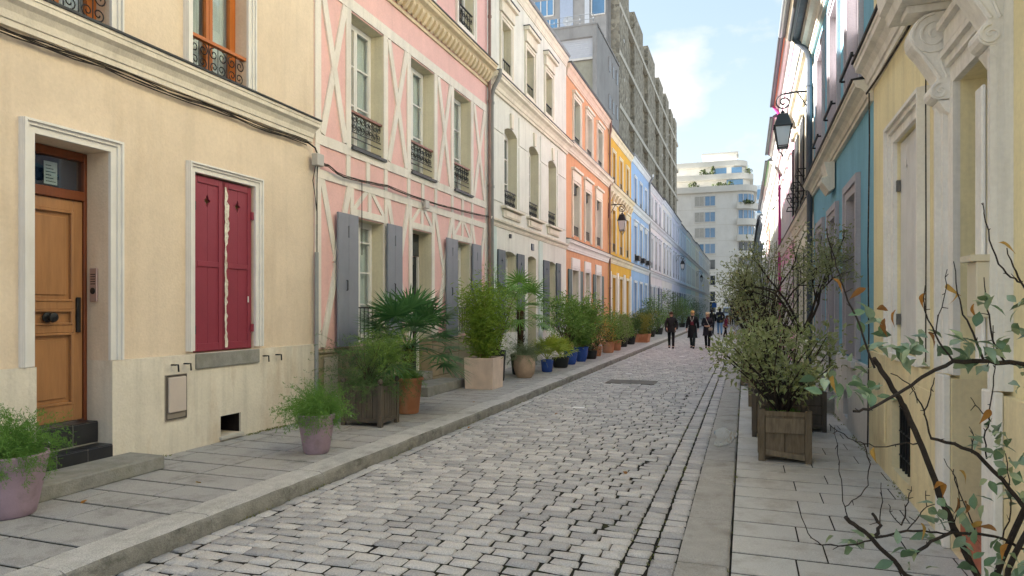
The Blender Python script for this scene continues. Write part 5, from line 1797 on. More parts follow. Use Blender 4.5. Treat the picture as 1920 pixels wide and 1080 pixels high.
tuft(-10, YE + .3, 26.0, 1.2, 1.5, 60); tuft(-5, YE + .3, 26.0, 1.5, 1.0, 60); tuft(-3.0, YE + .3, 26.0, 1.2, 1.0, 40); tuft(0.3, YE - .7, 22.2, 1.6, .9, 80)

# ================================================================== pots, planters and plants
P = random.Random(77)
def leafmat(name, hues, rough=.55, k=1.0, tr=.25):
    return mat(name, hues[0], rough=rough, var=.2, scale=6, bump=0, per='island', per_amt=.75, hue=hues, spec=.35, k=k, translucent=tr)
FERN = leafmat('fern_green', ['5f8a3a', '7ca34a', '4f7832', '93b45a', '6d8f40'])
PALM = leafmat('palm_green', ['3a6238', '4d7a44', '2f5430', '5f8a50'], rough=.4)
PALMY = leafmat('palm_lime', ['8aa238', 'a8b845', '6f9030', 'b9bd55'], rough=.45)
BAMBOO = leafmat('bamboo_green', ['8fa83e', 'aec052', '739433', 'c4ca66', '66882f'])
DARKLEAF = leafmat('dark_leaf', ['45603a', '587540', '38522f', '6d864a'])
GREYLEAF = leafmat('grey_leaf', ['66754f', '7d8a66', '55663f', '8f9a78'])
MIDLEAF = leafmat('mid_leaf', ['5f8538', '7a9e45', '4b7032', '95b058'])
YELLEAF = leafmat('autumn_leaf', ['a8863a', 'b99a48', '8a6c2e', '7d7a3a', 'c2a050'])
VARLEAF = leafmat('variegated_leaf', ['79854e', '959e68', 'c4c68e', '687442', 'dcdcb0', '868f60', 'aaae80'], rough=.35)
OLIVE = leafmat('olive_leaf', ['7f8552', '98996c', '686e44', 'b4b28a', '6e6a46', 'a0a37e'], rough=.45)
TWIG = mat('twig_bark', '4b3d33', rough=.9, var=.3, scale=30, bump=.4, bscale=90)
BARK = mat('dark_bark', '3a322c', rough=.95, var=.3, scale=20, bump=.6, bscale=60)

def uv(rng):
    while True:
        v = Vector((rng.uniform(-1, 1), rng.uniform(-1, 1), rng.uniform(-1, 1)))
        if .05 < v.length < 1: return v.normalized()
def leaf(m, p, d, n, L, W, bend=.15):
    """one leaf: a folded lozenge of two faces"""
    d = d.normalized()
    s = d.cross(n)
    if s.length < 1e-4: s = d.orthogonal()
    s.normalize()
    u = s.cross(d)
    i = m.add([p, p + d * L * .45 + s * W * .5 + u * W * .18, p + d * L - u * L * bend, p + d * L * .45 - s * W * .5 + u * W * .18])
    m.f += [(i, i + 1, i + 2), (i, i + 2, i + 3)]
def blade(m, pts, w):
    """narrow strap leaf along a polyline, tapering"""
    n = len(pts)
    ids = []
    for k, p in enumerate(pts):
        t = (pts[min(k + 1, n - 1)] - pts[max(k - 1, 0)])
        s = t.cross(Vector((0, 0, 1)))
        if s.length < 1e-5: s = Vector((1, 0, 0))
        s.normalize()
        ww = w * (1 - (k / (n - 1)) ** 1.6) * (0.6 if k == 0 else 1) + .0006
        ids.append(m.add([p - s * ww, p + s * ww]))
    for a, b in zip(ids[:-1], ids[1:]):
        m.f.append((a, a + 1, b + 1, b))

def pot_round(root, x, y, z, prof, material, soil=.88, n=22, name='pot'):
    m = MB(); m.lathe(x, y, [(r, z + hz) for r, hz in prof], n)
    o = m.build(name, material, root, smooth=True)
    r, hz = prof[-1]
    s = MB(); s.lathe(x, y, [(r * .96, z + hz - .03), (r * .5, z + hz + .002), (.01, z + hz + .006)], 16); s.build('soil', SOIL, root)
    return o
def taper_pot(rb, rt, h, lip=.0):
    p = [(rb * .9, 0), (rb, .012)]
    for k in range(1, 6): p.append((rb + (rt - rb) * k / 6, h * k / 6))
    p += [(rt, h * .93 if lip else h * .98)]
    if lip: p += [(rt + lip, h * .935), (rt + lip, h * .985)]
    p += [(rt + lip - .006, h), (rt - .02, h), (rt - .025, h - .03)]
    return p

def fern(root, x, y, z, R_, H_, n, rng, material=FERN, fine=1.0, base=.06):
    """feathery mound: arching stems, each with short side sprays of thread-like leaflets"""
    m = MB()
    for k in range(n):
        a = rng.uniform(0, 2 * math.pi)
        el = rng.uniform(.05, 1.45)
        L = rng.uniform(.45, 1.0)
        d = Vector((math.cos(a) * math.cos(el), math.sin(a) * math.cos(el), math.sin(el)))
        p = Vector((x + rng.uniform(-base, base), y + rng.uniform(-base, base), z))
        pts = [p]
        v = d.copy()
        N_ = 7
        reach = (R_ * abs(math.cos(el)) + H_ * math.sin(el) + .05) * L
        for q in range(N_):
            v = (v + Vector((0, 0, -.08 - .22 * q / N_)) + uv(rng) * .16).normalized()
            pts.append(pts[-1] + v * reach / N_)
        m.tube([tuple(q) for q in pts], .002, 3, .0008, cap=False)
        for q in range(1, N_ + 1):
            for w in range(3):
                b = pts[q - 1].lerp(pts[q], rng.random())
                dd = (uv(rng) + (pts[q] - pts[q - 1]).normalized() * .9).normalized()
                ll = rng.uniform(.04, .09)
                for j in range(int(7 * fine)):
                    c = b + dd * ll * rng.random()
                    e = (dd * .7 + uv(rng)).normalized() * rng.uniform(.012, .03)
                    sd = e.orthogonal().normalized() * .0022
                    i = m.add([c - sd, c + sd, c + e])
                    m.f.append((i, i + 1, i + 2))
    m.build('foliage', material, root, normals=False)

def shrub(root, x, y, z, rx, rz, n, rng, material, L=.05, W=.022, stems=7, zc=None, ry=None, clump=26, bare=.25, bark=TWIG, up=.4, sr=.007, name='foliage', hang=0.0):
    """stems from the base to clumps spread through an uneven crown; leaves gather in the clumps"""
    ry = ry or rx
    zc = zc if zc is not None else z + rz
    cl = []
    for k in range(clump):
        u = uv(rng)
        r = rng.uniform(.45, 1.0) ** .6
        cl.append((Vector((x + u.x * rx * r, y + u.y * ry * r, zc + u.z * rz * r)), rng.uniform(.5, 1.25)))
    st = MB()
    base = [Vector((x + rng.uniform(-.05, .05), y + rng.uniform(-.05, .05), z)) for _ in range(stems)]
    for k, (c, s) in enumerate(cl):
        b = base[k % stems]
        mid = b.lerp(c, .5) + Vector((rng.uniform(-.06, .06), rng.uniform(-.06, .06), rng.uniform(.0, .1) * rz * 2))
        st.tube([tuple(b), tuple(b.lerp(mid, .55) + Vector((rng.uniform(-.02, .02), rng.uniform(-.02, .02), 0))), tuple(mid), tuple(c)], [sr * 1.3, sr * 1.1, sr * .8, sr * .35], 4, cap=False)
    st.build('stems', bark, root, normals=False)
    m = MB()
    per = max(1, n // clump)
    for (c, s) in cl:
        rr = .34 * s * min(rx, rz) + .05
        for k in range(int(per * s)):
            u = uv(rng)
            p = c + Vector((u.x * rr * 1.2, u.y * rr * 1.2, u.z * rr)) * (rng.random() ** .5)
            d = (u + Vector((0, 0, up - hang)) + uv(rng) * .7)
            leaf(m, p, d, uv(rng) + Vector((0, 0, 1.0)), L * rng.uniform(.6, 1.25), W * rng.uniform(.7, 1.2))
    m.build(name, material, root, normals=False)

def bamboo(root, x, y, z, R_, H_, n, rng, material=BAMBOO, stems=16, L=.075, W=.011):
    st = MB(); m = MB()
    for k in range(stems):
        a = rng.uniform(0, 6.28)
        r0 = rng.uniform(0, .12)
        p = Vector((x + r0 * math.cos(a), y + r0 * math.sin(a), z))
        hh = H_ * rng.uniform(.6, 1.0)
        lean = Vector((math.cos(a), math.sin(a), 0)) * R_ * rng.uniform(.2, 1.0)
        pts = [p + lean * (f ** 1.8) + Vector((0, 0, hh * f)) for f in (0, .25, .5, .75, 1)]
        st.tube([tuple(q) for q in pts], .006, 4, .002, cap=False)
        for w in range(n // stems):
            f = rng.uniform(.12, 1.0)
            i = min(3, int(f * 4))
            b = pts[i].lerp(pts[i + 1], f * 4 - i)
            off = Vector((rng.gauss(0, 1), rng.gauss(0, 1), rng.gauss(0, .6))) * R_ * .22
            d = Vector((rng.uniform(-1, 1), rng.uniform(-1, 1), rng.uniform(-.5, .6)))
            leaf(m, b + off, d, uv(rng), L * rng.uniform(.6, 1.3), W * rng.uniform(.8, 1.3), .25)
    st.build('canes', mat('cane', '7d7a3e', rough=.6, var=.2), root, normals=False)
    m.build('foliage', material, root, normals=False)

def fan_palm(root, x, y, z, trunk_h, n, reach, rng, material=PALM, leaflet=.34, lw=.009, trunk_r=.05, droop=.35, els=(-.1, 1.25)):
    """trunk, petioles and fans; every fan is an object of its own"""
    if trunk_h > .05:
        t = MB()
        t.tube([(x, y, z), (x + .01, y, z + trunk_h * .5), (x, y + .01, z + trunk_h)], [trunk_r * 1.1, trunk_r, trunk_r * 1.15], 9)
        for k in range(70):
            a, zz = rng.uniform(0, 6.28), z + trunk_h * rng.random()
            c = Vector((x + trunk_r * math.cos(a), y + trunk_r * math.sin(a), zz))
            leaf(t, c, Vector((math.cos(a), math.sin(a), 1.3)), Vector((math.cos(a), math.sin(a), 0)), .09, .03)
        t.build('trunk', mat('palm_fibre', '4a3a2a', rough=1, var=.35, scale=25, bump=.6), root, normals=False)
    top = Vector((x, y, z + trunk_h))
    for k in range(n):
        a = 2 * math.pi * k * .382 + rng.uniform(-.25, .25)
        el = els[0] + (els[1] - els[0]) * (k + .5) / n
        rch = reach * rng.uniform(.75, 1.1)
        d = Vector((math.cos(a) * math.cos(el), math.sin(a) * math.cos(el), math.sin(el)))
        hub = top + d * rch + Vector((0, 0, -.06 * (1 - el)))
        m = MB()
        m.tube([tuple(top), tuple(top + d * rch * .5 + Vector((0, 0, .03))), tuple(hub)], .007, 4, .004, cap=False)
        dirn = (hub - top).normalized()
        side = dirn.cross(Vector((0, 0, 1)))
        if side.length < .05: side = Vector((1, 0, 0))
        side.normalize()
        nrm = side.cross(dirn)
        nl = 26
        for q in range(nl):
            th = -1.95 + 3.9 * q / (nl - 1)
            ld = (dirn * math.cos(th) + side * math.sin(th) + nrm * .12 * (q % 2)).normalized()
            LL = leaflet * (1 - .18 * abs(th) / 1.95) * rng.uniform(.88, 1.08)
            pts = [hub + ld * LL * f + Vector((0, 0, -droop * LL * f * f * (0.6 + .5 * rng.random()))) for f in (0, .33, .66, 1.0)]
            ww = Vector((0, 0, 1))
            ids = []
            for j, pp in enumerate(pts):
                s = ld.cross(nrm).normalized()
                wq = lw * (.5, 1.0, .75, .08)[j]
                ids.append(m.add([pp - s * wq, pp + s * wq]))
            for b0, b1 in zip(ids[:-1], ids[1:]): m.f.append((b0, b0 + 1, b1 + 1, b1))
        m.build('frond', material, root, normals=False)

def wood_box(root, x0, x1, y0, y1, z0, z1, wood, planks=5, post=.055, ball=True, horiz=False, foot=.05, xmark=None):
    """planter of boards between corner posts with rails; each board its own piece"""
    for (px, py) in ((x0, y0), (x1 - post, y0), (x0, y1 - post), (x1 - post, y1 - post)):
        m = MB(); m.box(px, px + post, py, py + post, z0, z1 + .015)
        p = m.build('post', wood, root, bevel=.004)
        if ball:
            b = MB(); b.lathe(px + post / 2, py + post / 2, [(.008, z1 + .016), (.016, z1 + .025), (.032, z1 + .05), (.034, z1 + .065), (.02, z1 + .09), (.004, z1 + .098)], 10); b.build('finial', wood, p, smooth=True)
    t = .02
    def face(a0, a1, fix, axis):
        m = MB()
        zz0, zz1 = z0 + foot, z1
        r = .05
        def bx(u0, u1, w0, w1, d0, d1):
            mm = MB()
            if axis == 'x': mm.box(u0, u1, fix + d0, fix + d1, w0, w1)
            else: mm.box(fix + d0, fix + d1, u0, u1, w0, w1)
            return mm
        bx(a0, a1, zz0, zz0 + r, 0, t).build('rail', wood, root, bevel=.003)
        bx(a0, a1, zz1 - r, zz1, 0, t).build('rail', wood, root, bevel=.003)
        if horiz:
            n = planks
            for k in range(n):
                h_ = (zz1 - zz0 - 2 * r) / n
                bx(a0 + .003, a1 - .003, zz0 + r + h_ * k + .003, zz0 + r + h_ * (k + 1) - .003, .003, t - .004).build('plank', wood, root, bevel=.003)
        else:
            w = (a1 - a0) / planks
            for k in range(planks):
                bx(a0 + w * k + .003, a0 + w * (k + 1) - .003, zz0 + r + .001, zz1 - r - .001, .003, t - .004).build('plank', wood, root, bevel=.003)
    face(x0 + post, x1 - post, y0 + .012, 'x')
    face(x0 + post, x1 - post, y1 - .032, 'x')
    face(y0 + post, y1 - post, x0 + .012, 'y')
    face(y0 + post, y1 - post, x1 - .032, 'y')
    m = MB(); m.box(x0 + .034, x1 - .034, y0 + .034, y1 - .034, z0 + foot, z1 - .06); m.build('soil', SOIL, root)

GWOOD = mat('grey_wood', '6d6459', rough=.9, var=.3, scale=4, bump=.3, bscale=30, stretch=(9, 9, 1.2), k=.75, per='object', per_amt=.35, hue=['5d554b', '7d7468', '6a6055'])
BWOOD = mat('brown_wood', '8a7b66', rough=.92, var=.4, scale=5, bump=.3, bscale=30, stretch=(9, 9, 1.2), k=.8, per='object', per_amt=.4, hue=['6c5e4c', 'a39480', '7e6f5a', '948670'], stain='453a2c', stain_amt=.75, stain_scale=(5, 5, 1.2))
MAUVEPOT = mat('mauve_fibre_pot', '9b8590', rough=.7, var=.12, scale=5, bump=.1, stain='5f5a50', stain_amt=.45, stain_scale=(4, 4, 4))
PINKCUBE = mat('beige_pink_cube', 'd0bcac', rough=.8, var=.12, scale=5, bump=.12, stain='a88a76', stain_amt=.35)
NAVYPOT = mat('cobalt_glaze', '2f4f9a', rough=.2, var=.15, scale=5, bump=.04, spec=.5)
BLACKPOT = mat('black_pot', '2a2b2c', rough=.6, var=.2)
SANDPOT = mat('sand_pot', 'b39a84', rough=.9, var=.18, scale=6, bump=.2)

def plant(name, label, x, y, z, group='potted plants lined up along the left pavement', cat='potted plant'):
    return thing(name, label, cat, (x, y, z), group)

# nearest fern, bottom left
r = plant('potted_fern', 'mauve pot of feathery green fern beside the long stone step, nearest on the left', -4.93, 3.30, PZ)
pot_round(r, -4.93, 3.30, PZ, taper_pot(.15, .235, .44), MAUVEPOT)
fern(r, -4.93, 3.30, PZ + .42, .29, .30, 190, P, fine=1.2)
r = plant('potted_fern', 'mauve tapered pot of bright feathery fern below the red shutters', -4.12, 5.75, PZ)
pot_round(r, -4.12, 5.75, PZ, taper_pot(.125, .19, .40), MAUVEPOT)
fern(r, -4.12, 5.75, PZ + .38, .31, .32, 200, P, fine=1.2)

r = plant('wooden_planter', 'weathered grey wooden box with ball finials holding a dark spiky shrub', -4.5, 7.42, PZ)
wood_box(r, -4.80, -4.22, 7.20, 7.66, PZ, PZ + .50, GWOOD, planks=6)
fern(r, -4.5, 7.42, PZ + .46, .42, .85, 150, P, DARKLEAF, fine=1.3, base=.16)
shrub(r, -4.5, 7.42, PZ + .46, .34, .34, 300, P, DARKLEAF, L=.05, W=.014, stems=10, clump=24, zc=PZ + .82)
fern(r, -4.36, 7.55, PZ + .80, .36, .40, 130, P, MIDLEAF, fine=1.3, base=.12)

r = plant('potted_palm', 'terracotta pot with a dark green fan palm before the pink house', -4.47, 8.36, PZ)
pot_round(r, -4.47, 8.36, PZ, taper_pot(.15, .20, .50, .02), TERRACOTTA)
fan_palm(r, -4.47, 8.36, PZ + .48, .42, 34, .66, P, PALM, leaflet=.48, els=(-.25, 1.25), droop=.2, lw=.015)
fern(r, -4.47, 8.30, PZ + .48, .24, .14, 60, P, FERN)

r = plant('bamboo_planter', 'square pink beige planter with yellow green bamboo', -4.55, 11.45, PZ)
m = MB(); m.loft([[(-4.55 + a * s_, 11.45 + b * s_, PZ + zz) for a, b in ((-1, -1), (1, -1), (1, 1), (-1, 1))] for s_, zz in ((.27, 0), (.285, .57), (.25, .57), (.25, .52))])
m.build('pot', PINKCUBE, r, bevel=.008)
m = MB(); m.box(-4.79, -4.31, 11.21, 11.69, PZ + .49, PZ + .53); m.build('soil', SOIL, r)
bamboo(r, -4.55, 11.45, PZ + .52, .52, 1.45, 6500, P, stems=30, L=.095, W=.017)

r = plant('wispy_shrub', 'tall black pot with a thin bare shrub beside the bamboo', -4.75, 12.65, PZ)
pot_round(r, -4.75, 12.65, PZ, taper_pot(.15, .19, .62), BLACKPOT)
shrub(r, -4.75, 12.65, PZ + .6, .5, .85, 1300, P, MIDLEAF, L=.06, W=.018, stems=8, clump=30)

r = plant('grey_grass_pot', 'sand coloured round pot with drooping grey green foliage', -4.42, 13.45, PZ)
pot_round(r, -4.42, 13.45, PZ, [(.15, 0), (.2, .08), (.235, .22), (.225, .36), (.19, .45), (.2, .48), (.17, .48), (.165, .44)], SANDPOT)
fern(r, -4.42, 13.45, PZ + .44, .42, .40, 130, P, GREYLEAF)
r = plant('tall_fan_palm', 'tall fan palm with a fibrous trunk before the white house', -4.72, 14.05, PZ)
pot_round(r, -4.72, 14.05, PZ, taper_pot(.17, .22, .45), BLACKPOT)
fan_palm(r, -4.72, 14.05, PZ + .43, 1.0, 26, .66, P, leafmat('palm_mid', ['5c8c3c', '75a44a', '4a7a38', '90b458'], rough=.4), leaflet=.46, lw=.012, trunk_r=.07, els=(-.4, 1.2), droop=.25)
r = plant('lime_palm', 'small dark blue pot with a lime fan palm leaning to the road', -4.33, 14.85, PZ)
pot_round(r, -4.33, 14.85, PZ, taper_pot(.12, .15, .28), NAVYPOT)
fan_palm(r, -4.33, 14.85, PZ + .27, .02, 13, .42, P, PALMY, leaflet=.36, lw=.013, els=(.35, 1.3), droop=.32)
r = plant('yellow_palm', 'low black pot with a yellowing fan palm', -4.32, 16.0, PZ)
pot_round(r, -4.32, 16.0, PZ, taper_pot(.17, .22, .25), BLACKPOT)
fan_palm(r, -4.32, 16.0, PZ + .25, .02, 11, .32, P, PALMY, leaflet=.34, lw=.013, els=(.5, 1.35), droop=.3)
r = plant('leafy_shrub', 'shrub in a cobalt blue glazed pot, nearer of the two blue pots', -4.32, 17.0, PZ)
pot_round(r, -4.32, 17.0, PZ, [(.12, 0), (.15, .08), (.18, .25), (.185, .36), (.2, .40), (.17, .40), (.165, .36)], NAVYPOT)
shrub(r, -4.42, 17.0, PZ + .38, .5, .72, 2400, P, MIDLEAF, L=.085, W=.036, stems=7, clump=40)
r = plant('bushy_shrub', 'tall bushy shrub in a cobalt blue glazed pot, farther of the two blue pots', -4.28, 18.05, PZ)
pot_round(r, -4.28, 18.05, PZ, [(.12, 0), (.15, .08), (.185, .25), (.195, .36), (.215, .41), (.18, .41), (.175, .37)], NAVYPOT)
bamboo(r, -4.32, 18.05, PZ + .38, .62, 1.5, 3600, P, MIDLEAF, stems=28, L=.12, W=.03)
r = plant('round_bush', 'dark rounded bush in a low pot after the blue pots', -4.25, 19.1, PZ)
pot_round(r, -4.25, 19.1, PZ, taper_pot(.16, .2, .24), BLACKPOT)
shrub(r, -4.25, 19.1, PZ + .2, .45, .42, 1800, P, DARKLEAF, L=.065, W=.026, clump=30)
r = plant('autumn_shrub', 'thin shrub with yellow and orange leaves in a terracotta pot', -4.3, 20.2, PZ)
pot_round(r, -4.3, 20.2, PZ, taper_pot(.12, .16, .3, .02), TERRACOTTA)
shrub(r, -4.3, 20.2, PZ + .28, .5, .68, 1300, P, YELLEAF, L=.07, W=.03, clump=22)
r = plant('terracotta_bush', 'wide terracotta pot with a low green bush, middle of the pavement row', -4.28, 21.9, PZ)
pot_round(r, -4.28, 21.9, PZ, taper_pot(.17, .22, .36, .02), TERRACOTTA)
shrub(r, -4.28, 21.9, PZ + .34, .5, .48, 2000, P, MIDLEAF, L=.075, W=.03, clump=32)
r = plant('brown_grass_pot', 'terracotta pot with brownish feathery plant', -4.26, 23.2, PZ)
pot_round(r, -4.26, 23.2, PZ, taper_pot(.16, .2, .36, .02), TERRACOTTA)
shrub(r, -4.26, 23.2, PZ + .34, .5, .48, 1800, P, OLIVE, L=.08, W=.02, clump=32)
# farther planters, each its own thing
fp = [
    (-4.45, 25.4, .4, .5, MIDLEAF, 'sage bush in a dark pot before the yellow house'),
    (-4.45, 27.3, .42, .5, DARKLEAF, 'dark bush in a dark pot between the lantern and the yellow house'),
    (-4.5, 31.6, .5, .6, DARKLEAF, 'dark green bush before the light blue house'),
    (-4.6, 34.8, .6, .9, DARKLEAF, 'large dark green bush before the end of the light blue house'),
    (-4.6, 38.2, .75, 1.15, MIDLEAF, 'large green bush behind the walking women'),
    (-4.5, 42.5, .8, 1.25, DARKLEAF, 'tall dark evergreen behind the walking women'),
    (-4.6, 47.5, .7, 1.0, DARKLEAF, 'dark bush before the pale grey house'),
    (-4.6, 53.0, .8, 1.1, MIDLEAF, 'green bush before the periwinkle house'),
    (-4.6, 60.0, .9, 1.2, DARKLEAF, 'far dark bush before the powder blue house'),
    (-4.6, 69.0, .9, 1.3, DARKLEAF, 'far dark bush before the turquoise house'),
]
for (x, y, rx, rz, lm, lb) in fp:
    r = plant('potted_bush', lb, x, y, PZ)
    pot_round(r, x, y, PZ, taper_pot(.2, .26, .36), BLACKPOT)
    shrub(r, x, y, PZ + .3, rx, rz * .9, 1800, P, lm, L=.10, W=.04, clump=30, zc=PZ + .3 + rz * .8)
r = plant('long_planter', 'long terracotta trough with a yellow green feathery bush before the yellow house', -4.25, 29.2, PZ)
m = MB(); m.loft([[(-4.25 + a * s_, 29.2 + b * s2, PZ + zz) for a, b in ((-1, -1), (1, -1), (1, 1), (-1, 1))] for s_, s2, zz in ((.30, .38, 0), (.36, .46, .36), (.33, .43, .36), (.32, .42, .3))])
m.build('pot', TERRACOTTA, r)
m = MB(); m.box(-4.55, -3.95, 28.8, 29.6, PZ + .2, PZ + .31); m.build('soil', SOIL, r)
bamboo(r, -4.25, 29.2, PZ + .3, .62, 1.05, 2200, P, leafmat('yellowgreen', ['7d7f34', '95933f', '63702e', 'a8a04c']), stems=22, L=.11, W=.014)

# ------------------------------------------------ right side: wooden boxes
GRP = 'wooden box planters on the right pavement'
r = thing('variegated_shrub_box', 'weathered wooden box with a spreading variegated shrub, nearest on the right pavement', 'planter', (.40, 7.6, RZ), GRP)
wood_box(r, .13, .64, 7.36, 7.84, RZ, RZ + .52, BWOOD, planks=2, ball=False, post=.065)
m = MB(); m.box(.20, .57, 7.352, 7.371, RZ + .30, RZ + .455); m.build('plank', BWOOD, r, bevel=.003)
m = MB(); m.prism([(.20, 7.345, RZ + .075), (.575, 7.345, RZ + .03), (.575, 7.345, RZ + .085), (.20, 7.345, RZ + .13)], (0, .018, 0)); m.build('loose_rail', BWOOD, r, bevel=.003)
shrub(r, .36, 7.6, RZ + .46, .64, .38, 2600, P, VARLEAF, L=.07, W=.034, stems=10, clump=58, zc=1.06, ry=.55, sr=.011, bark=BARK)
m = MB(); leafy = P
for k in range(60): leaf(m, Vector((.38 + P.uniform(-.16, .16), 7.6 + P.uniform(-.16, .16), RZ + .47)), Vector((P.uniform(-1, 1), P.uniform(-1, 1), 1.2)), uv(P), .06, .02)
m.build('weeds', FERN, r, normals=False)
r = thing('olive_tree_box', 'wooden box with a slender dark trunked small tree, behind the variegated shrub', 'planter', (.72, 9.55, RZ), GRP)
wood_box(r, .46, .98, 9.3, 9.8, RZ, RZ + .50, GWOOD, planks=3, ball=False, horiz=True)
tr = MB()
tips = []
def grow(p, d, L, rr, dep, rng):
    pts = [p]
    v = d.normalized()
    for k in range(4):
        v = (v + uv(rng) * .22 + Vector((0, 0, .05))).normalized()
        pts.append(pts[-1] + v * L / 4)
    tr.tube([tuple(q) for q in pts], rr, 5, rr * .62, cap=False)
    if dep == 0:
        tips.append(pts[-1]); tips.append(pts[2]); return
    for k in range(3 if dep > 1 else 4):
        nd = (v + uv(rng) * .95 + Vector((0, 0, .1))).normalized()
        grow(pts[-1 if k < 2 else 3], nd, L * rng.uniform(.6, .85), rr * .58, dep - 1, rng)
T = random.Random(8)
grow(Vector((.72, 9.55, RZ + .46)), Vector((-.05, 0, 1)), .85, .036, 0, T)
tips.clear()
fork = Vector((.70, 9.55, RZ + 1.25))
for dv in (Vector((-.7, -.2, .75)), Vector((.35, .2, .9)), Vector((-.2, .3, 1.0)), Vector((-1.0, .1, .55)), Vector((.6, -.3, .6))):
    grow(fork, dv, .62, .022, 2, T)
tr.build('trunk', BARK, r, normals=False)
m = MB()
for tp in tips:
    for k in range(26):
        p = tp + Vector((T.gauss(0, .10), T.gauss(0, .10), T.gauss(0, .085)))
        leaf(m, p, uv(T) + Vector((0, 0, .2)), uv(T), T.uniform(.04, .07), .021)
m.build('crown', OLIVE, r, normals=False)
r = thing('tall_shrub_box', 'wooden box with a dense olive brown shrub, farther along the right pavement', 'planter', (.32, 8.95, RZ), GRP)
wood_box(r, .08, .55, 8.7, 9.2, RZ, RZ + .52, GWOOD, planks=3, ball=False)
shrub(r, .32, 8.95, RZ + .46, .34, .42, 900, P, OLIVE, L=.05, W=.02, stems=7, clump=30, zc=1.30, sr=.012, bark=BARK)
r = thing('olive_shrub_box', 'dark wooden box with a loose grey green shrub behind the slender tree', 'planter', (.30, 11.6, RZ), GRP)
wood_box(r, .05, .55, 11.35, 11.85, RZ, RZ + .5, BWOOD, planks=3, ball=False)
shrub(r, .30, 11.6, RZ + .45, .72, .80, 2600, P, OLIVE, L=.055, W=.022, stems=8, clump=64, zc=1.85, sr=.014, bark=BARK)
r = thing('golden_shrub_box', 'wooden box with a golden brown feathery shrub farther along the right pavement', 'planter', (.1, 14.6, RZ), GRP)
wood_box(r, -.08, .4, 14.4, 14.9, RZ, RZ + .5, BWOOD, planks=3, ball=False)
shrub(r, .16, 14.65, RZ + .45, .55, .55, 1600, P, YELLEAF, L=.05, W=.012, stems=8, clump=40, zc=1.25)
r = thing('far_right_shrub', 'far green shrub in a dark pot on the right pavement', 'potted plant', (.35, 19.5, RZ))
pot_round(r, .35, 19.5, RZ, taper_pot(.2, .26, .4), BLACKPOT)
shrub(r, .35, 19.5, RZ + .35, .65, .85, 1800, P, MIDLEAF, L=.07, W=.028, clump=40, zc=1.35)
r = thing('far_right_bush', 'farthest green bush in a dark pot on the right pavement', 'potted plant', (.45, 27.5, RZ))
pot_round(r, .45, 27.5, RZ, taper_pot(.2, .26, .4), BLACKPOT)
shrub(r, .45, 27.5, RZ + .35, .7, .9, 1500, P, OLIVE, L=.09, W=.035, clump=40, zc=1.4)

# ------------------------------------------------ foreground shrub with big leaves
FX = thing('foreground_shrub', 'bare branched shrub with leathery green and dry ochre leaves in the right foreground', 'shrub', (.86, 2.70, RZ))
th_ = math.atan((1397.0 - 960.0) / 1250.0)
def cam_pt(px, py, d):
    u = (px - 960) / 1250.0 * d
    return Vector((u * math.cos(th_) - d * math.sin(th_), u * math.sin(th_) + d * math.cos(th_), CAMH + (578 - py) * d / 1250.0))
Fg = random.Random(19)
pot_round(FX, .86, 2.70, RZ, taper_pot(.16, .22, .42), BLACKPOT)
root_pt = Vector((.84, 2.72, RZ + .42))
branches = []      # (points, r0, r1)
def br(pl, d0, d1, r0, r1, start=None):
    n = len(pl)
    pts = ([start] if start is not None else []) + [cam_pt(x, y, d0 + (d1 - d0) * k / max(1, n - 1)) for k, (x, y) in enumerate(pl)]
    branches.append((pts, r0, r1))
    return pts
br([(1833, 1080), (1800, 1010), (1769, 946), (1745, 880), (1722, 823), (1700, 772), (1687, 747), (1652, 695), (1638, 672)], 2.42, 2.30, .019, .010, root_pt)
br([(1870, 1075), (1900, 1000), (1960, 860), (1990, 760), (1920, 683), (1880, 680), (1845, 677), (1787, 677), (1740, 701), (1710, 722), (1682, 739), (1629, 768), (1600, 771)], 2.45, 2.2, .017, .005, root_pt)
br([(1890, 1070), (1935, 980), (1920, 952), (1880, 899), (1833, 852), (1790, 832), (1746, 822)], 2.4, 2.3, .015, .006, root_pt)
br([(1780, 1110), (1700, 1080), (1676, 1050), (1635, 1010), (1610, 990), (1586, 970)], 2.35, 2.25, .013, .009, root_pt)
br([(1641, 1005), (1652, 985), (1636, 963)], 2.28, 2.28, .009, .006)
br([(1642, 1008), (1700, 995), (1745, 998), (1780, 1000)], 2.28, 2.4, .006, .004)
br([(1715, 1040), (1745, 1015), (1785, 998), (1830, 1000), (1880, 1010), (1920, 1030)], 2.3, 2.45, .008, .006)
# upright twigs
br([(1640, 690), (1618, 630), (1596, 576), (1580, 535), (1573, 511), (1560, 470), (1550, 428)], 2.30, 2.25, .006, .0018)
br([(1787, 677), (1760, 640), (1740, 600), (1733, 570), (1735, 535)], 2.25, 2.28, .005, .0018)
br([(1845, 677), (1825, 625), (1805, 590), (1795, 550), (1788, 490)], 2.27, 2.3, .006, .0018)
br([(1883, 677), (1862, 640), (1855, 590), (1846, 560), (1845, 520)], 2.3, 2.3, .005, .0018)
br([(1915, 530), (1895, 520), (1872, 495), (1855, 450), (1845, 400), (1843, 380)], 2.3, 2.3, .005, .0018)
br([(1990, 760), (1960, 600), (1915, 530), (1900, 500), (1888, 465)], 2.4, 2.3, .008, .002)
br([(1755, 625), (1760, 590), (1772, 550), (1776, 505)], 2.25, 2.28, .003, .0015)
br([(1746, 822), (1738, 790), (1733, 770), (1745, 740), (1752, 708)], 2.3, 2.28, .005, .0018)
br([(1733, 770), (1715, 735), (1705, 720), (1670, 700)], 2.3, 2.3, .004, .002)
br([(1850, 860), (1845, 820), (1855, 790), (1860, 740), (1866, 690), (1862, 610)], 2.35, 2.3, .004, .0018)
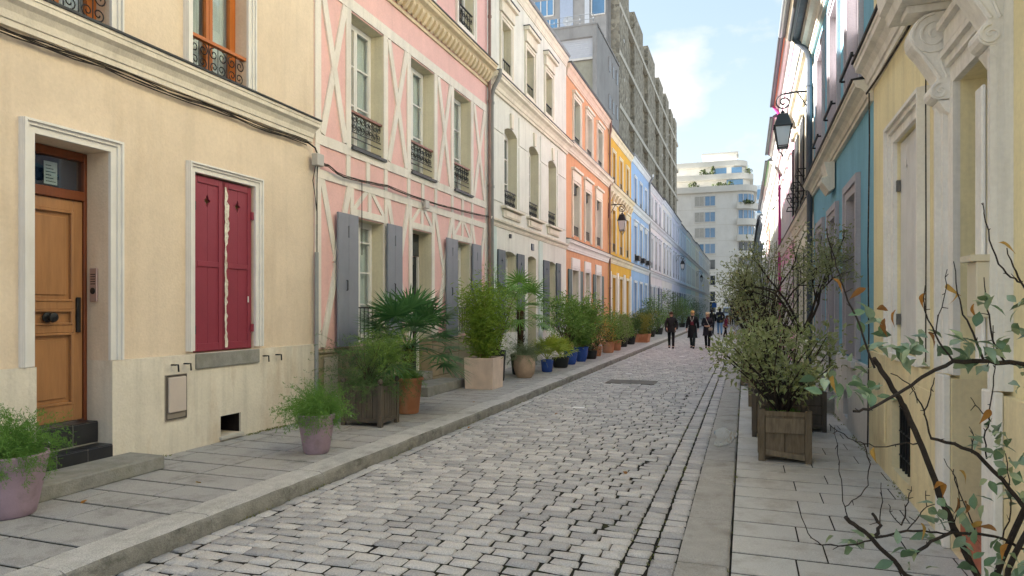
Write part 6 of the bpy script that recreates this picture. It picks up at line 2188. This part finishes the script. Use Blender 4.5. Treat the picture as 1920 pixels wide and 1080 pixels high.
br([(1858, 790), (1835, 765), (1820, 745)], 2.33, 2.33, .003, .0015)
br([(1822, 850), (1826, 820), (1817, 800)], 2.33, 2.33, .003, .0015)
br([(1722, 831), (1690, 832), (1650, 838), (1620, 832)], 2.33, 2.25, .004, .002)
br([(1620, 832), (1600, 825), (1570, 808), (1555, 795)], 2.25, 2.22, .003, .0015)
br([(1620, 832), (1632, 870), (1628, 910), (1605, 935), (1584, 950)], 2.25, 2.25, .003, .002)
br([(1590, 972), (1580, 940), (1578, 900), (1570, 850), (1565, 800)], 2.25, 2.25, .003, .0015)
br([(1640, 1012), (1590, 1022), (1540, 1022), (1515, 1000), (1500, 960)], 2.28, 2.2, .004, .0015)
br([(1690, 985), (1698, 960), (1703, 935), (1709, 912)], 2.35, 2.35, .004, .0015)
br([(1700, 995), (1725, 965), (1738, 950), (1736, 920)], 2.35, 2.35, .003, .0015)
br([(1690, 985), (1672, 965), (1666, 945)], 2.35, 2.35, .003, .0015)
br([(1650, 985), (1655, 940), (1652, 905)], 2.28, 2.28, .003, .0015)
br([(1830, 1000), (1815, 960), (1790, 900), (1788, 880)], 2.4, 2.35, .004, .002)
br([(1780, 1000), (1800, 950), (1792, 895), (1770, 860)], 2.4, 2.35, .003, .0015)
br([(1880, 1010), (1895, 960), (1893, 900), (1885, 850)], 2.42, 2.4, .004, .002)
m = MB()
for pts, r0, r1 in branches:
    P2 = []
    for a, b in zip(pts[:-1], pts[1:]):
        for q in range(3):
            P2.append(a.lerp(b, q / 3) + (uv(Fg) * .004 if q else Vector((0, 0, 0))))
    P2.append(pts[-1])
    m.tube([tuple(q) for q in P2], r0 * .7, 6, r1 * .85)
    # little spurs
    for q in range(2, len(P2) - 1, 2):
        if Fg.random() < .6:
            t = (P2[q + 1] - P2[q]).normalized()
            d = (uv(Fg) + t * .4).normalized()
            m.tube([tuple(P2[q]), tuple(P2[q] + d * Fg.uniform(.008, .03))], .0018, 4, .0012)
m.build('branches', BARK, FX, smooth=True, normals=False)
GLEAF = [mat('leathery_leaf_%d' % k, hx, rough=.38, var=.18, scale=25, bump=.1, bscale=60, spec=.5, translucent=.12) for k, hx in enumerate(('66805a', '86997a', '577050', 'a0ab80'))]
OLEAF = [mat('dry_leaf_%d' % k, hx, rough=.7, var=.25, scale=25, bump=.2, translucent=.3) for k, hx in enumerate(('a87434', 'b8924a', '8f6436'))]
def leaf_mesh(L, W, curl, mt, fold=.35):
    n = 8
    V, F = [], []
    for k in range(n + 1):
        f = k / n
        w = W * math.sin(math.pi * (f ** .8)) ** 1.15 / 2 if 0 < f < 1 else .0008
        z = -curl * f * f * L
        x = L * f
        wv = .10 * w * math.sin(k * 2.1)
        V += [(x, -w, z + fold * w + wv), (x, 0, z), (x, w, z + fold * w * .8 - wv)]
    for k in range(n):
        a = 3 * k
        F += [(a, a + 1, a + 4, a + 3), (a + 1, a + 2, a + 5, a + 4)]
    me = bpy.data.meshes.new('leaf')
    me.from_pydata(V, [], F)
    me.materials.append(mt)
    me.polygons.foreach_set('use_smooth', [True] * len(me.polygons))
    return me
gl_ = [leaf_mesh(.060 * s_, .030 * s_, c_, GLEAF[k % 4]) for k, (s_, c_) in enumerate(((1, .2), (.85, .35), (1.1, .1), (.75, .5), (.9, .25), (1.05, .4)))]
ol_ = [leaf_mesh(.054 * s_, .022 * s_, c_, OLEAF[k % 3], .7) for k, (s_, c_) in enumerate(((1, .6), (.85, .9), (1.15, .4)))]
def put_leaf(p, d, me):
    d = d.normalized()
    q = d.to_track_quat('X', 'Z')
    e = (q @ Matrix.Rotation(Fg.uniform(-1.3, 1.3), 4, 'X').to_quaternion()).to_euler()
    inst('leaf', me, FX, p, e, (1, 1, 1))
def cluster(px, py, d, n, spread, green=True, sc=1):
    c = cam_pt(px, py, d)
    for k in range(n):
        u = uv(Fg)
        u = (u + Vector((-.2, .1, .25 if green else -.1))).normalized()
        p = c + Vector((Fg.gauss(0, 1), Fg.gauss(0, 1) * .8, Fg.gauss(0, .8))) * spread
        put_leaf(p, u if green else (u + Vector((0, 0, -.8))), Fg.choice(gl_ if green else ol_))
for (x, y, n, sp) in ((1640, 640, 9, .03), (1600, 700, 8, .035), (1560, 715, 7, .03), (1625, 740, 10, .035), (1530, 715, 5, .025), (1650, 600, 5, .03), (1720, 660, 12, .035), (1700, 650, 6, .03),
                      (1820, 645, 12, .035), (1862, 650, 10, .035), (1850, 565, 6, .025), (1835, 680, 6, .02), (1905, 620, 9, .035), (1915, 560, 5, .02), (1880, 835, 12, .04), (1855, 815, 6, .03),
                      (1900, 930, 14, .04), (1890, 880, 8, .03), (1600, 1015, 9, .03), (1685, 1040, 9, .03), (1760, 965, 9, .03), (1830, 1040, 12, .04), (1885, 1065, 12, .04), (1820, 950, 6, .03), (1918, 710, 5, .02), (1770, 1010, 5, .025)):
    cluster(x, y, Fg.uniform(2.24, 2.4), max(4, int(n * 1.1)), sp)
for (x, y, n, sp) in ((1568, 522, 2, .008), (1612, 545, 2, .008), (1640, 575, 2, .012), (1665, 600, 2, .01), (1690, 580, 1, .01), (1735, 550, 1, .005), (1771, 530, 1, .006), (1775, 900, 3, .012), (1800, 930, 4, .02), (1812, 880, 2, .012),
                      (1845, 985, 4, .025), (1860, 770, 1, .005), (1875, 455, 1, .004), (1790, 545, 1, .004), (1825, 572, 2, .008), (1730, 620, 2, .012), (1560, 705, 1, .008), (1640, 845, 2, .012), (1722, 990, 2, .012), (1880, 1000, 3, .02)):
    cluster(x, y, Fg.uniform(2.26, 2.38), max(1, (2 * n) // 3), sp, False)

# ================================================================== people
SKIN = mat('skin', 'd0a58c', rough=.6, var=.06, bump=0)
def skin_mesh(name, verts, edges, radii, material, root, sub=2, rootv=0):
    me = bpy.data.meshes.new(name)
    me.from_pydata(verts, edges, [])
    o = bpy.data.objects.new(name, me)
    COL.objects.link(o)
    o.parent = root
    me.materials.append(material)
    md = o.modifiers.new('skin', 'SKIN')
    md.use_smooth_shade = True
    sv = me.skin_vertices[0].data
    for k, r in enumerate(radii):
        sv[k].radius = r if isinstance(r, tuple) else (r, r)
        sv[k].use_root = (k == rootv)
    if sub:
        s = o.modifiers.new('sub', 'SUBSURF')
        s.levels = s.render_levels = sub
    return o

def ell(m, c, rx, ry, rz, n=12, k=7, zlo=-1.0, zhi=1.0):
    rings = []
    for i in range(k + 1):
        t = zlo + (zhi - zlo) * i / k
        t = max(-.999, min(.999, t))
        w = math.sqrt(1 - t * t)
        rings.append([(c[0] + rx * w * math.cos(2 * math.pi * q / n), c[1] + ry * w * math.sin(2 * math.pi * q / n), c[2] + rz * t) for q in range(n)])
    m.loft(rings)

def person(label, x, y, z, height, face, coat, trousers, hair, hem=.50, stride=.16, arms='swing', longhair=False, lean=0.0, extra=None, hood=False, scarf=None, group='people walking in the street', shoes='1c1a1a'):
    """face: heading in degrees, 0 = towards the camera (-Y)"""
    r = thing('person', label, 'person', (0, 0, 0), group)
    V, E, Rr = [], [], []
    def add(p, rr, par=None):
        V.append((p[0], p[1] - lean * max(0, p[2] - .9), p[2])); Rr.append(rr)
        if par is not None: E.append((par, len(V) - 1))
        return len(V) - 1
    pel = add((0, 0, .90), (.125, .095))
    ab = add((0, 0, 1.04), (.115, .085), pel)
    ch = add((0, .01, 1.24), (.135, .095), ab)
    nb = add((0, .01, 1.37), (.06, .055), ch)
    nk = add((0, -.005, 1.43), (.046, .048), nb)
    hd = add((0, -.015, 1.51), (.068, .078), nk)
    ht = add((0, -.01, 1.585), (.064, .074), hd)
    legs = []
    for s in (-1, 1):
        f = stride * s * .5
        hp = add((s * .085, 0, .83), .085, pel)
        kn = add((s * .09, -f * .9 - .015, .47), .058, hp)
        an = add((s * .09, -f * 1.6 + (.05 if f < 0 else 0), .10), .038, kn)
        to = add((s * .095, -f * 1.6 - .11, .045), .034, an)
        legs.append((hp, kn, an, to))
    hands = []
    for s in (-1, 1):
        sh = add((s * .165, .01, 1.33), .052, ch)
        f = -stride * s * .55
        if arms == 'front':
            el = add((s * .225, .0, 1.08), .04, sh); wr = add((s * .10, -.20, 1.02), .029, el); pm = add((s * .05, -.225, 1.02), (.034, .02), wr); dirf = Vector((-s * .8, -.3, -.1))
        elif arms == 'pocket':
            el = add((s * .26, .05, 1.08), .04, sh); wr = add((s * .19, -.07, .90), .029, el); pm = add((s * .18, -.09, .84), (.034, .02), wr); dirf = Vector((0, -.2, -1))
        else:
            el = add((s * .225, .02 - f * .25, 1.07), .04, sh); wr = add((s * .225, -.04 - f * .9, .86), .029, el); pm = add((s * .22, -.055 - f, .795), (.034, .02), wr); dirf = Vector((0, -.15, -1))
        hands.append((sh, el, wr, pm))
        side = Vector((0, 1, 0)) if arms != 'front' else Vector((0, 0, 1))
        P0 = Vector(V[pm]); P0.y += 0
        for q, (o_, L_) in enumerate(((-.024, .055), (-.008, .066), (.008, .062), (.022, .05))):
            b = P0 + side * o_ + dirf * .02
            k1 = len(V); V.append(tuple(b)); Rr.append(.009); E.append((pm, k1))
            c_ = b + dirf * L_ * .6 + Vector((-s * .006, 0, 0)); V.append(tuple(c_)); Rr.append(.008); E.append((k1, k1 + 1))
            e_ = c_ + (dirf + Vector((-s * .5, 0, 0))).normalized() * L_ * .45; V.append(tuple(e_)); Rr.append(.007); E.append((k1 + 1, k1 + 2))
        k1 = len(V); V.append(tuple(P0 - side * .035 + dirf * .005)); Rr.append(.010); E.append((pm, k1))
        V.append(tuple(P0 - side * .05 + dirf * .035)); Rr.append(.008); E.append((k1, k1 + 1))
    skin_mesh('body', V, E, Rr, SKIN, r, 1)
    # trousers
    tv = [V[pel], V[ab]] ; te = [(0, 1)]; tr = [(.14, .11), (.12, .09)]
    for (hp, kn, an, to) in legs:
        b = len(tv)
        tv += [V[hp], V[kn], (V[an][0], V[an][1], V[an][2] + .02), (V[an][0], V[an][1], V[an][2] - .035)]
        te += [(0, b), (b, b + 1), (b + 1, b + 2), (b + 2, b + 3)]
        tr += [.098, .072, .058, .058]
    skin_mesh('trousers', tv, te, tr, mat('cloth_' + trousers, trousers, rough=.9, var=.12, scale=20, bump=.2), r, 1)
    for (hp, kn, an, to) in legs:
        m = MB()
        a = Vector(V[an])
        g = .0
        ell(m, (a.x, a.y - .055, a.z - .055), .046, .13, .048, 10, 5, -.95, 1)
        m.build('shoe', mat('shoe_' + shoes, shoes, rough=.5), r, smooth=True)
    # coat
    cv = [V[pel], V[ab], V[ch], (V[nb][0], V[nb][1], V[nb][2] - .01)]
    ce = [(0, 1), (1, 2), (2, 3)]
    crr = [(.165, .13), (.15, .118), (.165, .125), (.085, .08)]
    for (sh, el, wr, pm) in hands:
        b = len(cv)
        cv += [V[sh], V[el], V[wr]]
        ce += [(2, b), (b, b + 1), (b + 1, b + 2)]
        crr += [.082, .066, .052]
    cm = mat('coat_' + coat, coat, rough=.8, var=.15, scale=12, bump=.35, bscale=18)
    ct = skin_mesh('coat', cv, ce, crr, cm, r, 1)
    m = MB()
    n = 20
    zs = [1.0, .88, .72, hem + .06, hem]
    rings = []
    for i, zz in enumerate(zs):
        fl = 1 + .28 * i / 4 if hem < .75 else 1 + .08 * i / 4
        rings.append([(.17 * fl * math.cos(2 * math.pi * q / n) * (1 + .04 * math.sin(q * 3)), (.135 * fl + .0) * math.sin(2 * math.pi * q / n) * (1 + .05 * math.cos(q * 2.3)), zz + .01 * math.sin(q)) for q in range(n)])
    m.loft(rings)
    o = m.build('coat_skirt', cm, ct, smooth=True)
    # collar
    m = MB()
    hx = V[nb]
    m.lathe(hx[0], hx[1] - .005, [(.085, hx[2] - .04), (.078, hx[2] + .02), (.068, hx[2] + .055), (.055, hx[2] + .05)], 14)
    m.build('collar', cm if not scarf else mat('scarf_' + scarf, scarf, rough=.9, var=.15), ct, smooth=True)
    # hair and face
    hc = Vector(V[hd]) + Vector((0, .012, .038))
    m = MB()
    ell(m, (hc.x, hc.y + .012, hc.z + .012), .092, .10, .102, 14, 8, -.28 if not longhair else -.5, 1)
    hm = mat('hair_' + hair, hair, rough=.7, var=.3, scale=40, bump=.4, bscale=60)
    m.build('hair', hm, r, smooth=True)
    m = MB()
    ell(m, (hc.x, hc.y + .05, hc.z - (.06 if not longhair else .11)), .082, .055, .09 if not longhair else .16, 12, 6)
    m.build('hair_back', hm, r, smooth=True)
    f0 = Vector(V[hd])
    m = MB()
    for s in (-1, 1): ell(m, (f0.x + s * .028, f0.y - .066, f0.z + .02), .010, .007, .008, 8, 4)
    m.build('eyes', mat('eye', '2a2220', rough=.3), r)
    m = MB(); m.prism([(f0.x - .011, f0.y - .066, f0.z - .012), (f0.x + .011, f0.y - .066, f0.z - .012), (f0.x, f0.y - .062, f0.z + .022)], (0, -.022, -.004)); m.build('nose', SKIN, r)
    m = MB(); m.box(f0.x - .022, f0.x + .022, f0.y - .074, f0.y - .064, f0.z - .040, f0.z - .032); m.build('mouth', mat('lips', 'a8605a', rough=.5), r)
    for s in (-1, 1):
        m = MB(); ell(m, (f0.x + s * .074, f0.y + .012, f0.z + .005), .010, .018, .028, 8, 4); m.build('ear', SKIN, r, smooth=True)
    if extra: extra(r, V, hands)
    k = height / 1.65
    r.location = (x, y, z)
    r.rotation_euler = (0, 0, rad(face))
    r.scale = (k, k, k)
    return r

def strap_bag(r, V, hands):
    m = MB(); m.tube([(-.09, .0, 1.40), (-.06, -.10, 1.36), (.02, -.165, 1.18), (.12, -.185, .98), (.16, -.17, .92)], .011, 5); m.build('strap', paint('pale_strap', 'c9c2b4'), r)
    m = MB(); m.box(.07, .24, -.27, -.19, .82, .95); m.build('bag', paint('beige_bag', 'b8a894'), r, bevel=.02)
def necklace(r, V, hands):
    m = MB(); m.tube([(-.07, -.08, 1.40), (-.05, -.135, 1.28), (.0, -.15, 1.16), (.05, -.135, 1.28), (.07, -.08, 1.40)], .010, 5); m.build('long_necklace', paint('pearl', 'd8d2c6'), r)
    m = MB(); m.box(-.07, .07, -.150, -.130, 1.02, 1.18); m.build('red_top', paint('wine', '6a2230'), r, bevel=.01)
zr = crown(-2.7)
person('woman in a short dark puffer jacket, leftmost of the three walking women', -2.72, 26.6, crown(-2.72) + .003, 1.42, 4, '2a2728', '17171a', '4a2f24', hem=.74, arms='pocket', stride=.18, longhair=False)
person('blonde woman in a long black coat with pale necklace, middle of the three walking women', -1.93, 26.8, crown(-1.93) + .003, 1.46, -6, '1b1b1d', '24302f', 'c9a468', hem=.46, stride=.26, extra=necklace, arms='swing', group='people walking in the street')
person('woman in a navy coat with a shoulder bag, rightmost of the three walking women', -1.38, 27.0, crown(-1.38) + .003, 1.42, -3, '24242c', '141416', 'd0b890', hem=.58, stride=.34, arms='front', scarf='5a2230', extra=strap_bag)
person('tall person in a dark jacket and blue jeans seen from behind', -1.42, 41.6, crown(-1.42) + .003, 1.6, 184, '1f2430', '6f93bd', '1a1614', hem=.80, stride=.2, arms='pocket')
person('person in black beside the one in blue jeans', -1.85, 41.0, crown(-1.85) + .003, 1.5, 176, '191919', '1c1c1e', '2a211c', hem=.76, arms='swing')
person('small long haired person in a burgundy jacket near the planters', -1.02, 38.6, crown(-1.02) + .003, 1.2, 120, '6a2440', '1c1a20', '4a3326', hem=.74, lean=.25, longhair=True, arms='front')
person('far person in dark clothes near the crossing street', -.75, 62.0, crown(-.75) + .003, 1.52, 180, '2a2d2c', '1d2024', '2b2420', hem=.72)
person('far person in grey at the end of the street', -1.2, 66.0, crown(-1.2) + .003, 1.5, 10, '4a4e4c', '23262a', '3a2c22', hem=.72)

# ================================================================== white van far down the street
def van(x, y, z):
    r = thing('parked_van', 'white van facing the camera far down the street', 'van', (x, y, z))
    w = .78
    W = paint('van_white', 'dfe3e6', rough=.3)
    m = MB()
    def ring(yy, zz0, zz1, ww, tw): return [(x - ww, y + yy, z + zz0), (x + ww, y + yy, z + zz0), (x + ww, y + yy, z + (zz0 + zz1) * .55), (x + tw, y + yy, z + zz1), (x - tw, y + yy, z + zz1), (x - ww, y + yy, z + (zz0 + zz1) * .55)]
    m.loft([ring(0, .25, .72, w * .9, w * .84), ring(.12, .22, .80, w, w * .92), ring(.75, .22, .95, w, w * .92), ring(1.25, .22, 1.62, w, w * .82), ring(1.6, .22, 1.72, w, w * .8), ring(4.2, .22, 1.72, w, w * .8)])
    b = m.build('body', W, r, smooth=True, bevel=.02)
    m = MB(); m.prism([(x - w * .84, y + .79, z + .98), (x + w * .84, y + .79, z + .98), (x + w * .74, y + 1.2, z + 1.55), (x - w * .74, y + 1.2, z + 1.55)], (0, -.03, .02)); m.build('windscreen', DARKGLASS, r)
    for s in (-1, 1):
        m = MB(); m.box(x + s * w * .58 - .14, x + s * w * .58 + .14, y - .02, y + .05, z + .56, z + .70); m.build('headlight', FROST, r, bevel=.02)
        m = MB(); m.box(x + s * (w + .02), x + s * (w + .18), y + .95, y + 1.05, z + 1.0, z + 1.2); m.build('mirror', IRON, r, bevel=.02)
        for yy in (.72, 3.4):
            m = MB()
            cx = x + s * (w - .1)
            m.loft([[(cx + t_, y + yy + rr * math.cos(a), z + .30 + rr * math.sin(a)) for a in [2 * math.pi * q / 18 for q in range(18)]] for rr, t_ in ((.30, -.09), (.30, .09), (.18, .095))])
            wh = m.build('wheel', BLACKPOT, r, smooth=True)
    m = MB(); m.box(x - .34, x + .34, y - .03, y + .02, z + .52, z + .62); m.build('grille', IRON, r)
    m = MB(); m.box(x - w * .9, x + w * .9, y - .06, y + .1, z + .26, z + .46); m.build('bumper', paint('bumper', '6d7074'), r, bevel=.03)
    m = MB(); m.box(x - .24, x + .24, y - .075, y - .061, z + .31, z + .40); m.build('number_plate', WHITE, r)
van(-1.78, 80, crown(-1.78) - .002)
r = thing('road_sign', 'small square blue sign on a grey post far along the left kerb', 'sign', (-3.95, 95, PZ))
m = MB(); m.tube([(-3.95, 95, PZ), (-3.95, 95, 2.3)], .04, 6); m.build('post', ZINC, r)
m = MB(); m.box(-4.25, -3.65, 94.93, 94.96, 1.7, 2.3); m.build('plate', paint('sign_blue', '2a62a8'), r)

# ================================================================== small natural litter: moss at the wall foot, fallen leaves
Q = random.Random(55)
MOSS = leafmat('moss_green', ['6a7a34', '55662c', '7f8a42', '8a7f4a'])
def moss(parent, x, sgn, y0, y1, z, n, name='moss', spread=.03):
    m = MB()
    y = y0
    for k in range(n):
        yy = Q.uniform(y0, y1)
        if math.sin(yy * 3.1) + math.sin(yy * 7.7 + 1) * .6 < -.1: continue
        p = Vector((x + sgn * abs(Q.gauss(0, spread)), yy, z))
        for q in range(3):
            leaf(m, p + uv(Q) * .008, Vector((Q.uniform(-1, 1), Q.uniform(-1, 1), Q.uniform(.3, 1.4))), uv(Q), Q.uniform(.010, .028), .008)
    o = m.build(name, MOSS, parent, normals=False)
    o['kind'] = 'stuff'
moss(pave_l, XL + .055, 1, 4.75, 7.6, PZ, 420)
moss(pave_l, XL + .005, 1, 7.7, 14.0, PZ, 300)
moss(pave_r, XR - .05, -1, 5.2, 14.5, RZ, 380)
moss(pave_r, KR1 + .012, 1, 3.5, 16, RZ, 90, spread=.004)
moss(road, KR0 - .169, 1, 3.0, 16, .0, 90, spread=.004)
moss(road, KR0 - .335, 1, 3.0, 16, .0, 60, spread=.004)
moss(road, KL1 + .012, 1, 3.0, 30, .005, 500, spread=.012)
FL = [leaf_mesh(.07, .04, .3, OLEAF[k], .5) for k in range(3)]
spots = [(-4.72, 3.72, PZ), (-4.35, 4.4, PZ), (-3.2, 6.3, .0), (-4.0, 9.6, PZ), (.35, 6.2, RZ), (.72, 6.75, RZ), (.95, 5.7, RZ), (.15, 5.3, RZ), (1.05, 6.9, RZ), (-.2, 6.0, RZ), (.55, 8.2, RZ), (-1.1, 6.4, .02), (-3.45, 8.2, .0), (-4.6, 6.4, PZ), (-2.6, 9.5, .04)]
where = ['beside the nearest mauve pot', 'on the slabs before the oak door', 'in the road below the red shutters', 'on the kerb side before the pink house', 'on the right pavement before the near wooden box', 'on the right pavement by the shutters',
         'on the right pavement by the basement grille', 'on the right pavement nearest the camera', 'at the foot of the soft yellow wall', 'on the flush right kerb', 'beside the near wooden box', 'on the setts near the right gutter', 'in the left gutter before the grey wooden box', 'on the slabs below the vent', 'in the middle of the road']
for k, ((x, y, z), wv) in enumerate(zip(spots, where)):
    zz = z if z not in (.0, .02, .04) else crown(x)
    o = inst('fallen_leaf', FL[k % 3], None, (x, y, zz + .012), (Q.uniform(-.15, .15), Q.uniform(-.1, .25), Q.uniform(0, 6.28)))
    tag(o, 'small dry ochre leaf lying ' + wv, 'leaf', 'fallen leaves on the ground')
